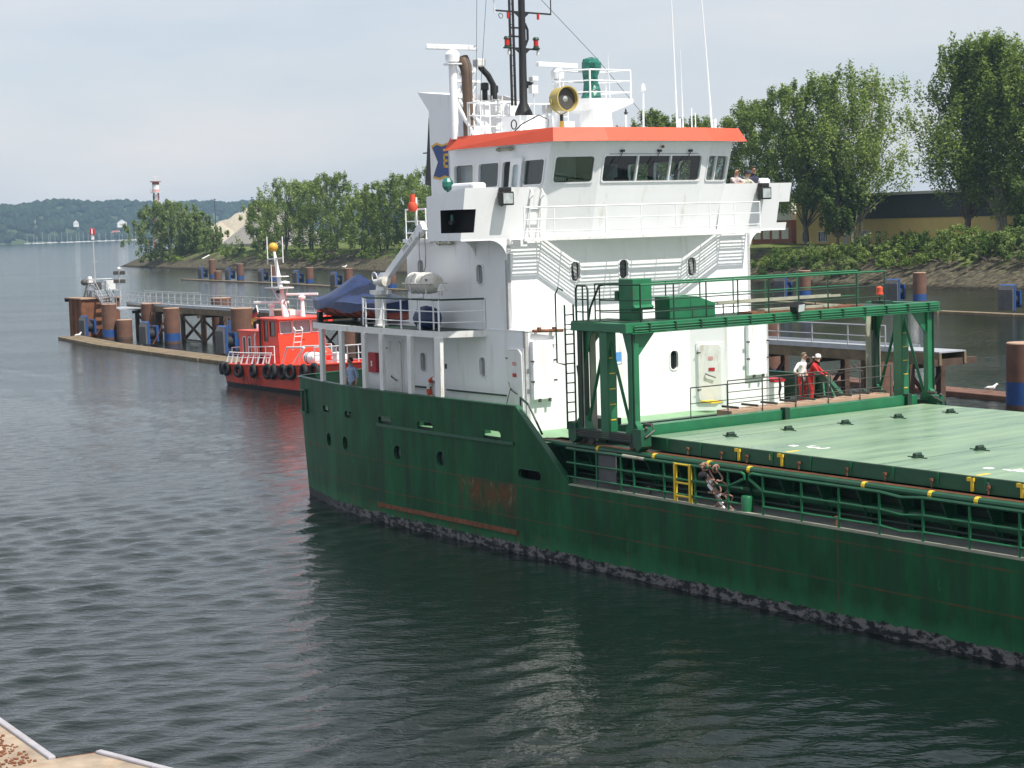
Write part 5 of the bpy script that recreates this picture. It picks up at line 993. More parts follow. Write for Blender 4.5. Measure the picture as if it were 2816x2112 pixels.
# ================================================================== WATER
def water_material():
    m = bpy.data.materials.new('water'); m.use_nodes = True; MATS['water'] = m; n, l = m.node_tree.nodes, m.node_tree.links; b = n['Principled BSDF']
    b.inputs['Base Color'].default_value = (0.0035, 0.009, 0.007, 1); b.inputs['Roughness'].default_value = 0.06; b.inputs['IOR'].default_value = 1.33; b.inputs['Specular IOR Level'].default_value = 0.5
    t = n.new('ShaderNodeTexCoord')
    def nz_(sc, stretch, det): 
        mp_ = n.new('ShaderNodeMapping'); mp_.inputs['Scale'].default_value = stretch; mp_.inputs['Rotation'].default_value = (0, 0, 0.25); l.new(t.outputs['Object'], mp_.inputs[0])
        q = n.new('ShaderNodeTexNoise'); q.inputs['Scale'].default_value = sc; q.inputs['Detail'].default_value = det; q.inputs['Roughness'].default_value = 0.55; l.new(mp_.outputs[0], q.inputs['Vector']); return q.outputs[0]
    b1 = n.new('ShaderNodeBump'); b1.inputs['Strength'].default_value = 0.55; b1.inputs['Distance'].default_value = 0.10; l.new(nz_(2.1, (0.55, 1.3, 1), 4), b1.inputs['Height'])
    sl_n = n.new('ShaderNodeMapRange'); sl_n.inputs[1].default_value = 0.38; sl_n.inputs[2].default_value = 0.62; sl_n.inputs[3].default_value = 0.16; sl_n.inputs[4].default_value = 0.55; l.new(nz_(0.055, (0.5, 1.6, 1), 3), sl_n.inputs[0]); l.new(sl_n.outputs[0], b1.inputs['Strength'])
    b2 = n.new('ShaderNodeBump'); b2.inputs['Strength'].default_value = 0.45; b2.inputs['Distance'].default_value = 0.045; l.new(nz_(5.5, (0.7, 1.2, 1), 3), b2.inputs['Height']); l.new(b1.outputs[0], b2.inputs['Normal'])
    l.new(b2.outputs[0], b.inputs['Normal'])
water_material()
def make_water():
    rs = np.random.RandomState(11)
    ys = [6.0]
    while ys[-1] < 420: ys.append(ys[-1] * 1.0046)
    while ys[-1] < 9000: ys.append(ys[-1] * 1.06)
    ys = np.array(ys); NX = 380; u = np.linspace(-1, 1, NX)
    X = u[None, :] * (ys[:, None] * 0.36 + 14) ; Y = np.repeat(ys[:, None], NX, 1)
    dx = (ys * 0.72 + 28) / NX; dy = np.gradient(ys)
    Z = np.zeros_like(X)
    for k in range(46):
        lam = 0.32 * (1.45 / 0.32) ** rs.rand(); th = R(-72) + rs.normal(0, 0.55); kx, ky = math.cos(th), math.sin(th); kk = 2 * math.pi / lam
        a = 0.0072 * lam ** 0.85 * rs.uniform(0.6, 1.3)
        fade = np.clip((lam / (2.4 * np.maximum(dx, dy)) - 0.7), 0, 1)[:, None]
        Z += a * fade * np.sin(kk * (X * kx + Y * ky) + rs.rand() * 6.28)
    mod = 0.75 + 0.35 * np.sin(X * 0.11 + 1.3 * np.sin(Y * 0.05)) * np.sin(Y * 0.083 + 0.7)
    Z = Z * mod; Z = np.where(Z > 0, Z * 1.25, Z * 0.85)
    n1, n2 = X.shape; vs = np.stack([X.ravel(), Y.ravel(), Z.ravel()], 1)
    i = np.arange(n1 * n2).reshape(n1, n2); fs = np.stack([i[:-1, :-1].ravel(), i[:-1, 1:].ravel(), i[1:, 1:].ravel(), i[1:, :-1].ravel()], 1)
    me = bpy.data.meshes.new('water'); me.vertices.add(len(vs)); me.vertices.foreach_set('co', vs.ravel()); me.loops.add(fs.size); me.loops.foreach_set('vertex_index', fs.ravel())
    me.polygons.add(len(fs)); me.polygons.foreach_set('loop_start', np.arange(0, fs.size, 4)); me.polygons.foreach_set('loop_total', np.full(len(fs), 4)); me.update(); me.validate()
    me.polygons.foreach_set('use_smooth', [True] * len(me.polygons)); me.materials.append(MATS['water'])
    o = bpy.data.objects.new('water', me); scene.collection.objects.link(o); structure(o); o['label'] = 'dark green rippled harbour water'
make_water()
# ================================================================== TERRAIN
def ground_material():
    m = bpy.data.materials.new('bank'); m.use_nodes = True; MATS['bank'] = m; n, l = m.node_tree.nodes, m.node_tree.links; b = n['Principled BSDF']; b.inputs['Roughness'].default_value = 0.95; b.inputs['Specular IOR Level'].default_value = 0.1
    t = n.new('ShaderNodeTexCoord'); sep = n.new('ShaderNodeSeparateXYZ'); l.new(t.outputs['Object'], sep.inputs[0])
    no = n.new('ShaderNodeTexNoise'); no.inputs['Scale'].default_value = 0.22; no.inputs['Detail'].default_value = 9; l.new(t.outputs['Object'], no.inputs['Vector'])
    n2 = n.new('ShaderNodeTexNoise'); n2.inputs['Scale'].default_value = 1.6; n2.inputs['Detail'].default_value = 8; l.new(t.outputs['Object'], n2.inputs['Vector'])
    st = n.new('ShaderNodeValToRGB'); e = st.color_ramp.elements; e[0].position = 0.38; e[0].color = (0.04, 0.036, 0.026, 1); e[1].position = 0.66; e[1].color = (0.12, 0.105, 0.07, 1); l.new(n2.outputs[0], st.inputs[0])
    gr = n.new('ShaderNodeValToRGB'); e = gr.color_ramp.elements; e[0].position = 0.35; e[0].color = (0.04, 0.075, 0.02, 1); e[1].position = 0.65; e[1].color = (0.15, 0.17, 0.05, 1); l.new(n2.outputs[0], gr.inputs[0])
    ad = n.new('ShaderNodeMath'); ad.operation = 'ADD'; l.new(sep.outputs['Z'], ad.inputs[0])
    sc = n.new('ShaderNodeMapRange'); sc.inputs[1].default_value = 0.3; sc.inputs[2].default_value = 0.7; sc.inputs[3].default_value = -1.8; sc.inputs[4].default_value = 1.8; l.new(no.outputs[0], sc.inputs[0]); l.new(sc.outputs[0], ad.inputs[1])
    fr = n.new('ShaderNodeMapRange'); fr.inputs[1].default_value = 2.9; fr.inputs[2].default_value = 3.9; l.new(ad.outputs[0], fr.inputs[0])
    mx_ = n.new('ShaderNodeMix'); mx_.data_type = 'RGBA'; l.new(fr.outputs[0], mx_.inputs[0]); l.new(st.outputs[0], mx_.inputs[6]); l.new(gr.outputs[0], mx_.inputs[7])
    wet = n.new('ShaderNodeMapRange'); wet.inputs[1].default_value = 0.25; wet.inputs[2].default_value = 0.6; wet.inputs[3].default_value = 0.3; wet.inputs[4].default_value = 1.0; l.new(sep.outputs['Z'], wet.inputs[0])
    m2 = n.new('ShaderNodeMix'); m2.data_type = 'RGBA'; m2.blend_type = 'MULTIPLY'; m2.inputs[0].default_value = 1; l.new(mx_.outputs[2], m2.inputs[6]); l.new(wet.outputs[0], m2.inputs[7]); l.new(m2.outputs[2], b.inputs['Base Color'])
    bp = n.new('ShaderNodeBump'); bp.inputs['Strength'].default_value = 0.7; bp.inputs['Distance'].default_value = 0.3; l.new(n2.outputs[0], bp.inputs['Height']); l.new(bp.outputs[0], b.inputs['Normal'])
ground_material()
LAND = np.array([(-116, 544), (-99, 502), (-85, 474), (-73, 455), (-61, 435), (-44, 419), (-33, 394), (-22, 368), (2, 320), (33.9, 258), (42.2, 236), (50, 221), (58.6, 207), (75, 175), (105, 120), (190, 10), (700, 10), (700, 1400), (-40, 1400), (-75, 900), (-103, 640), (-112, 570)], float)
def land_dist(X, Y):
    P = LAND; Q = np.roll(P, -1, 0); d = np.full(X.shape, 1e9); inside = np.zeros(X.shape, bool)
    for (x0, y0), (x1, y1) in zip(P, Q):
        ex, ey = x1 - x0, y1 - y0; t = np.clip(((X - x0) * ex + (Y - y0) * ey) / (ex * ex + ey * ey), 0, 1); d = np.minimum(d, np.hypot(X - x0 - t * ex, Y - y0 - t * ey))
        c = ((y0 > Y) != (y1 > Y)); xi = x0 + (Y - y0) * ex / (ey if abs(ey) > 1e-9 else 1e-9); inside ^= c & (X < xi)
    return np.where(inside, d, -d)
_rs = np.random.RandomState(3); _wv = [(_rs.uniform(0.05, 0.5), _rs.uniform(0, 6.28), _rs.uniform(0, 6.28)) for _ in range(14)]
def bumps(X, Y): return sum(0.06 / (0.3 + f) * np.sin(f * (X * math.cos(a) + Y * math.sin(a)) + p) for f, a, p in _wv) * 0.5
def land_z(X, Y):
    d = land_dist(X, Y); z = np.clip(d * 0.42, -1.2, 4.45); z = np.where(d > 9, z + np.clip((d - 9) * 0.012, 0, 2), z); return z + np.where(d > -1, bumps(X, Y) * np.clip(d / 6 + 0.2, 0, 1), 0)
def ground_z(x, y): return float(land_z(np.array([float(x)]), np.array([float(y)]))[0])
def grid_mesh(name, xs, ys, zf, m):
    X, Y = np.meshgrid(xs, ys); Z = zf(X, Y); n1, n2 = X.shape; vs = np.stack([X.ravel(), Y.ravel(), Z.ravel()], 1); i = np.arange(n1 * n2).reshape(n1, n2)
    fs = np.stack([i[:-1, :-1].ravel(), i[:-1, 1:].ravel(), i[1:, 1:].ravel(), i[1:, :-1].ravel()], 1)
    keep = (Z.ravel()[fs] > -1.15).any(1); fs = fs[keep]
    me = bpy.data.meshes.new(name); me.from_pydata(vs.tolist(), [], fs.tolist()); me.polygons.foreach_set('use_smooth', [True] * len(me.polygons)); me.materials.append(MATS[m])
    o = bpy.data.objects.new(name, me); scene.collection.objects.link(o); return o
bank = structure(grid_mesh('canal_bank', np.concatenate([np.arange(-130, 140, 1.7), np.arange(140, 700, 20)]), np.concatenate([np.arange(60, 600, 2.2), np.arange(600, 1400, 20)]), land_z, 'bank')); bank['label'] = 'sloping earth and stone canal bank'
# ---- far shore with wooded hills
mat('far_wood', (0.016, 0.030, 0.014), 0.95, var=0.45, scale=0.03, spec=0.1); mat('far_meadow', (0.05, 0.07, 0.03), 0.95, var=0.2, scale=0.01, spec=0.1)
RIDGE = [(-1600, 50), (-1000, 56), (-830, 58), (-740, 66), (-630, 60), (-560, 62), (-480, 61), (-420, 50), (-330, 54), (-250, 48), (-150, 50), (0, 46), (150, 52), (400, 45), (900, 48), (1800, 40)]
def shore_y(X): return 2668 + np.clip((X + 742) * 1.9, -400, 900) + 20 * np.sin(X * 0.01)
def hill_z(X, Y):
    r = np.interp(X, [a for a, b in RIDGE], [b for a, b in RIDGE]) - 8; d = Y - shore_y(X); k = np.clip((d - 60) / 420, 0, 1); z = 2.0 + r * (k * k * (3 - 2 * k)); z = np.where(d < 0, -3 + d * 0, z); return z + np.where(d > 0, 2.0 * np.sin(X * 0.03 + Y * 0.02), 0)
far = structure(grid_mesh('far_hills', np.arange(-1700, 1900, 24.0), np.concatenate([np.arange(2300, 4300, 24.0)]), hill_z, 'far_meadow')); far['label'] = 'hazy wooded hills beyond the fjord'
def far_forest():
    rs = np.random.RandomState(9); t = (1 + 5 ** 0.5) / 2
    ico = np.array([(-1, t, 0), (1, t, 0), (-1, -t, 0), (1, -t, 0), (0, -1, t), (0, 1, t), (0, -1, -t), (0, 1, -t), (t, 0, -1), (t, 0, 1), (-t, 0, -1), (-t, 0, 1)]) / 1.9
    fi = np.array([(0, 11, 5), (0, 5, 1), (0, 1, 7), (0, 7, 10), (0, 10, 11), (1, 5, 9), (5, 11, 4), (11, 10, 2), (10, 7, 6), (7, 1, 8), (3, 9, 4), (3, 4, 2), (3, 2, 6), (3, 6, 8), (3, 8, 9), (4, 9, 5), (2, 4, 11), (6, 2, 10), (8, 6, 7), (9, 8, 1)])
    V, F_ = [], []; n = 0
    while n < 4200:
        x = rs.uniform(-1050, 250); y = float(shore_y(np.array([x]))[0]) + (rs.uniform(14, 60) if rs.rand() < 0.22 else rs.uniform(60, 620)); d = y - float(shore_y(np.array([x]))[0])
        if 20 < d < 190 and math.sin(x * 0.017) + math.sin(x * 0.041 + 1) + math.sin(d * 0.05) > 0.9: continue
        z = float(hill_z(np.array([x]), np.array([y]))[0]); r = rs.uniform(5, 10) * (1 if d > 60 else 0.8); j = 1 + rs.uniform(-0.22, 0.22, (12, 3))
        V.append(ico * j * np.array([r, r, r * rs.uniform(0.85, 1.2)]) + np.array([x, y, z + r * 0.55])); F_.append(fi + n * 12); n += 1
    V = np.concatenate(V); F_ = np.concatenate(F_); me = bpy.data.meshes.new('far_forest'); me.from_pydata(V.tolist(), [], F_.tolist()); me.materials.append(MATS['far_wood'])
    o = bpy.data.objects.new('far_forest', me); scene.collection.objects.link(o); stuff(o); o['label'] = 'distant woodland covering the hazy hills across the fjord'; o['category'] = 'woodland'
far_forest()
mat('far_white', (0.75, 0.75, 0.74), 0.7); mat('roof_red', (0.30, 0.10, 0.07), 0.8, var=0.15); mat('roof_grey', (0.16, 0.16, 0.17), 0.8)
def house(x, y, z, w, d, h, rh, wm, rm_, label, rz=0.3, gable=0):
    e = thing('house', label, 'house', (x, y, z), rz, 'houses on the far shore')
    mb = MB(); mb.box((-w / 2, -d / 2, -2), (w / 2, d / 2, h))
    mb.add([(-w / 2, -d / 2, h), (w / 2, -d / 2, h), (0, -d / 2, h + rh)], [(0, 1, 2)]); mb.add([(-w / 2, d / 2, h), (w / 2, d / 2, h), (0, d / 2, h + rh)], [(0, 1, 2)]); mb.build('wall', wm, e)
    MB().add([(-w / 2 - 0.6, -d / 2 - 0.6, h - 0.3), (0, -d / 2 - 0.6, h + rh + 0.3), (0, d / 2 + 0.6, h + rh + 0.3), (-w / 2 - 0.6, d / 2 + 0.6, h - 0.3)], [(0, 1, 2, 3)]).add([(w / 2 + 0.6, -d / 2 - 0.6, h - 0.3), (0, -d / 2 - 0.6, h + rh + 0.3), (0, d / 2 + 0.6, h + rh + 0.3), (w / 2 + 0.6, d / 2 + 0.6, h - 0.3)], [(0, 1, 2, 3)]).build('roof', rm_, e)
    for k in (-1, 1): MB().box((k * w * 0.22 - 0.7, -d / 2 - 0.08, h * 0.35), (k * w * 0.22 + 0.7, -d / 2 + 0.02, h * 0.35 + 1.5)).build('window', 'glass_dark', e)
HS_ = [(-770, 2905, 27, 9, 10, 6, 6, 'far_white', 'roof_grey', 'small white gabled house high on the far wooded slope, left of the beacon mast'), (-688, 2915, 26, 8, 9, 5, 4, 'far_white', 'roof_grey', 'tiny white house among the far trees above the marina'),
       (-618, 2930, 23, 15, 12, 6, 5, 'far_white', 'roof_grey', 'white house above the red roofed marina building on the far shore'), (-806, 2890, 22, 12, 9, 5, 6, 'far_white', 'roof_red', 'white house with red roof at the far left edge of the far shore'),
       (-752, 2915, 28, 12, 9, 4, 5, 'far_white', 'roof_red', 'red roofed house in the middle of the far wooded slope'), (-778, 2880, 18, 14, 8, 3, 3, 'far_white', 'roof_red', 'low white and red house near the far waterside')]
for a in HS_: house(*a)
house(-627, 2925, 3, 24, 12, 5, 8, 'far_white', 'roof_red', 'large red roofed marina building at the far shore', 1.2)
mat('far_mast', (0.72, 0.73, 0.74), 0.5)
rs_ = random.Random(21); nb_ = 0
for i in range(26):
    x = -708 + 4.6 * i + rs_.uniform(-1.5, 1.5); y = float(shore_y(np.array([x]))[0]) - 14 - rs_.uniform(0, 10); L = rs_.uniform(7, 11); mh = rs_.uniform(11, 17)
    e = thing('sailboat', 'white sailboat with bare mast moored in the marina on the far shore', 'sailboat', (x, y, 0), rs_.uniform(-0.4, 0.4), 'sailboats in the far marina')
    MB().prism([(-L / 2, -1.3), (L * 0.2, -1.4), (L / 2, 0), (L * 0.2, 1.4), (-L / 2, 1.3)], -0.2, 0.8).box((-L * 0.15, -0.8, 0.8), (L * 0.15, 0.8, 1.2)).build('hull', 'far_white', e); MB().tube([(0, 0, 1), (0, 0, mh)], 0.13, 5).build('mast', 'far_mast', e)
# ================================================================== TREES
def leaf_material(name, dark, lite, scale=0.5):
    m = bpy.data.materials.new(name); m.use_nodes = True; MATS[name] = m; n, l = m.node_tree.nodes, m.node_tree.links; b = n['Principled BSDF']; b.inputs['Roughness'].default_value = 0.55; b.inputs['Specular IOR Level'].default_value = 0.25; o = n['Material Output']
    t = n.new('ShaderNodeTexCoord'); no = n.new('ShaderNodeTexNoise'); no.inputs['Scale'].default_value = scale; no.inputs['Detail'].default_value = 3; l.new(t.outputs['Object'], no.inputs['Vector'])
    wn_ = n.new('ShaderNodeTexWhiteNoise'); ge = n.new('ShaderNodeNewGeometry'); l.new(ge.outputs['Random Per Island'], wn_.inputs['Vector'])
    ad = n.new('ShaderNodeMath'); ad.operation = 'MULTIPLY_ADD'; l.new(wn_.outputs['Value'], ad.inputs[0]); ad.inputs[1].default_value = 0.45; l.new(no.outputs[0], ad.inputs[2])
    cr_ = n.new('ShaderNodeValToRGB'); e = cr_.color_ramp.elements; e[0].position = 0.42; e[0].color = (*dark, 1); e[1].position = 1.0; e[1].color = (*lite, 1); l.new(ad.outputs[0], cr_.inputs[0]); l.new(cr_.outputs[0], b.inputs['Base Color'])
    tr = n.new('ShaderNodeBsdfTranslucent'); l.new(cr_.outputs[0], tr.inputs[0]); mx_ = n.new('ShaderNodeMixShader'); mx_.inputs[0].default_value = 0.42; l.new(b.outputs[0], mx_.inputs[1]); l.new(tr.outputs[0], mx_.inputs[2]); l.new(mx_.outputs[0], o.inputs[0])
leaf_material('leaf_poplar', (0.06, 0.12, 0.018), (0.24, 0.32, 0.07)); leaf_material('leaf_light', (0.08, 0.15, 0.024), (0.31, 0.39, 0.095)); leaf_material('leaf_willow', (0.08, 0.14, 0.035), (0.29, 0.36, 0.115)); leaf_material('leaf_dark', (0.03, 0.07, 0.012), (0.12, 0.19, 0.04))
mat('bark', (0.10, 0.085, 0.065), 0.9, var=0.3, scale=3); mat('bark_pale', (0.27, 0.25, 0.21), 0.9, var=0.3, scale=3)
def leaves(rs, cent, rad, per, size, asp=0.55, droop=0.0, up=0.5):
    """leaf quads scattered round clump centres"""
    n = len(cent); C_ = np.repeat(cent, per, 0); Rr = np.repeat(rad, per, 0); N = n * per
    d = rs.normal(0, 1, (N, 3)); d /= np.linalg.norm(d, axis=1)[:, None] + 1e-9; rr_ = rs.rand(N) ** 0.45
    p = C_ + d * Rr * rr_[:, None]
    ax = rs.normal(0, 1, (N, 3)); ax[:, 2] = ax[:, 2] * 0.7 - droop + up * 0.4; ax /= np.linalg.norm(ax, axis=1)[:, None]
    nn = rs.normal(0, 0.55, (N, 3)) + d * 0.9 + np.array([0, 0, up]); sd_ = np.cross(ax, nn); sd_ /= np.linalg.norm(sd_, axis=1)[:, None] + 1e-9
    s = size * rs.uniform(0.6, 1.35, N)[:, None]
    v = np.stack([p - ax * s * 0.5, p + sd_ * s * asp * 0.5, p + ax * s * 0.55, p - sd_ * s * asp * 0.5], 1).reshape(-1, 3)
    return v, np.arange(N * 4).reshape(N, 4)
def np_obj(name, v, f, m, parent):
    me = bpy.data.meshes.new(name); me.vertices.add(len(v)); me.vertices.foreach_set('co', np.asarray(v, np.float32).ravel()); k = f.shape[1]; me.loops.add(f.size); me.loops.foreach_set('vertex_index', f.ravel()); me.polygons.add(len(f)); me.polygons.foreach_set('loop_start', np.arange(0, f.size, k)); me.polygons.foreach_set('loop_total', np.full(len(f), k)); me.update(); me.materials.append(MATS[m])
    o = bpy.data.objects.new(name, me); scene.collection.objects.link(o); o.parent = parent; return o
def tree(x, y, h, w, label, seed, leafm='leaf_poplar', barkm='bark', clumps=110, per=105, leaf=0.42, stems=1, lean=(0, 0), base=0.22, group='trees on the canal bank', dens=1.0, z=None, droop=0.0, d=None, csz=1.0):
    rs = np.random.RandomState(seed); clumps = int(clumps * 1.75); w *= 1.18; z0 = (ground_z(x, y) if z is None else z) - 0.3; e = thing('tree', label, 'tree', (x, y, z0), 0, group); d = d or w
    tr = MB(); tips = []; tops = []
    for k in range(stems):
        ox, oy = (rs.uniform(-0.5, 0.5, 2) * (stems > 1)) * 1.6; lx, ly = lean[0] + rs.uniform(-0.12, 0.12) * (1 + stems * 0.5), lean[1] + rs.uniform(-0.1, 0.1); r0_ = h * 0.016 / (1 + 0.25 * (stems - 1)) + 0.03
        pts = []; m_ = 7; bx, by = rs.uniform(-0.3, 0.3, 2)
        for i in range(m_ + 1):
            u = i / m_; pts.append((ox + lx * h * u * 0.6 + bx * math.sin(u * 3), oy + ly * h * u * 0.6 + by * math.sin(u * 3.5), h * 0.93 * u))
        tr.tube(pts, [r0_ * (1 - 0.86 * i / m_) + 0.02 for i in range(m_ + 1)], 7); tops.append(pts)
    cent = []; rad = []
    for i in range(clumps):
        u = rs.rand() ** 0.8; zz = base + (1 - base) * u; prof = math.sqrt(max(0.02, 1 - ((u - 0.44) / 0.60) ** 2)) * (1.0 + 0.13 * math.sin(6 * u + seed)) * (0.9 + 0.2 * rs.rand())
        a = rs.uniform(0, 6.283); q = prof * (rs.rand() ** 0.42) * (1 + 0.28 * math.sin(3 * a + seed * 1.7 + 4 * u)); st_ = tops[rs.randint(len(tops))]; c0 = np.array(st_[min(7, int(zz * 7))])
        c = np.array([c0[0] * 0.7 + q * w / 2 * math.cos(a), c0[1] * 0.7 + q * d / 2 * math.sin(a), h * zz * (0.97 + 0.05 * rs.rand())]); cent.append(c)
        s = csz * h * rs.uniform(0.034, 0.062) * (1.2 - 0.45 * u); rad.append((s * 0.85, s * 0.85, s * (1.5 if not droop else 1.9)))
        if i % 3 == 0 and zz > base * 0.9:
            j = max(1, int((zz - 0.16) * 7)); a0 = np.array(st_[j]); mid = (a0 + c) / 2 + np.array([0, 0, h * 0.02]); tr.tube([a0, mid, c], [0.012 * h * (1 - zz) * 0.6 + 0.035, 0.05, 0.018], 5, cap=False)
    v, f = leaves(rs, np.array(cent), np.array(rad), int(per * dens), leaf, droop=droop)
    np_obj('crown', v, f, leafm, e); tr.build('trunk', barkm, e, True); return e
def shrub(x, y, w, h, label, seed, leafm='leaf_light', z=None, per=70, leaf=0.30, group='shrubs on the canal bank'):
    h *= 0.68; w *= 1.1
    rs = np.random.RandomState(seed); z0 = (ground_z(x, y) if z is None else z) - 0.2; e = thing('shrub', label, 'shrub', (x, y, z0), 0, group); cent, rad = [], []
    st_ = MB()
    for i in range(30):
        a = rs.uniform(0, 6.28); q = rs.rand() ** 0.5; hz = h * (0.15 + 0.8 * rs.rand() * math.sqrt(max(0.05, 1 - q * q * 0.8))); c = np.array([q * w / 2 * math.cos(a), q * w / 2 * math.sin(a), hz]); cent.append(c); s = rs.uniform(0.32, 0.62) * (h / 3.2) ** 0.5; rad.append((s, s, s * 1.15))
        if i % 4 == 0: st_.tube([(c[0] * 0.15, c[1] * 0.15, 0), c], [0.06, 0.015], 4, cap=False)
    v, f = leaves(rs, np.array(cent), np.array(rad), per, leaf); np_obj('foliage', v, f, leafm, e); st_.build('stems', 'bark', e)
# left point, middle row
tree(-93.5, 506, 15.5, 16.5, 'broad multi-stemmed willow on the tip of the canal bank below the red and white tower', 31, 'leaf_willow', clumps=180, per=85, leaf=0.5, stems=4, base=0.06, group='trees on the far bank', csz=1.25)
tree(-84.8, 498, 10.5, 8.5, 'lower rounded willow leaning against the right side of the willow at the tip', 32, 'leaf_willow', clumps=110, per=80, leaf=0.5, stems=3, base=0.05, group='trees on the far bank', csz=1.3)
tree(-77.5, 482, 6.6, 7.5, 'small round young tree in front of the grey gravel heap', 33, 'leaf_willow', clumps=60, per=60, leaf=0.42, stems=3, base=0.05, group='trees on the far bank', csz=1.6)
MID = [(-61.5, 460, 13.0, 9, 'leftmost poplar of the middle row, lower than its neighbours, beside the gravel heap'), (-54, 448, 17.0, 11, 'second poplar from the left in the middle row with a double plumed top'), (-47, 440, 16.0, 9.5, 'third poplar from the left in the middle row'), (-40.5, 432, 17.8, 10.5, 'tallest poplar near the centre of the middle row'), (-33.5, 420, 13.5, 9, 'shorter poplar right of the tallest one in the middle row'), (-28, 412, 15.2, 9, 'third poplar from the right in the middle row'), (-22.5, 405, 16.2, 9, 'second poplar from the right in the middle row, left of the orange float'), (-16.5, 397, 17.2, 10, 'poplar at the right end of the middle row touching the white funnel')]
for i, (x, y, h, w, lb_) in enumerate(MID): tree(x, y, h, w * 1.3, lb_, 40 + i, 'leaf_light' if i % 3 else 'leaf_poplar', clumps=85, per=72, leaf=0.48, stems=2 + i % 2, base=0.07, lean=(0.05, 0), group='poplars of the middle row', csz=1.3)
for i, (x, y, w, h, lb_) in enumerate([(-69.5, 463, 6, 4.5, 'pale shrub at the left foot of the middle row of poplars'), (-57, 441, 7, 4.2, 'bushy shrub under the second poplar of the middle row'), (-49, 431, 7, 4, 'shrub on the bank behind the orange and yellow mast of the pilot boat'), (-44, 424.5, 6, 4.5, 'shrub hanging over the bank below the tallest poplar'), (-30, 402, 6, 3.6, 'shrub under the poplars left of the white boom'), (-22, 388, 6, 3.6, 'shrub at the foot of the rightmost middle poplar'), (-101, 517, 7, 4.0, 'low shrub at the foot of the willow on the bank tip'), (-90, 494, 6, 3.0, 'low shrub right of the bank tip')]): shrub(x, y, w, h, lb_, 60 + i, 'leaf_light' if i % 2 else 'leaf_poplar', per=45, leaf=0.45)
# right group
tree(36.3, 281, 22.0, 12.5, 'poplar standing behind the far bridge wing and the three men', 71, 'leaf_poplar', clumps=120, base=0.2, group='tall poplars by the warehouse')
tree(44.0, 268, 24.0, 12.5, 'dense poplar with leaning bare trunk next to the bridge wing', 72, 'leaf_poplar', clumps=140, base=0.24, lean=(-0.10, 0), group='tall poplars by the warehouse')
tree(47.4, 262, 11.0, 6, 'short dark tree in front of the yellow warehouse between two tall poplars', 73, 'leaf_dark', clumps=70, per=90, base=0.25, group='tall poplars by the warehouse', droop=0.4)
tree(51.2, 268, 25.2, 14.5, 'tall poplar with several pale bare stems in front of the warehouse', 74, 'leaf_light', 'bark_pale', clumps=135, stems=4, base=0.30, group='tall poplars by the warehouse', droop=0.3)
tree(60.4, 240, 26.2, 11.0, 'huge feathery poplar with a leaning trunk left of the right frame edge', 75, 'leaf_poplar', clumps=165, base=0.27, lean=(-0.06, 0.0), group='tall poplars by the warehouse', droop=0.2)
tree(64.8, 238, 27.0, 10.5, 'tallest poplar near the right frame edge', 76, 'leaf_poplar', 'bark_pale', clumps=160, stems=2, base=0.25, group='tall poplars by the warehouse', droop=0.2)
tree(69.0, 234, 26.0, 10.0, 'poplar cut off by the right frame edge', 77, 'leaf_light', clumps=130, stems=2, base=0.16, group='tall poplars by the warehouse')
tree(66.5, 228, 9.5, 7, 'dark low tree at the right frame edge in front of the warehouse', 78, 'leaf_dark', clumps=60, base=0.1, group='tall poplars by the warehouse', csz=1.4)
SH = [(37.2, 257, 8, 4.2, 'dark bush on the bank just right of the white deckhouse', 'leaf_dark'), (40.8, 250, 6.5, 3.6, 'second dark bush right of the white deckhouse', 'leaf_dark'), (43.7, 241.5, 6.0, 4.0, 'pale willow bush on the slope below the leaning poplar', 'leaf_willow'), (46.5, 246, 6.0, 4.2, 'bright green bush between the pale willow bush and the warehouse door', 'leaf_light'), (49.0, 238, 6.5, 3.8, 'bush on the crest below the warehouse door', 'leaf_light'), (50.5, 231, 6.5, 4.0, 'overhanging bush above the gantry railing', 'leaf_poplar'), (53.5, 235, 7.0, 4.2, 'wide bush in front of the yellow wall', 'leaf_dark'), (54.5, 227, 6.5, 3.8, 'bush on the slope under the yellow wall centre', 'leaf_poplar'), (57.8, 232, 6.5, 4.8, 'taller pointed bush in front of the yellow wall', 'leaf_light'), (58.6, 222, 6.5, 3.8, 'bush on the slope left of the willow bushes at the right edge', 'leaf_dark'), (61.0, 226, 6.0, 4.2, 'bush at the foot of the huge feathery poplar', 'leaf_poplar'), (62.0, 217, 6.0, 4.2, 'pale willow bush at the right frame edge', 'leaf_willow'), (64.5, 220, 6.0, 4.5, 'second pale willow bush at the right frame edge', 'leaf_willow'), (53.0, 243, 5, 3.5, 'small bush against the yellow wall right of the dark door', 'leaf_poplar')]
for i, (x, y, w, h, lb_, lm) in enumerate(SH): shrub(x, y, w, h, lb_, 90 + i, lm, per=95)
for i, (x, y, h, w, lb_) in enumerate(((19.5, 314, 20.0, 11, 'poplar hidden behind the bridge front, seen through its left windows'), (25.5, 303, 22.0, 11, 'poplar behind the bridge whose tip shows above the orange roof edge'), (30.5, 292, 21.0, 11, 'poplar behind the bridge seen through its right windows'))): tree(x, y, h, w, lb_, 150 + i, 'leaf_poplar', clumps=100, base=0.12, group='tall poplars by the warehouse')
for i in range(13):
    x = 36.5 + 2.25 * i; y = 262 - 3.7 * i + (1.5 if i % 2 else -1.0); shrub(x + 1.2, y, 5.5, 3.0 + 0.7 * (i % 3), 'low bush on the right bank slope, %s from the white deckhouse' % 'first second third fourth fifth sixth seventh eighth ninth tenth eleventh twelfth thirteenth'.split()[i], 120 + i, ['leaf_light', 'leaf_poplar', 'leaf_willow'][i % 3], per=80)
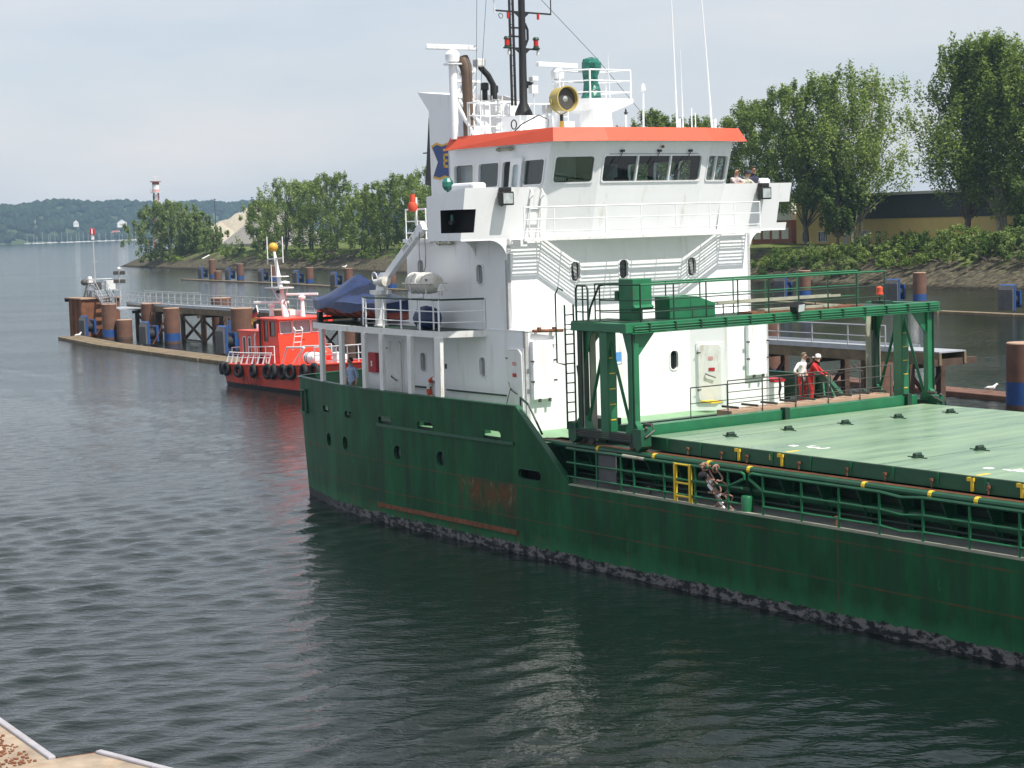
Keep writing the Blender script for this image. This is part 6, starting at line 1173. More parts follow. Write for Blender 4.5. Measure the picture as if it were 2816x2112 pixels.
# ================================================================== WAREHOUSE AND NEIGHBOURS
mat('yellow_render', (0.56, 0.41, 0.16), 0.85, var=0.06, scale=0.6, dirt=(0.3, 0.2, 0.07), dirt_amt=0.1); mat('dark_cladding', (0.035, 0.038, 0.045), 0.7, var=0.12); mat('roof_pale', (0.42, 0.41, 0.38), 0.8, var=0.1); mat('brick_red', (0.34, 0.13, 0.09), 0.85, var=0.12, scale=2)
wa, wb_ = Vector((46.1, 291.0, 0)), Vector((72.5, 235.5, 0)); wd = (wb_ - wa); WL = wd.length; wang = math.atan2(wd.y, wd.x)
wh = thing('warehouse', 'long yellow warehouse with dark upper cladding and flat pale roof behind the trees', 'building', (wa.x, wa.y, 4.3), wang)
wmap = lambda u, v, d: (u, d, v)
mb = MB(); holes = [(2.2, 1.6, 0.55, 0.75, 0.02), (7.2, 1.6, 1.2, 0.75, 0.02), (17.8, 1.7, 1.2, 0.65, 0.02), (2.9, 6.2, 0.5, 0.8, 0.02)]
wall(mb, wmap, 0, WL, 0, 4.2, holes[:3], 0.2, nu=1); wall(mb, wmap, 0, 11.5, 4.2, 7.6, holes[3:], 0.2)
mb.box((0, 0.2, 0), (0.2, 22, 7.6)); mb.build('wall', 'yellow_render', wh)
for k in range(12):
    u0_ = 11.5 + (WL - 11.5) * k / 12; u1_ = 11.5 + (WL - 11.5) * (k + 1) / 12; MB().box((u0_ + 0.02, -0.12, 4.2), (u1_ - 0.02, 0.1, 7.6)).build('cladding_panel', 'dark_cladding', wh)
MB().box((-0.5, -0.9, 7.6), (WL + 0.5, 22.5, 8.0)).build('roof', 'roof_pale', wh)
for (a, b, hw, hh, r) in holes:
    o = ring(MB(), wmap, a, b, hw, hh, r, 0.08, 0.04).build('window', 'far_white', wh); pane(MB(), wmap, a, b, hw, hh, r, 0.12).build('pane', 'glass_dark', o)
    for k in range(1, int(hw / 0.3)): MB().box((a - hw + 2 * hw * k / int(hw / 0.3) - 0.04, 0.06, b - hh), (a - hw + 2 * hw * k / int(hw / 0.3) + 0.04, 0.11, b + hh)).build('glazing_bar', 'far_white', o)
for u_2, m_, w_2 in ((21.3, 'timber_dark', 1.1), (13.2, 'roof_pale', 1.2)):
    MB().box((u_2 - w_2 / 2, -0.06, 0), (u_2 + w_2 / 2, -0.005, 2.3)).build('door', m_, wh)
MB().box((16.4, -5.5, 7.0), (17.2, -5.3, 7.2)).box((18.2, -0.2, 0.1), (19.2, -0.9, 1.2)).build('air_unit', 'grey_white', wh)
bh = thing('brick_building', 'red brick building with white framed glazing just left of the yellow warehouse', 'building', (40.2, 300, 4.6), wang + 0.2)
MB().box((0, 0, 0), (9, 10, 4.0)).build('wall', 'brick_red', bh); MB().box((0, -0.05, 4.0), (9, 10, 8.2)).build('upper_wall', 'far_white', bh); MB().box((-0.3, -0.3, 8.2), (9.3, 10.3, 8.6)).build('roof', 'roof_grey', bh)
for k in range(4):
    o = MB().box((0.5 + 2.1 * k, -0.10, 5.2), (2.2 + 2.1 * k, -0.04, 7.6)).build('window', 'glass_dark', bh)
    o = MB().box((0.5 + 2.1 * k, -0.06, 1.0), (2.0 + 2.1 * k, 0.02, 2.8)).build('window', 'far_white', bh)
# ---- gravel heaps, retaining wall, lamp posts, radar tower
mat('gravel', (0.34, 0.31, 0.25), 0.95, var=0.12, scale=1.5, bump=0.3, bscale=3); mat('gravel_grey', (0.22, 0.21, 0.19), 0.95, var=0.08, scale=1.5, bump=0.2, bscale=3); mat('concrete', (0.16, 0.155, 0.145), 0.9, var=0.15)
def heap(x, y, r, h, label, m, seed, sx=1.0, rough=0.1):
    rs = np.random.RandomState(seed); n, k = 40, 16; vs, fs = [], []
    ph = rs.uniform(0, 6.28, 6)
    for i in range(k + 1):
        u = i / k
        for j in range(n):
            a = 6.2832 * j / n; q = r * u * (1 + 0.12 * math.sin(2 * a + ph[0]) + 0.08 * math.sin(3 * a + ph[1])); z = h * (1 - u) ** 1.0 * (1 + rough * math.sin(5 * a + ph[2] + u * 6) * u) + rs.uniform(-1, 1) * rough * 1.2 * (0 < i < k); vs.append((q * sx * math.cos(a), q * math.sin(a), z))
    fs = [(i * n + j, i * n + (j + 1) % n, (i + 1) * n + (j + 1) % n, (i + 1) * n + j) for i in range(k) for j in range(n)]
    mb = MB().add(vs, fs); e = mb.build('gravel_heap', m, None, True, ang=80); e.location = (x, y, 4.2); tag(e, label, 'gravel heap', 'gravel heaps')
heap(-81, 590, 23, 13.5, 'jagged cream coloured sand heap behind the grey gravel heap', 'gravel', 1, 1.0, 0.45); heap(-92, 585, 13, 8.5, 'low pale sand heap on the left of the heaps', 'gravel', 2, 1.0, 0.2); heap(-70, 556, 19, 13.5, 'smooth grey gravel heap beside the leftmost middle poplar', 'gravel_grey', 3, 1.0, 0.03)
rw = thing('retaining_wall', 'low grey concrete wall at the foot of the gravel heap', 'wall', (-87, 541, 3.6), -0.25)
for k in range(7): MB().box((k * 2.0, 0, 0), (k * 2.0 + 1.94, 0.4, 2.1)).build('panel', 'concrete', rw)
for x, y, lb_ in ((-83, 520, 'thin lamp post in front of the sand heap'), (-71, 510, 'thin lamp post left of the middle poplars')):
    e = thing('lamp_post', lb_, 'lamp post', (x, y, 4.2), 0, 'lamp posts by the gravel heaps'); MB().tube([(0, 0, 0), (0, 0, 14.4)], [0.16, 0.09], 8).build('pole', 'steel_dark', e); MB().box((-0.25, -0.2, 14.4), (0.4, 0.2, 14.6)).build('lamp_head', 'steel_dark', e)
tw = thing('radar_tower', 'red and white lattice radar tower rising behind the willow on the bank tip', 'tower', (-134, 700, 4))
for k in range(4): MB().lathe([(1.35, 21.3 + 0.95 * k), (1.35, 21.3 + 0.95 * (k + 1))], (0, 0, 0), 16).build('lantern_band', 'roof_red' if k % 2 == 0 and k > 2 or k == 3 else 'sign_pink' if k == 0 else 'far_white', tw, True)
MB().lathe([(2.0, 21.0), (2.0, 21.3), (0, 21.3)], (0, 0, 0), 16).build('gallery', 'grey_white', tw); MB().lathe([(2.1, 25.1), (2.1, 25.4), (0, 25.5)], (0, 0, 0), 16).build('lantern_roof', 'roof_red', tw)
for a in range(10): MB().tube([(2.0 * math.cos(a * 0.628), 2.0 * math.sin(a * 0.628), 21.3), (2.0 * math.cos(a * 0.628), 2.0 * math.sin(a * 0.628), 22.3)], 0.05, 4).build('gallery_post', 'grey_white', tw)
MB().torus((0, 0, 22.3), 2.0, 0.05, (0, 0, 1), 20, 4).build('gallery_rail', 'grey_white', tw)
for k, (a, b) in enumerate(((-1, -1), (1, -1), (1, 1), (-1, 1))): MB().tube([(a * 1.3, b * 1.3, 0), (a * 0.85, b * 0.85, 21)], 0.16, 6).build('leg', 'roof_red', tw)
for k in range(9):
    z = 2.3 * k; q = 1.3 - 0.45 * z / 21; q2 = 1.3 - 0.45 * (z + 2.3) / 21
    for (a, b), (c, d_) in (((-1, -1), (1, -1)), ((1, -1), (1, 1)), ((1, 1), (-1, 1)), ((-1, 1), (-1, -1))): MB().tube([(a * q, b * q, z), (c * q2, d_ * q2, z + 2.3)], 0.09, 4).build('lattice_bar', 'far_white' if k % 2 else 'roof_red', tw)
MB().tube([(0, 0, 25.4), (0, 0, 27.0)], 0.12, 6).build('aerial_pole', 'far_white', tw); MB().bar((-0.9, 0, 27.1), (0.9, 0, 27.1), 0.25, 0.3).build('radar_scanner', 'far_white', tw)
MB().lathe([(0.25, 0), (0.25, 20)], (-0.9, -0.9, 0), 6).build('cable_duct', 'steel_dark', tw)
# ================================================================== near quay corner, bottom left
mat('quay_concrete', (0.30, 0.24, 0.18), 0.9, var=0.3, scale=2.5, dirt=(0.28, 0.17, 0.08), dirt_amt=0.4, dirt_scale=1.2, dirt_stretch=(1, 1, 1), bump=0.3, bscale=8)
mat('quay_steel', (0.33, 0.32, 0.345), 0.6, var=0.12, scale=4, dirt=(0.3, 0.22, 0.16), dirt_amt=0.25, dirt_stretch=(1, 1, 1))
QZ = 3.0; qp = [(-12.0, 32.0), (-7.05, 24.06), (-5.88, 22.22), (-5.36, 22.45), (-4.48, 21.72), (0.5, 17.6), (2, 12), (-14, 8), (-20, 20)]
q = MB().prism(qp, -1.0, QZ).build('quay', 'quay_concrete', None); structure(q); q['label'] = 'sunlit concrete quay corner'
for a, b in ((0, 1), (1, 2), (3, 4), (4, 5)):
    p0_, p1_ = Vector((*qp[a], QZ - 0.02)), Vector((*qp[b], QZ - 0.02)); MB().bar(p0_, p1_, 0.10, 0.12).build('coping', 'quay_steel', q, bevel=0.02)
MB().bar((*qp[2], QZ - 0.05), (*qp[3], QZ - 0.05), 0.14, 0.08).build('coping', 'rust', q)
pr = random.Random(17); pbm = MB()
for i in range(700):
    u = pr.random(); s_ = abs(pr.gauss(0, 0.55)) if i % 3 else pr.uniform(0, 2.2); p = Vector((*qp[1], QZ)).lerp(Vector((*qp[2], QZ)), u * 1.3 - 0.3) + Vector((-0.84, -0.54, 0)) * (0.18 + s_); r_3 = pr.uniform(0.008, 0.03); pbm.ball((p.x, p.y, QZ + r_3 * 0.4), r_3, 6, (1, 1, 0.7))
pb_ = pbm.build('gravel', 'rust', None); stuff(pb_); pb_['label'] = 'loose brown gravel and moss along the quay edge'; pb_['category'] = 'gravel'
# ================================================================== PIER, PILES, FENDERS, BOOMS
PD = Vector((0.55, -0.835, 0)).normalized(); PN = Vector((-PD.y, PD.x, 0))       # along the pier, and away from the camera
PANG = math.atan2(PD.y, PD.x)
def pile(x, y, top, r, label, group, band=True, gull=False, blue=0.9, capm='pile_top'):
    e = thing('mooring_pile', label, 'pile', (x, y, 0), PANG, group)
    lo_ = blue if band else -2.0
    MB().lathe([(r, lo_), (r, top - 0.02), (r * 0.97, top)], (0, 0, 0), 24).build('shaft', 'pile_rust', e, True)
    MB().lathe([(r * 0.99, top - 0.015), (r * 0.96, top + 0.03), (0, top + 0.035)], (0, 0, 0), 24).build('top_plate', capm, e)
    MB().lathe([(r * 1.012, -1.0), (r * 1.016, 0.12), (r * 1.006, 0.22)], (0, 0, 0), 24).build('weed_ring', 'timber_dark', e, True)
    if band:
        MB().lathe([(r * 1.005, -2.0), (r * 1.005, blue)], (0, 0, 0), 24).build('painted_band', 'blue_fender', e, True)
        for i in range(5): MB().tube([(-r - 0.02, -0.25, 0.25 + 0.22 * i), (-r - 0.10, -0.25, 0.25 + 0.22 * i), (-r - 0.10, 0.0, 0.25 + 0.22 * i), (-r - 0.02, 0.0, 0.25 + 0.22 * i)], 0.025, 5).build('rung', 'blue_fender', e)
    return e
def fender(x, y, label, group, h=2.0, sc=1.0):
    """vertical rubbing panel held on a rubber drum in front of a pile; local x along the pier"""
    e = thing('fender', label, 'fender', (x, y, 0), PANG, group); e.scale = (sc, sc, sc)
    # panel faces the fairway (local -y): tapered top, boards on the front, blue frame behind
    for i in range(3):
        x0_ = -0.75 + 0.5 * i; MB().prism([(-0.95, 0.1), (-0.78, 0.1), (-0.78, h), (-0.95, h - 0.35)], x0_ + 0.01, x0_ + 0.49, 'x').build('board', 'fender_grey', e)
    MB().prism([(-0.78, 0.1), (-0.58, 0.1), (-0.58, h + 0.08), (-0.78, h)], -0.78, 0.78, 'x').build('frame', 'blue_fender', e)
    for z in (0.4, 1.0, 1.6): MB().box((-0.7, -0.58, z), (0.7, -0.50, z + 0.12)).build('rib', 'blue_fender', e)
    MB().lathe([(0.0, -0.52), (0.45, -0.50), (0.45, 0.12), (0, 0.14)], (0, 0, 0.95), 18, (0, 1, 0)).build('rubber_drum', 'rubber', e, True)
    MB().box((-0.55, 0.12, 0.3), (0.55, 0.32, 1.65)).build('mount', 'blue_fender', e)
    for z in (0.45, 0.8, 1.15, 1.5): MB().box((-0.62, 0.05, z), (0.62, 0.12, z + 0.07)).build('rib', 'blue_fender', e)
    for t in (-0.5, 0.5): MB().tube([(t, -0.6, h - 0.1), (t * 0.9, -0.2, h - 0.35), (t * 0.8, 0.2, 1.6)], 0.03, 5).build('chain', 'steel_dark', e)
    return e
ordn = ['first', 'second', 'third', 'fourth', 'fifth', 'sixth', 'seventh', 'eighth']
GF = 'piles of the far guide row'; FF = 'fenders of the far guide row'
frow = [(-60.6, 367.2), (-52.5, 350.2), (-43.6, 331.3), (-35.0, 312.0), (-26.6, 292.4), (-18.5, 274.7)]
for i, (x, y) in enumerate(frow):
    D_ = y; tp_ = [3.9, 3.2, 3.0, 2.9, 3.0, 2.9][i]
    p = Vector((x, y, 0)) + PN * 1.0; pile(p.x, p.y, tp_, 0.68, 'rusty pile with blue band, %s from the left in the far guide row' % ordn[i], GF)
    p = Vector((x, y, 0)) - PD * 1.6; fender(p.x, p.y, 'grey and blue fender, %s from the left in the far guide row' % ordn[i], FF, 2.1, 1.15)
pile(-57.6, 361, 1.75, 0.75, 'short rusty pile stub beside the first far pile', GF, band=False)
sg_ = thing('notice_board', 'tilted white board on top of the first far pile', 'board', (-60.2, 367.6, 3.92), 0.4); MB().add([(-1.4, 0, 0.2), (0.1, 0, 0.9), (0.1, 0.9, 0.9), (-1.4, 0.9, 0.2), (-1.4, 0, 0.3), (0.1, 0, 1.0), (0.1, 0.9, 1.0), (-1.4, 0.9, 0.3)], [(0, 1, 2, 3), (4, 5, 6, 7), (0, 1, 5, 4), (1, 2, 6, 5), (2, 3, 7, 6), (3, 0, 4, 7)]).build('board', 'far_white', sg_); MB().tube([(0, 0.4, 0), (0, 0.4, 0.9)], 0.06, 5).build('stand', 'steel_dark', sg_)
for i, (x, y, lb_) in enumerate(((32.5, 204.9, 'rusty pile behind the gantry railing, left of the pair right of the gantry'), (41.7, 188.3, 'rusty pile with blue band right of the gantry railing end'), (47.5, 166.0, 'dark pile at the right frame edge in the far guide row'))):
    p = Vector((x, y, 0)) + PN * 0.8 + PD * 0.3; pile(p.x, p.y, [3.15, 3.1, 2.2][i], 0.68, lb_, GF)
    p = Vector((x, y, 0)) - PD * 1.9; fender(p.x, p.y, ['grey and blue fender behind the gantry railing', 'grey and blue fender right of the gantry railing end', 'dark fender at the right frame edge in the far guide row'][i], FF, 2.1, 1.15)
def boom(pts, w, label, group, mt='timber', h=0.32):
    e = thing('floating_boom', label, 'boom', (0, 0, 0), 0, group); pts = [V3(p) for p in pts]; k = 0; rr2 = random.Random(len(label))
    for a, b in zip(pts, pts[1:]):
        L = (b - a).length; n = max(1, int(L / 9)); d_ = (b - a).normalized(); nn = Vector((-d_.y, d_.x, 0))
        for i in range(n):
            for j in range(max(1, int(w / 0.55))):
                off = (j - (max(1, int(w / 0.55)) - 1) / 2) * 0.56; p0_ = a.lerp(b, i / n) + nn * (off + rr2.uniform(-0.05, 0.05)) + d_ * 0.05; p1_ = a.lerp(b, (i + 1) / n) + nn * (off + rr2.uniform(-0.05, 0.05)) - d_ * 0.05
                MB().bar(p0_ + Vector((0, 0, h * 0.3)), p1_ + Vector((0, 0, h * 0.3)), 0.52, h).build('beam', mt, e, bevel=0.05)
    return e
boom([(-65.5, 366.5, 0), (-42.4, 323.5, 0), (-16.2, 269, 0), (5, 236, 0)], 1.2, 'long timber boom floating in front of the far guide row', 'floating timber booms')
boom([(28, 199, 0), (39.9, 167.5, 0), (49, 150, 0)], 1.2, 'timber boom floating across the basin at the right', 'floating timber booms')
boom([(-40.9, 168.8, 0), (-34.2, 154.9, 0), (-22.2, 134.6, 0), (-14, 121, 0)], 2.6, 'wide mossy timber raft below the pier on the left', 'floating timber booms')
boom([(17.5, 103.5, 0), (22.9, 93.6, 0), (32, 77, 0)], 1.7, 'brown timber boom behind the trestle at the right', 'floating timber booms', 'pile_rust')
# near row
NP = 'rusty piles along the near pier'; NF = 'fenders along the near pier'
pile(-36.6, 166.2, 3.2, 0.68, 'rusty pile right of the sheet pile dolphin at the pier head', NP); pile(-35.2, 165.8, 1.75, 0.72, 'short rusty stub on the raft between two fenders', NP, band=False); pile(-33.0, 167.5, 3.1, 0.95, 'thick rusty pile under the start of the walkway', NP); pile(-29.2, 156.9, 3.05, 0.70, 'rusty pile with pale top and blue band in front of the walkway', NP)
pile(-21.6, 146.5, 3.3, 0.9, 'rusty pile left of the pilot boat stern under the walkway', NP); pile(-17.5, 139.5, 3.4, 0.9, 'rusty pile behind the flag of the pilot boat', NP); pile(-13.0, 146.0, 3.9, 0.9, 'rusty pile rising behind the walkway rail left of the pilot boat mast', NP, band=False)
pile(24.3, 85.8, 3.12, 0.86, 'big rusty pile with blue band at the right frame edge', NP, blue=1.3); pile(18.6, 92.3, 2.27, 0.80, 'rusty pile seen through the gantry legs', NP, band=False); pile(14.6, 102.0, 3.5, 0.55, 'rusty pile right of the white deckhouse behind the walkway', NP); pile(-26.0, 164.0, 3.55, 0.9, 'rusty pile top showing behind the walkway railing', NP, band=False)
fender(-39.4, 170.9, 'leftmost grey and blue fender in front of the sheet pile dolphin', NF, 1.95); fender(-30.7, 156.0, 'grey and blue fender in front of the walkway, second from the left', NF, 1.95); fender(-21.8, 141.4, 'grey and blue fender beside the stern of the pilot boat', NF, 2.15); fender(14.9, 104.2, 'blue fender behind the two men on the far side deck', NF, 2.0); fender(-6.5, 121.0, 'blue fender showing through the boat deck posts', NF, 2.0); fender(-24.5, 160.5, 'blue fender standing behind the walkway trestles', NF, 2.4)
# sheet pile dolphin
sp_ = thing('sheet_pile_dolphin', 'rust brown sheet pile dolphin at the outer head of the pier', 'dolphin', (-42.4, 175.0, 0), PANG)
for i in range(6):
    for fx in (0, 1):
        if fx == 0: MB().prism([(0.02, i * 0.62), (0.10 - 0.22 * (i % 2), i * 0.62 + 0.1), (0.10 - 0.22 * (i % 2), i * 0.62 + 0.52), (0.02, i * 0.62 + 0.62), (0.3, i * 0.62 + 0.62), (0.3, i * 0.62)], -2, 3.55).build('sheet_pile', 'sheet_rust', sp_)
        else: MB().prism([(i * 0.62, 0.02), (i * 0.62 + 0.1, 0.10 - 0.22 * (i % 2)), (i * 0.62 + 0.52, 0.10 - 0.22 * (i % 2)), (i * 0.62 + 0.62, 0.02), (i * 0.62 + 0.62, 0.3), (i * 0.62, 0.3)], -2, 3.55).build('sheet_pile', 'sheet_rust', sp_)
MB().box((0.1, 0.1, -2), (3.7, 3.7, 3.5)).build('fill', 'sheet_rust', sp_); MB().box((-0.2, -0.2, 3.5), (3.9, 3.9, 3.62)).build('cap', 'pile_top', sp_); MB().tube([(-0.35, -0.2, 3.4), (-0.35, 3.8, 3.4)], 0.2, 10).build('rubber_roll', 'rubber', sp_, True)
# walkway
A0 = Vector((-35.6, 173.2, 3.0)); A1 = Vector((20.4, 83.7, 3.0)); wv = (A1 - A0); LW = wv.length; wk = thing('walkway', 'long grey steel walkway with railings on brown trestles along the pier', 'pier', A0, math.atan2(wv.y, wv.x))
npl = 34
for i in range(npl): MB().box((LW * i / npl + 0.02, -0.85, -0.06), (LW * (i + 1) / npl - 0.02, 0.85, 0.0)).build('deck_plate', 'walk_grey', wk)
for t in (-0.8, 0.8): MB().box((0, t - 0.07, -0.62), (LW, t + 0.07, -0.07)).build('girder', 'timber', wk)
for t in (-0.88, 0.88):
    MB().box((0, t - 0.02, -0.12), (LW - 3, t + 0.02, 0.12)).build('kick_plate', 'galv', wk)
    railing(wk, [(0.2, t, 0.0), (45.0 if t < 0 else 14.0, t, 0.0)], 1.1, 1.5, (1.0, 0.52), 0.032, 'galv', top_r=0.035)
    if t < 0: railing(wk, [(45.0, t, 0.0), (LW - 3.5, t, 0.0)], 1.1, 2.6, (1.0, 0.52), 0.036, 'galv', top_r=0.04)
tk = 3.0; i = 0
while tk < LW:
    e = part('trestle', wk); rz_ = 4.2
    for t in (-1.0, 1.0): MB().box((tk - 0.16, t - 0.16, -5.0), (tk + 0.16, t + 0.16, -0.62)).build('post', 'timber_dark', e)
    MB().box((tk - 0.14, -1.45, -0.86), (tk + 0.14, 1.45, -0.62)).build('cross_head', 'timber_dark', e)
    MB().bar((tk - 0.2, -1.0, -0.9), (tk - 0.2, 1.0, -3.0), 0.12, 0.16).build('brace', 'timber_dark', e); MB().bar((tk + 0.2, 1.0, -0.9), (tk + 0.2, -1.0, -3.0), 0.12, 0.16).build('brace', 'timber_dark', e)
    if i % 2 == 0 and tk + 5 < LW:
        for t in (-1.0,): MB().bar((tk, t, -0.9), (tk + 4.6, t, -2.9), 0.12, 0.16).build('long_brace', 'timber_dark', e); MB().bar((tk + 4.6, -1.0, -0.9), (tk, -1.0, -2.9), 0.12, 0.16).build('long_brace', 'timber_dark', e); MB().bar((tk, -1.0, -2.9), (tk + 4.6, -1.0, -2.9), 0.1, 0.14).build('tie', 'timber_dark', e)
    tk += 4.6 if i % 2 == 0 else 6.6; i += 1
MB().bar((LW - 0.2, -1.6, -0.5), (LW - 0.2, 1.6, -0.5), 0.25, 0.3).build('end_beam', 'timber_dark', wk)
# pier head: raised platform with stairs, light mast, signal mast
ph_ = thing('pier_head_platform', 'galvanised stair platform with railings and cabinets on the pier head', 'platform', (-41.2, 174.9, 3.3), PANG)
MB().box((0.4, 0.4, 0.9), (2.6, 3.2, 1.0)).build('floor', 'walk_grey', ph_)
for x in (0.5, 2.5):
    for y in (0.5, 3.1): MB().box((x - 0.06, y - 0.06, 0), (x + 0.06, y + 0.06, 0.9)).build('leg', 'galv', ph_)
railing(ph_, [(0.45, 0.45, 1.0), (2.55, 0.45, 1.0)], 1.0, 0.7, (1.0, 0.5), 0.03, 'galv'); railing(ph_, [(0.45, 0.45, 1.0), (0.45, 3.15, 1.0), (2.55, 3.15, 1.0)], 1.0, 0.9, (1.0, 0.5), 0.03, 'galv')
for y in (0.5, 1.6): MB().bar((2.6, y, 0.95), (4.6, y, -0.6), 0.05, 0.25).build('stair_stringer', 'galv', ph_); railing(ph_, [(2.6, y, 0.95), (4.6, y, -0.6)], 1.0, 0.7, (1.0, 0.5), 0.028, 'galv')
for k in range(6): MB().box((2.7 + 0.32 * k, 0.5, 0.78 - 0.25 * k), (2.95 + 0.32 * k, 1.6, 0.82 - 0.25 * k)).build('stair_tread', 'galv', ph_)
MB().box((1.6, 1.8, 1.0), (2.3, 2.7, 1.85)).build('cabinet', 'grey_white', ph_, bevel=0.03); MB().box((2.1, 0.7, 1.0), (2.6, 1.2, 1.7)).build('cabinet', 'steel_dark', ph_, bevel=0.03)
for y in (0.6, 1.1): MB().bar((-0.9, y, 0.0), (0.5, y, 1.75), 0.12, 0.16).build('strut', 'edge_pale', ph_)
MB().box((-0.6, 0.4, 1.7), (0.5, 1.4, 1.85)).build('console', 'sign_pink', ph_)
railing(ph_, [(4.6, 0.4, -0.6), (8.2, 0.4, -0.6)], 1.05, 0.7, (1.0, 0.5), 0.03, 'galv'); railing(ph_, [(4.6, 3.0, -0.6), (9.5, 3.0, -0.6)], 1.05, 0.8, (1.0, 0.5), 0.03, 'galv'); MB().box((4.4, 0.3, -0.72), (9.0, 3.1, -0.6)).build('landing', 'walk_grey', ph_)
lm2 = thing('beacon_mast', 'tall thin mast with red and white beacon head on the pier head', 'beacon', (-39.6, 174.3, 3.6)); MB().tube([(0, 0, 0), (0, 0, 5.5)], [0.10, 0.07], 8).build('pole', 'galv', lm2, True); MB().box((-0.12, -0.12, 5.5), (0.12, 0.12, 5.95)).build('lower_head', 'far_white', lm2); MB().box((-0.2, -0.2, 5.95), (0.2, 0.2, 6.55)).build('beacon_head', 'sign_red', lm2, bevel=0.05); MB().box((-0.05, -0.25, 6.0), (0.05, -0.2, 6.5)).build('beacon_stripe', 'far_white', lm2); MB().bar((-0.4, 0, 3.4), (0.4, 0, 3.4), 0.04, 0.04).build('cross_bar', 'galv', lm2)
sm = thing('signal_lamp_mast', 'short mast with two pairs of signal lamps on the pier head', 'signal mast', (-36.9, 172.6, 3.0)); MB().tube([(0, 0, 0), (0, 0, 3.2)], 0.07, 8).build('pole', 'galv', sm); MB().ball((0, 0, 3.3), 0.16).build('top_lamp', 'far_white', sm, True)
for z in (2.1, 2.9):
    for x in (-0.32, 0.32): MB().box((x - 0.22, -0.15, z - 0.18), (x + 0.22, 0.25, z + 0.18)).build('signal_lamp', 'steel_dark', sm, bevel=0.04)
rd = thing('radar_dome', 'small radar scanner with white dome on the pier head', 'radar', (-40.1, 174.4, 3.6)); MB().tube([(0, 0, 0), (0, 0, 1.4)], 0.09, 8).build('post', 'galv', rd); MB().lathe([(0.3, 1.4), (0.3, 1.5), (0.24, 1.5), (0.22, 1.95), (0.0, 2.0)], (0, 0, 0), 14).build('dome', 'far_white', rd, True); MB().ball((-0.55, 0, 1.45), 0.35, 12, (1.0, 0.8, 0.9)).build('housing', 'steel_dark', rd, True); MB().bar((-0.6, 0, 1.42), (1.1, 0, 1.42), 0.1, 0.06).build('arm', 'steel_dark', rd)
for i, (a, b, lb_) in enumerate((((-36.5, 165.6, 3.2), (-38.9, 170.6, 0.2), 'slack chain from the pile right of the dolphin to the raft'), ((-29.5, 156.3, 3.0), (-30.3, 153.8, 0.2), 'slack chain from the pale topped pile to the raft'), ((19.0, 92.8, 2.4), (15.4, 96.5, 0.8), 'chain hanging from the walkway seen between the gantry legs'))):
    ch = MB(); a, b = V3(a), V3(b)
    for k in range(22):
        u = k / 21; p = a.lerp(b, u) + Vector((0, 0, -0.35 * math.sin(math.pi * u))); ch.torus(p, 0.07, 0.022, (1, k % 2, 0.3), 8, 4)
    o = ch.build('chain', 'rust', None); tag(o, lb_, 'chain', 'mooring chains')
# ================================================================== PILOT BOAT
pbt = thing('pilot_boat', 'orange red pilot boat with white railings and a tall mast moving past the ship\'s stern', 'boat', (-17.9, 112.4, 0), SHIP_A)
PBm, L_ = 4.9, 17.0
secs = []
for k in range(15):
    u = k / 14; s = -0.3 + L_ * u; hw = PBm / 2 * (1.0 - 0.06 * (1 - min(1, u / 0.15)) ** 2) * (1 - max(0, (u - 0.55) / 0.45) ** 2.3); hw = max(hw, 0.06); zt = 1.34 + 0.75 * u ** 1.4 + 0.2 * max(0, u - 0.7)
    cy = PBm / 2; fl_k = 1 - 0.10 * (1 - u) - 0.35 * max(0, u - 0.55)
    secs.append([(s, cy - hw, zt), (s, cy - hw * fl_k, 0.22), (s, cy - hw * fl_k * 0.93, -0.35), (s, cy, -0.8), (s, cy + hw * fl_k * 0.93, -0.35), (s, cy + hw * fl_k, 0.22), (s, cy + hw, zt)])
def lp_(i, v):   # point on near hull side at section fraction i (0..14) and height v
    k = min(13, int(i)); f = i - k; a0, a1 = secs[k][1], secs[k][0]; b0, b1 = secs[k + 1][1], secs[k + 1][0]
    p = V3(a0).lerp(V3(a1), v).lerp(V3(b0).lerp(V3(b1), v), f); return p
hm = MB(); n = 7
for k in range(14):
    for j in range(6):
        hm.cur = 1 if j in (1, 2, 3, 4) else 0; hm.quad(secs[k][j], secs[k][j + 1], secs[k + 1][j + 1], secs[k + 1][j])
hm.cur = 0; hm.poly(secs[0]); hm.build('hull', ['pilot_red_hull', 'black'], pbt, True, ang=30)
dk_ = [(s_[0][0], s_[0][1] + 0.06, s_[0][2] - 0.06) for s_ in secs]; dk2 = [(s_[6][0], s_[6][1] - 0.06, s_[6][2] - 0.06) for s_ in secs]
dm = MB()
for k in range(14): dm.quad(dk_[k], dk_[k + 1], dk2[k + 1], dk2[k])
dm.build('deck', 'pilot_red', pbt)
gw = MB(); gw.tube([V3(s_[0]) for s_ in secs], 0.07, 8); gw.build('gunwale', 'pilot_red', pbt, True); gw = MB(); gw.tube([V3(s_[6]) for s_ in secs], 0.07, 8); gw.build('gunwale', 'pilot_red', pbt, True)
for k, s in enumerate([-0.14, 0.58, 2.37, 4.3, 6.17, 6.92, 8.07, 9.04, 10.51, 11.52]):
    i = (s + 0.3) / L_ * 14; i = max(0.0, i); p = lp_(i, 0.84); z = [1.08, 1.05, 1.04, 1.12, 1.17, 1.2, 1.24, 1.28, 1.38, 1.45][k]; big = 0.30 if k < 4 else 0.34
    MB().torus((s, p.y - 0.12, z), big, 0.14, (0.12 * ((k * 7) % 5 - 2), -1, 0.1), 22, 10).build('tyre_fender', 'rubber', pbt, True)
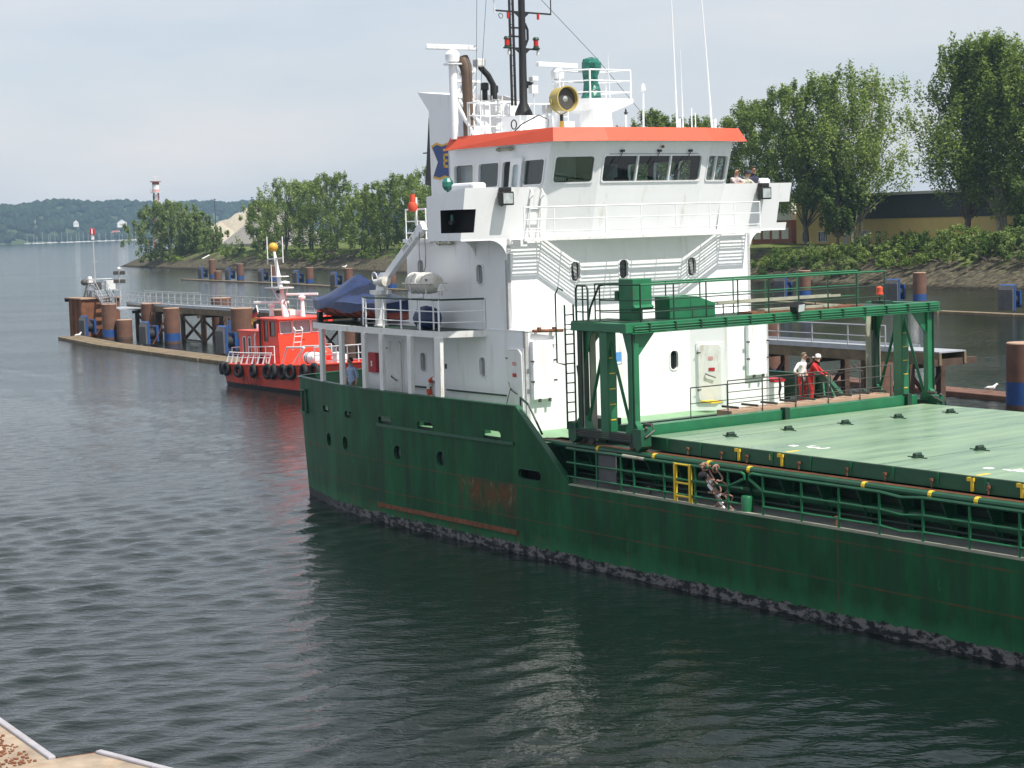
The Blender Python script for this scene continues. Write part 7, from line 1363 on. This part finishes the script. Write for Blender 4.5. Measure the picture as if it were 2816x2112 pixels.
for ch_i, ch_ in enumerate('PILOT'):
    s = 2.75 + 0.52 * ch_i; p = lp_((s + 0.3) / L_ * 14, 0.30); q = lp_((s + 0.3) / L_ * 14, 0.7); p1 = lp_((s + 0.8) / L_ * 14, 0.3)
    text('hull_letter', ch_, 0.72, (s, (p.y + q.y) / 2 - 0.05, 0.45), (p1 - p), (q - p), 'black', pbt)
# deckhouse
DKZ = 1.4
cs_ = MB(); cs_.prism([(0.7, 0.9), (3.5, 0.9), (3.5, 4.0), (0.7, 4.0)], DKZ, 3.36); cs_.build('engine_casing', 'pilot_red', pbt); MB().box((0.6, 0.8, 3.36), (3.5, 4.1, 3.42)).build('casing_roof', 'pilot_red', pbt, bevel=0.02)
for s in (1.35, 2.05):
    cm_ = lambda u, v, d: (u, 0.9 + d, v); o = ring(MB(), cm_, s, 2.45, 0.17, 0.55, 0.1, 0.04, 0.02).build('louvre_frame', 'shirt_white', pbt); pane(MB(), cm_, s, 2.45, 0.17, 0.55, 0.1, -0.006).build('louvre', 'fender_grey', o)
text('casing_number', '2206', 0.22, (2.0, 0.885, 3.08), (1, 0, 0), (0, 0, 1), 'black', pbt)
wh_ = MB(); yA, yB = 0.9, 4.1; s_b, s_t = 5.95, 5.72
sidem = lambda y_, sg: (lambda u, v, d: (u, y_ + sg * d, v)); wn1 = [(4.55, 3.55, 0.30, 0.42, 0.05)]
for y_, sg in ((yA, 1), (yB, -1)): wall(wh_, sidem(y_, sg), 3.5, 5.8, DKZ, 4.15, [(4.25, 3.45, 0.22, 0.6, 0.05), (5.1, 3.6, 0.30, 0.42, 0.05)], 0.06)
ffm, FW, FH = bilin((5.95, yA, DKZ), (5.95, yB, DKZ), (5.72, yB, 4.15), (5.72, yA, 4.15), (-1, 0, 0))
fw = [(0.55, 2.30, 0.38, 0.34, 0.07), (1.62, 2.30, 0.56, 0.36, 0.07), (2.66, 2.30, 0.36, 0.34, 0.07)]
wall(wh_, ffm, 0, FW, 0, FH, fw, 0.06); wh_.quad((5.8, yA, DKZ), (5.95, yA, DKZ), (5.72, yA, 4.15), (5.72, yA, 4.15)); wh_.quad((3.5, yA, 3.4), (3.5, yB, 3.4), (3.5, yB, 4.15), (3.5, yA, 4.15)); wh_.build('wheelhouse', 'pilot_red', pbt)
for w_ in fw: o = ring(MB(), ffm, *w_, 0.05, 0.03).build('window', 'shirt_white', pbt, True); pane(MB(), ffm, *w_, 0.03).build('pane', 'pane_sky_reflection', o)
for w_ in ((4.25, 3.45, 0.22, 0.6, 0.05), (5.1, 3.6, 0.30, 0.42, 0.05)): o = ring(MB(), sidem(yA, 1), *w_, 0.03, 0.02).build('window', 'black', pbt); pane(MB(), sidem(yA, 1), *w_, 0.03).build('pane', 'glass_pale', o)
MB().prism([(3.3, 0.7), (6.2, 0.7), (6.35, 1.4), (6.35, 3.6), (6.2, 4.3), (3.3, 4.3)], 4.15, 4.25).build('wheelhouse_roof', 'pilot_red', pbt, bevel=0.02)
MB().box((3.6, 1.0, 1.6), (5.4, 4.0, 2.7)).box((3.6, 1.0, 2.7), (3.65, 4.0, 4.1)).build('wheelhouse_interior', 'interior_pale', pbt)
MB().tube([(3.62, 0.82, DKZ), (3.62, 0.82, 4.6)], 0.06, 8).build('exhaust_pipe', 'black', pbt); MB().tube([(2.95, 0.8, DKZ), (2.95, 0.8, 3.1), (3.0, 0.85, 3.3)], 0.05, 8).build('vent_pipe', 'shirt_white', pbt)
MB().lathe([(0.12, 0), (0.12, 0.35)], (1.9, 1.6, 3.42), 10).build('vent', 'shirt_white', pbt, True)
text('wheelhouse_number', '2206', 0.18, ffm(1.6, 1.5, -0.02), (0, 1, 0), (0, 0, 1), 'black', pbt)
# flag, mast, radars
MB().tube([(0.9, 2.4, 3.42), (0.2, 2.4, 4.85)], 0.04, 6).build('flag_staff', 'shirt_white', pbt)
for k, m_ in enumerate(('black', 'sign_red', 'gold')): MB().add([(0.25 - 0.02 * k, 2.4, 4.75 - 0.27 * k), (-0.15 - 0.1 * k, 2.3, 4.55 - 0.27 * k), (-0.45 - 0.02 * k, 2.45, 4.35 - 0.27 * k), (-0.45 - 0.02 * k, 2.45, 4.10 - 0.25 * k), (-0.15 - 0.1 * k, 2.3, 4.28 - 0.27 * k), (0.30 - 0.02 * k, 2.4, 4.48 - 0.27 * k)], [(0, 1, 4, 5), (1, 2, 3, 4)]).build('flag_stripe', m_, pbt)
ms = part('boat_mast', pbt)
MB().tube([(4.05, 2.4, 4.2), (3.5, 2.4, 6.0), (2.86, 2.4, 8.2)], [0.2, 0.15, 0.08], 10).build('pole', 'shirt_white', ms, True); MB().ball((2.78, 2.4, 8.45), 0.29, 18).build('ball_light', 'gold', ms, True)
MB().bar((2.0, 2.4, 7.72), (3.95, 2.4, 7.80), 0.10, 0.08).build('yard', 'shirt_white', ms)
for s, z in ((1.98, 7.4), (3.98, 7.5)): MB().tube([(s, 2.4, z), (s, 2.4, 9.1)], 0.035, 6).build('aerial', 'shirt_white', ms)
MB().box((3.0, 2.0, 6.65), (3.9, 2.8, 6.70)).build('shelf', 'shirt_white', ms); MB().box((2.4, 1.9, 5.95), (4.3, 2.9, 6.02)).build('shelf', 'grey_white', ms); MB().lathe([(0.30, 0), (0.32, 0.08), (0.05, 0.16)], (4.1, 2.4, 6.25), 14).build('dome', 'shirt_white', ms, True)
for k in range(5): MB().tube([(3.6 + 0.15 * k, 2.4, 6.7), (3.6 + 0.15 * k, 2.4, 6.95)], 0.02, 5).build('lamp', 'fender_grey', ms)
MB().tube([(2.4, 2.4, 6.0), (2.4, 2.4, 7.4)], 0.025, 5).tube([(2.4, 2.4, 5.9), (3.4, 2.4, 5.1)], 0.04, 6).build('brace', 'shirt_white', ms); MB().tube([(4.3, 2.5, 6.1), (3.95, 2.4, 5.0)], 0.03, 6).build('brace', 'sign_pink', ms); MB().lathe([(0.1, 0), (0.1, 0.2)], (3.6, 2.2, 5.75), 10, (1, -1, 0)).build('horn', 'black', ms)
for s, t, zb_, zt_, a in ((2.6, 2.2, 4.25, 4.95, 0.9), (5.1, 3.0, 4.25, 5.45, 0.8)):
    o = part('radar', pbt); MB().lathe([(0.16, 0), (0.13, 0.3), (0.11, zt_ - zb_ - 0.15), (0.22, zt_ - zb_ - 0.12), (0.24, zt_ - zb_), (0.1, zt_ - zb_ + 0.08)], (s, t, zb_), 14).build('pedestal', 'shirt_white', o, True); MB().bar((s - 1.1 * a, t - 0.75 * a, zt_ + 0.14), (s + 1.1 * a, t + 0.75 * a, zt_ + 0.14), 0.12, 0.14).build('scanner', 'shirt_white', o, bevel=0.02)
for s in (3.3, 4.3): MB().box((s, 2.9, 4.25), (s + 0.35, 3.3, 4.6)).build('roof_box', 'shirt_white', pbt, bevel=0.03)
MB().box((5.6, 3.7, 4.25), (5.9, 3.95, 4.6)).build('red_lamp', 'sign_red', pbt); MB().box((6.2, 4.0, 3.9), (6.4, 4.3, 4.45)).build('life_ring_holder', 'pilot_red', pbt)
# rails
e = part('bulwark_rail', pbt); tp = []
for k in range(9):
    s = 0.1 + 0.72 * k; p = lp_((s + 0.3) / L_ * 14, 1.0); MB().add([(s - 0.14, p.y + 0.12, p.z), (s + 0.14, p.y + 0.12, p.z), (s + 0.03, p.y + 0.35, p.z + 0.7), (s - 0.03, p.y + 0.35, p.z + 0.7)], [(0, 1, 2, 3)]).build('stanchion', 'shirt_white', e); tp.append((s, p.y + 0.36, p.z + 0.7))
MB().tube(tp, 0.035, 6).build('rail', 'shirt_white', e); MB().tube([(a, b - 0.08, c - 0.28) for a, b, c in tp], 0.025, 6).build('rail', 'shirt_white', e)
railing(pbt, [(0.0, 4.4, 1.4), (5.8, 4.5, 1.6)], 0.9, 1.1, (1.0, 0.5), 0.03, 'shirt_white'); railing(pbt, [(0.0, 0.7, 1.4), (0.0, 4.3, 1.4)], 0.9, 0.9, (1.0, 0.5), 0.03, 'shirt_white'); railing(pbt, [(2.6, 0.55, 1.45), (5.9, 0.55, 1.6)], 1.0, 1.1, (1.0, 0.5), 0.03, 'shirt_white')
for t in (0.5, 1.6): MB().tube([(6.9, t, 1.55), (7.6, t, 2.6), (9.6, t, 2.7)], 0.07, 8).build('davit_frame', 'grey_white', pbt, True)
MB().tube([(8.3, 0.5, 1.7), (9.7, 0.5, 2.7)], 0.06, 8).build('davit_frame', 'shirt_white', pbt, True)
MB().lathe([(0, -0.75), (0.26, -0.7), (0.36, -0.5), (0.37, 0.5), (0.26, 0.7), (0, 0.75)], (10.2, 0.75, 2.08), 16, (1, 0, 0)).build('liferaft', 'shirt_white', pbt, True); MB().ball((10.0, 1.5, 2.25), 0.62, 14, (1.1, 0.9, 0.75)).build('buoy_dome', 'pilot_red', pbt, True)
for s in (9.9, 10.1): MB().torus((s, 0.75, 2.08), 0.375, 0.02, (1, 0, 0), 16, 5).build('strap', 'black', pbt)
railing(pbt, [(11.0, 0.45, 1.75), (14.6, 1.25, 2.0), (16.4, 2.2, 2.2)], 1.0, 0.9, (1.0, 0.55, 0.2), 0.035, 'shirt_white'); railing(pbt, [(11.0, 4.45, 1.75), (14.6, 3.65, 2.0), (16.4, 2.6, 2.2)], 1.0, 0.9, (1.0, 0.55, 0.2), 0.035, 'shirt_white')
o = part('boarding_ladder', pbt)
for t in (1.2, 1.7): MB().tube([(7.0, t, 2.4), (7.4, t, 3.6), (7.2, t, 3.75)], 0.035, 6).build('ladder_rail', 'shirt_white', o)
for z in (2.5, 2.85, 3.2, 3.55): MB().tube([(7.0 + (z - 2.4) * 0.33, 1.2, z), (7.0 + (z - 2.4) * 0.33, 1.7, z)], 0.028, 6).build('rung', 'shirt_white', o)
MB().box((13.8, 2.0, 1.9), (15.0, 2.9, 2.6)).build('windlass', 'shirt_white', pbt, bevel=0.1); MB().tube([(14.6, 2.4, 2.4), (14.5, 2.4, 4.0)], 0.06, 8).bar((14.5, 2.0, 3.7), (14.5, 2.8, 3.7), 0.05, 0.05).build('bow_post', 'shirt_white', pbt)
MB().box((12.2, 0.9, 1.8), (12.7, 1.3, 2.5)).box((13.0, 1.0, 1.8), (13.3, 1.3, 2.4)).build('deck_gear', 'shirt_white', pbt, bevel=0.05)
# ================================================================== PEOPLE
def person(label, loc, rz, J, cols, height=1.76, hair='hair_dark', cap=None, shades=True, bald=False, short=True, group=None):
    """body grown from a skeleton: one continuous skinned surface, coloured by the nearest bone"""
    k = height / 1.78
    j = dict(pelvis=(0, 0, .95), waist=(0, .0, 1.10), chest=(0, .02, 1.32), neck=(0, .03, 1.49), headb=(0, .05, 1.57), headm=(0, .065, 1.65), headt=(0, .055, 1.74),
             hipL=(-.10, 0, .90), kneeL=(-.11, .03, .50), ankL=(-.11, -.02, .09), toeL=(-.13, .15, .04), hipR=(.10, 0, .90), kneeR=(.11, .03, .50), ankR=(.11, -.02, .09), toeR=(.13, .15, .04),
             shL=(-.185, 0, 1.42), elL=(-.25, -.03, 1.15), wrL=(-.26, .06, .92), haL=(-.26, .09, .84), shR=(.185, 0, 1.42), elR=(.25, -.03, 1.15), wrR=(.26, .06, .92), haR=(.26, .09, .84)); j.update(J)
    rad = dict(pelvis=(.155, .115), waist=(.145, .105), chest=(.165, .115), neck=(.055, .06), headb=(.068, .08), headm=(.078, .098), headt=(.055, .07), hipL=(.095, .10), hipR=(.095, .10), kneeL=(.068, .07), kneeR=(.068, .07), ankL=(.05, .055), ankR=(.05, .055), toeL=(.045, .035), toeR=(.045, .035), shL=(.07, .07), shR=(.07, .07), elL=(.045, .045), elR=(.045, .045), wrL=(.032, .03), wrR=(.032, .03), haL=(.038, .02), haR=(.038, .02))
    E_ = [('pelvis', 'waist', 'shirt'), ('waist', 'chest', 'shirt'), ('chest', 'neck', 'shirt'), ('neck', 'headb', 'skin'), ('headb', 'headm', 'skin'), ('headm', 'headt', 'skin')]
    for s in 'LR': E_ += [('pelvis', 'hip' + s, 'trousers'), ('hip' + s, 'knee' + s, 'trousers'), ('knee' + s, 'ank' + s, 'trousers'), ('ank' + s, 'toe' + s, 'shoes'), ('chest', 'sh' + s, 'shirt'), ('sh' + s, 'el' + s, 'shirt'), ('el' + s, 'wr' + s, 'sleeve'), ('wr' + s, 'ha' + s, 'skin')]
    names = list(j); me = bpy.data.meshes.new('person_body'); me.from_pydata([Vector(j[n]) * k for n in names], [(names.index(a), names.index(b)) for a, b, c in E_], [])
    o = bpy.data.objects.new('tmp', me); scene.collection.objects.link(o); o.modifiers.new('skin', 'SKIN').use_smooth_shade = True
    for i, n in enumerate(names): me.skin_vertices[0].data[i].radius = (rad[n][0] * k, rad[n][1] * k)
    me.skin_vertices[0].data[names.index('pelvis')].use_root = True
    sb = o.modifiers.new('sub', 'SUBSURF'); sb.levels = 2; sb.render_levels = 2
    dg = bpy.context.evaluated_depsgraph_get(); dg.update(); bm_2 = bpy.data.meshes.new_from_object(o.evaluated_get(dg)); bpy.data.objects.remove(o)
    # nose, ears and fingers are added to the same mesh
    ex = MB(); hm = Vector(j['headm']) * k; fw_ = Vector((0, 1, 0))
    ex.ball(hm + Vector((0, .098, -.01)) * k, .018 * k, 6, (.8, 1, 1.3)); ex.ball(hm + Vector((-.080, 0, 0)) * k, .024 * k, 6, (.5, .8, 1.3)); ex.ball(hm + Vector((.080, 0, 0)) * k, .024 * k, 6, (.5, .8, 1.3))
    for s in 'LR':
        h0 = Vector(j['ha' + s]) * k; d_ = (Vector(j['ha' + s]) - Vector(j['wr' + s])).normalized(); sd_ = d_.cross(Vector((0, 0, 1))); sd_ = sd_.normalized() if sd_.length > .1 else Vector((0, 1, 0)); dn = d_.cross(sd_).normalized()
        for q, (off, ln) in enumerate(((-.027, .055), (-.009, .065), (.009, .06), (.027, .045))):
            b0 = h0 + sd_ * off * k; ex.tube([b0 - d_ * .02, b0 + d_ * ln * .6 * k, b0 + d_ * ln * k + dn * .015 * k], [.009 * k, .008 * k, .006 * k], 5)
        tb = h0 - d_ * .03 * k + sd_ * .034 * k * (1 if s == 'L' else -1); ex.tube([tb, tb + (d_ * .03 + sd_ * .03 * (1 if s == 'L' else -1)) * k, tb + (d_ * .055 + sd_ * .028 * (1 if s == 'L' else -1)) * k], [.011 * k, .009 * k, .007 * k], 5)
    vs = [tuple(v.co) for v in bm_2.vertices]; fs = [tuple(p.vertices) for p in bm_2.polygons]; no_ = len(vs); keys = list(dict.fromkeys(cols.values())); segs = [(Vector(j[a]) * k, Vector(j[b]) * k, c, (rad[a][0] + rad[b][0]) / 2 * k) for a, b, c in E_]; mi = []
    for p in bm_2.polygons:
        c = p.center; best = None
        for a, b, cc, r in segs:
            ab = b - a; t = max(0, min(1, (c - a).dot(ab) / ab.length_squared)); dd = (c - a - ab * t).length - r
            if cc == 'shirt' and short and 'sh' in '': pass
            if best is None or dd < best[0]: best = (dd, cc, t)
        mi.append(keys.index(cols[best[1]]))
    fs += [tuple(i + no_ for i in f) for f in ex.f]; vs += ex.v; mi += [keys.index(cols['skin'])] * len(ex.f); m3 = bpy.data.meshes.new('person'); m3.from_pydata(vs, [], fs)
    for q in keys: m3.materials.append(MATS[q])
    m3.polygons.foreach_set('material_index', mi); m3.polygons.foreach_set('use_smooth', [True] * len(fs))
    P_ = bpy.data.objects.new('person', m3); scene.collection.objects.link(P_); P_.location = loc; P_.rotation_euler = (0, 0, rz); tag(P_, label, 'person', group)
    hd = (Vector(j['headm']) + Vector(j['headt'])) / 2 * k
    if not bald:
        hb_ = MB(); hb_.ball(hd + Vector((0, -.018, .012)) * k, .098 * k, 14, (.92, 1.08, .95)); hb_.v = [v if not (v[1] > hd.y + .055 * k and v[2] < hd.z + .045 * k) else (v[0] * .7, hd.y + .03 * k, max(v[2], hd.z + .02 * k)) for v in hb_.v]; hb_.v = [(x, y, max(z, hd.z - .06 * k)) for x, y, z in hb_.v]; hb_.build('hair', hair, P_, True)
    if cap: MB().lathe([(.105 * k, -.02), (.104 * k, .03), (.07 * k, .085), (0, .10)], hd + Vector((0, 0, .01)), 14).prism([(-.07, .06), (.07, .06), (.06, .17), (-.06, .17)], hd.z - .012, hd.z + .006).build('cap', cap, P_, True)
    if shades: MB().box(tuple(hm + Vector((-.07, .075, .012)) * k), tuple(hm + Vector((.07, .102, .042)) * k)).build('sunglasses', 'black', P_)
    return P_
def sw(s, t, z): return SHIP_O + SS * s + ST * t + Vector((0, 0, z))
def face(ds, dt): d_ = SS * ds + ST * dt; return math.atan2(d_.y, d_.x) - math.pi / 2
person('man in pale blue T-shirt standing behind the green stern bulwark', sw(3.75, 1.0, POOP + 0.02), face(0.2, -1), {}, dict(shirt='shirt_blue', sleeve='skin', skin='skin', trousers='khaki', shoes='black'), 1.80)
person('man in white shirt and red trousers with hands on hips by the far bulwark', sw(14.75, 11.3, POOP + 0.02), face(0.9, 0.25), dict(elL=(-.36, -.10, 1.18), wrL=(-.20, .06, 1.03), haL=(-.15, .10, 1.01), elR=(.36, -.08, 1.18), wrR=(.22, .08, 1.02), haR=(.16, .12, 1.0), neck=(0, .05, 1.48), headb=(0, .08, 1.56), headm=(0, .10, 1.64), headt=(0, .10, 1.73)), dict(shirt='shirt_white', sleeve='skin', skin='skin', trousers='red_cloth', shoes='black'), 1.76, hair='khaki')
person('man in red overalls and cap reaching out over the far bulwark', sw(15.1, 11.35, POOP + 0.02), face(0.75, 0.6), dict(chest=(0, .12, 1.30), neck=(0, .17, 1.46), headb=(0, .21, 1.53), headm=(0, .235, 1.61), headt=(0, .235, 1.70), shL=(-.18, .12, 1.39), shR=(.18, .12, 1.39), elL=(-.22, .30, 1.2), wrL=(-.16, .52, 1.09), haL=(-.14, .60, 1.06), elR=(.24, .28, 1.18), wrR=(.2, .50, 1.06), haR=(.19, .58, 1.03)), dict(shirt='red_cloth', sleeve='red_cloth', skin='skin', trousers='red_cloth', shoes='black'), 1.74, cap='shirt_white', shades=False)
DB = MB().box((11.6, 10.0, WING + 0.07), (12.56, 12.0, WING + 0.24)).build('duckboard', 'timber_dark', ship)
lean = dict(chest=(0, .10, 1.31), neck=(0, .14, 1.46), headb=(0, .17, 1.54), headm=(0, .185, 1.62), headt=(0, .18, 1.71), shL=(-.185, .10, 1.41), shR=(.185, .10, 1.41), elL=(-.24, .30, 1.24), wrL=(-.08, .46, 1.24), haL=(-.02, .50, 1.24), elR=(.24, .30, 1.24), wrR=(.10, .48, 1.24), haR=(.03, .52, 1.25))
ZW_ = WING + 0.25
person('bald man in chequered shirt leaning on the far bridge wing', sw(12.38, 10.62, ZW_ + 0.07), face(1, 0.15), lean, dict(shirt='plaid', sleeve='skin', skin='skin', trousers='navy', shoes='black'), 1.74, bald=True, group=None)
person('man in dark cap and grey shirt between the other two on the bridge wing', sw(12.38, 11.1, ZW_ + 0.04), face(1, 0.1), lean, dict(shirt='shirt_grey', sleeve='skin', skin='skin', trousers='navy', shoes='black'), 1.70, cap='navy', shades=True)
person('man in navy polo shirt and sunglasses furthest out on the bridge wing', sw(12.4, 11.48, ZW_ + 0.05), face(1, -0.15), {}, dict(shirt='navy', sleeve='skin', skin='skin', trousers='khaki', shoes='black'), 1.78)
# ================================================================== GULLS
def gull(x, y, z, rz, label, sc=1.0, m='far_white'):
    e = thing('gull', label, 'gull', (x, y, z), rz, 'gulls'); e.scale = (sc, sc, sc)
    MB().ball((0, 0, 0.13), 0.1, 12, (1.9, 0.8, 0.85)).tube([(0.1, 0, 0.16), (0.2, 0, 0.24), (0.24, 0, 0.27)], [0.07, 0.05, 0.04], 8).ball((0.25, 0, 0.28), 0.055, 10).add([(-0.15, -0.05, 0.15), (-0.15, 0.05, 0.15), (-0.36, 0.02, 0.14), (-0.36, -0.02, 0.14)], [(0, 1, 2, 3)]).build('body', m, e, True)
    MB().tube([(0.29, 0, 0.28), (0.36, 0, 0.265)], [0.016, 0.004], 6).build('beak', 'gold', e)
    for s in (-1, 1): MB().ball((-0.06, s * 0.075, 0.155), 0.09, 10, (1.9, 0.25, 0.6)).build('wing', 'grey_white', e, True)
    for s in (-1, 1): MB().tube([(0, s * 0.03, 0), (0, s * 0.03, 0.07)], 0.009, 5).build('leg', 'gold', e)
gull(24.2, 91.4, 0.33, 0.2, 'gull walking on the brown boom between the trestle and the big pile', 1.15); gull(20.9, 96.9, 0.33, 2.0, 'gull on the brown boom left of the trestle brace', 1.0)
gull(25.4, 112.6, -0.03, 0.4, 'gull swimming in the basin right of the gantry', 1.1); gull(36.2, 121.0, -0.03, 0.1, 'dark bird swimming near the right frame edge', 1.0, 'steel_dark'); gull(37.5, 120.5, -0.03, 0.2, 'second bird swimming at the right frame edge', 1.0, 'grey_white')
gull(-39.4, 165.6, 0.3, 1.0, 'gull standing on the mossy raft below the leftmost fender', 1.4); gull(-26.4, 293.2, 3.05, 0.5, 'gull on top of the fifth pile of the far row', 1.6); gull(14.5, 102, 3.55, 0.3, 'gull on the rusty pile right of the deckhouse', 1.0)
bu = thing('buoy', 'small white buoy floating at the boom right of the gantry', 'buoy', (38.2, 171.5, 0)); MB().ball((0, 0, 0.2), 0.42, 14).build('float', 'far_white', bu, True); MB().lathe([(0.05, 0.5), (0.05, 0.75)], (0, 0, 0), 8).build('eye', 'steel_dark', bu)
# ================================================================== HAZE
hz = bpy.data.materials.new('haze'); hz.use_nodes = True; hn, hl = hz.node_tree.nodes, hz.node_tree.links; hn.remove(hn['Principled BSDF'])
pv = hn.new('ShaderNodeVolumePrincipled'); pv.inputs['Color'].default_value = (0.52, 0.76, 1.0, 1); pv.inputs['Density'].default_value = 0.00013; pv.inputs['Anisotropy'].default_value = 0.2; hl.new(pv.outputs[0], hn['Material Output'].inputs['Volume'])
hb2 = MB().box((-1750, -30, -4.5), (1950, 4350, 82))
me = bpy.data.meshes.new('haze'); me.from_pydata(hb2.v, [], hb2.f); me.materials.append(hz); ho = bpy.data.objects.new('haze', me); scene.collection.objects.link(ho); stuff(ho); ho['label'] = 'thin pale summer haze over the fjord'; ho['category'] = 'haze'
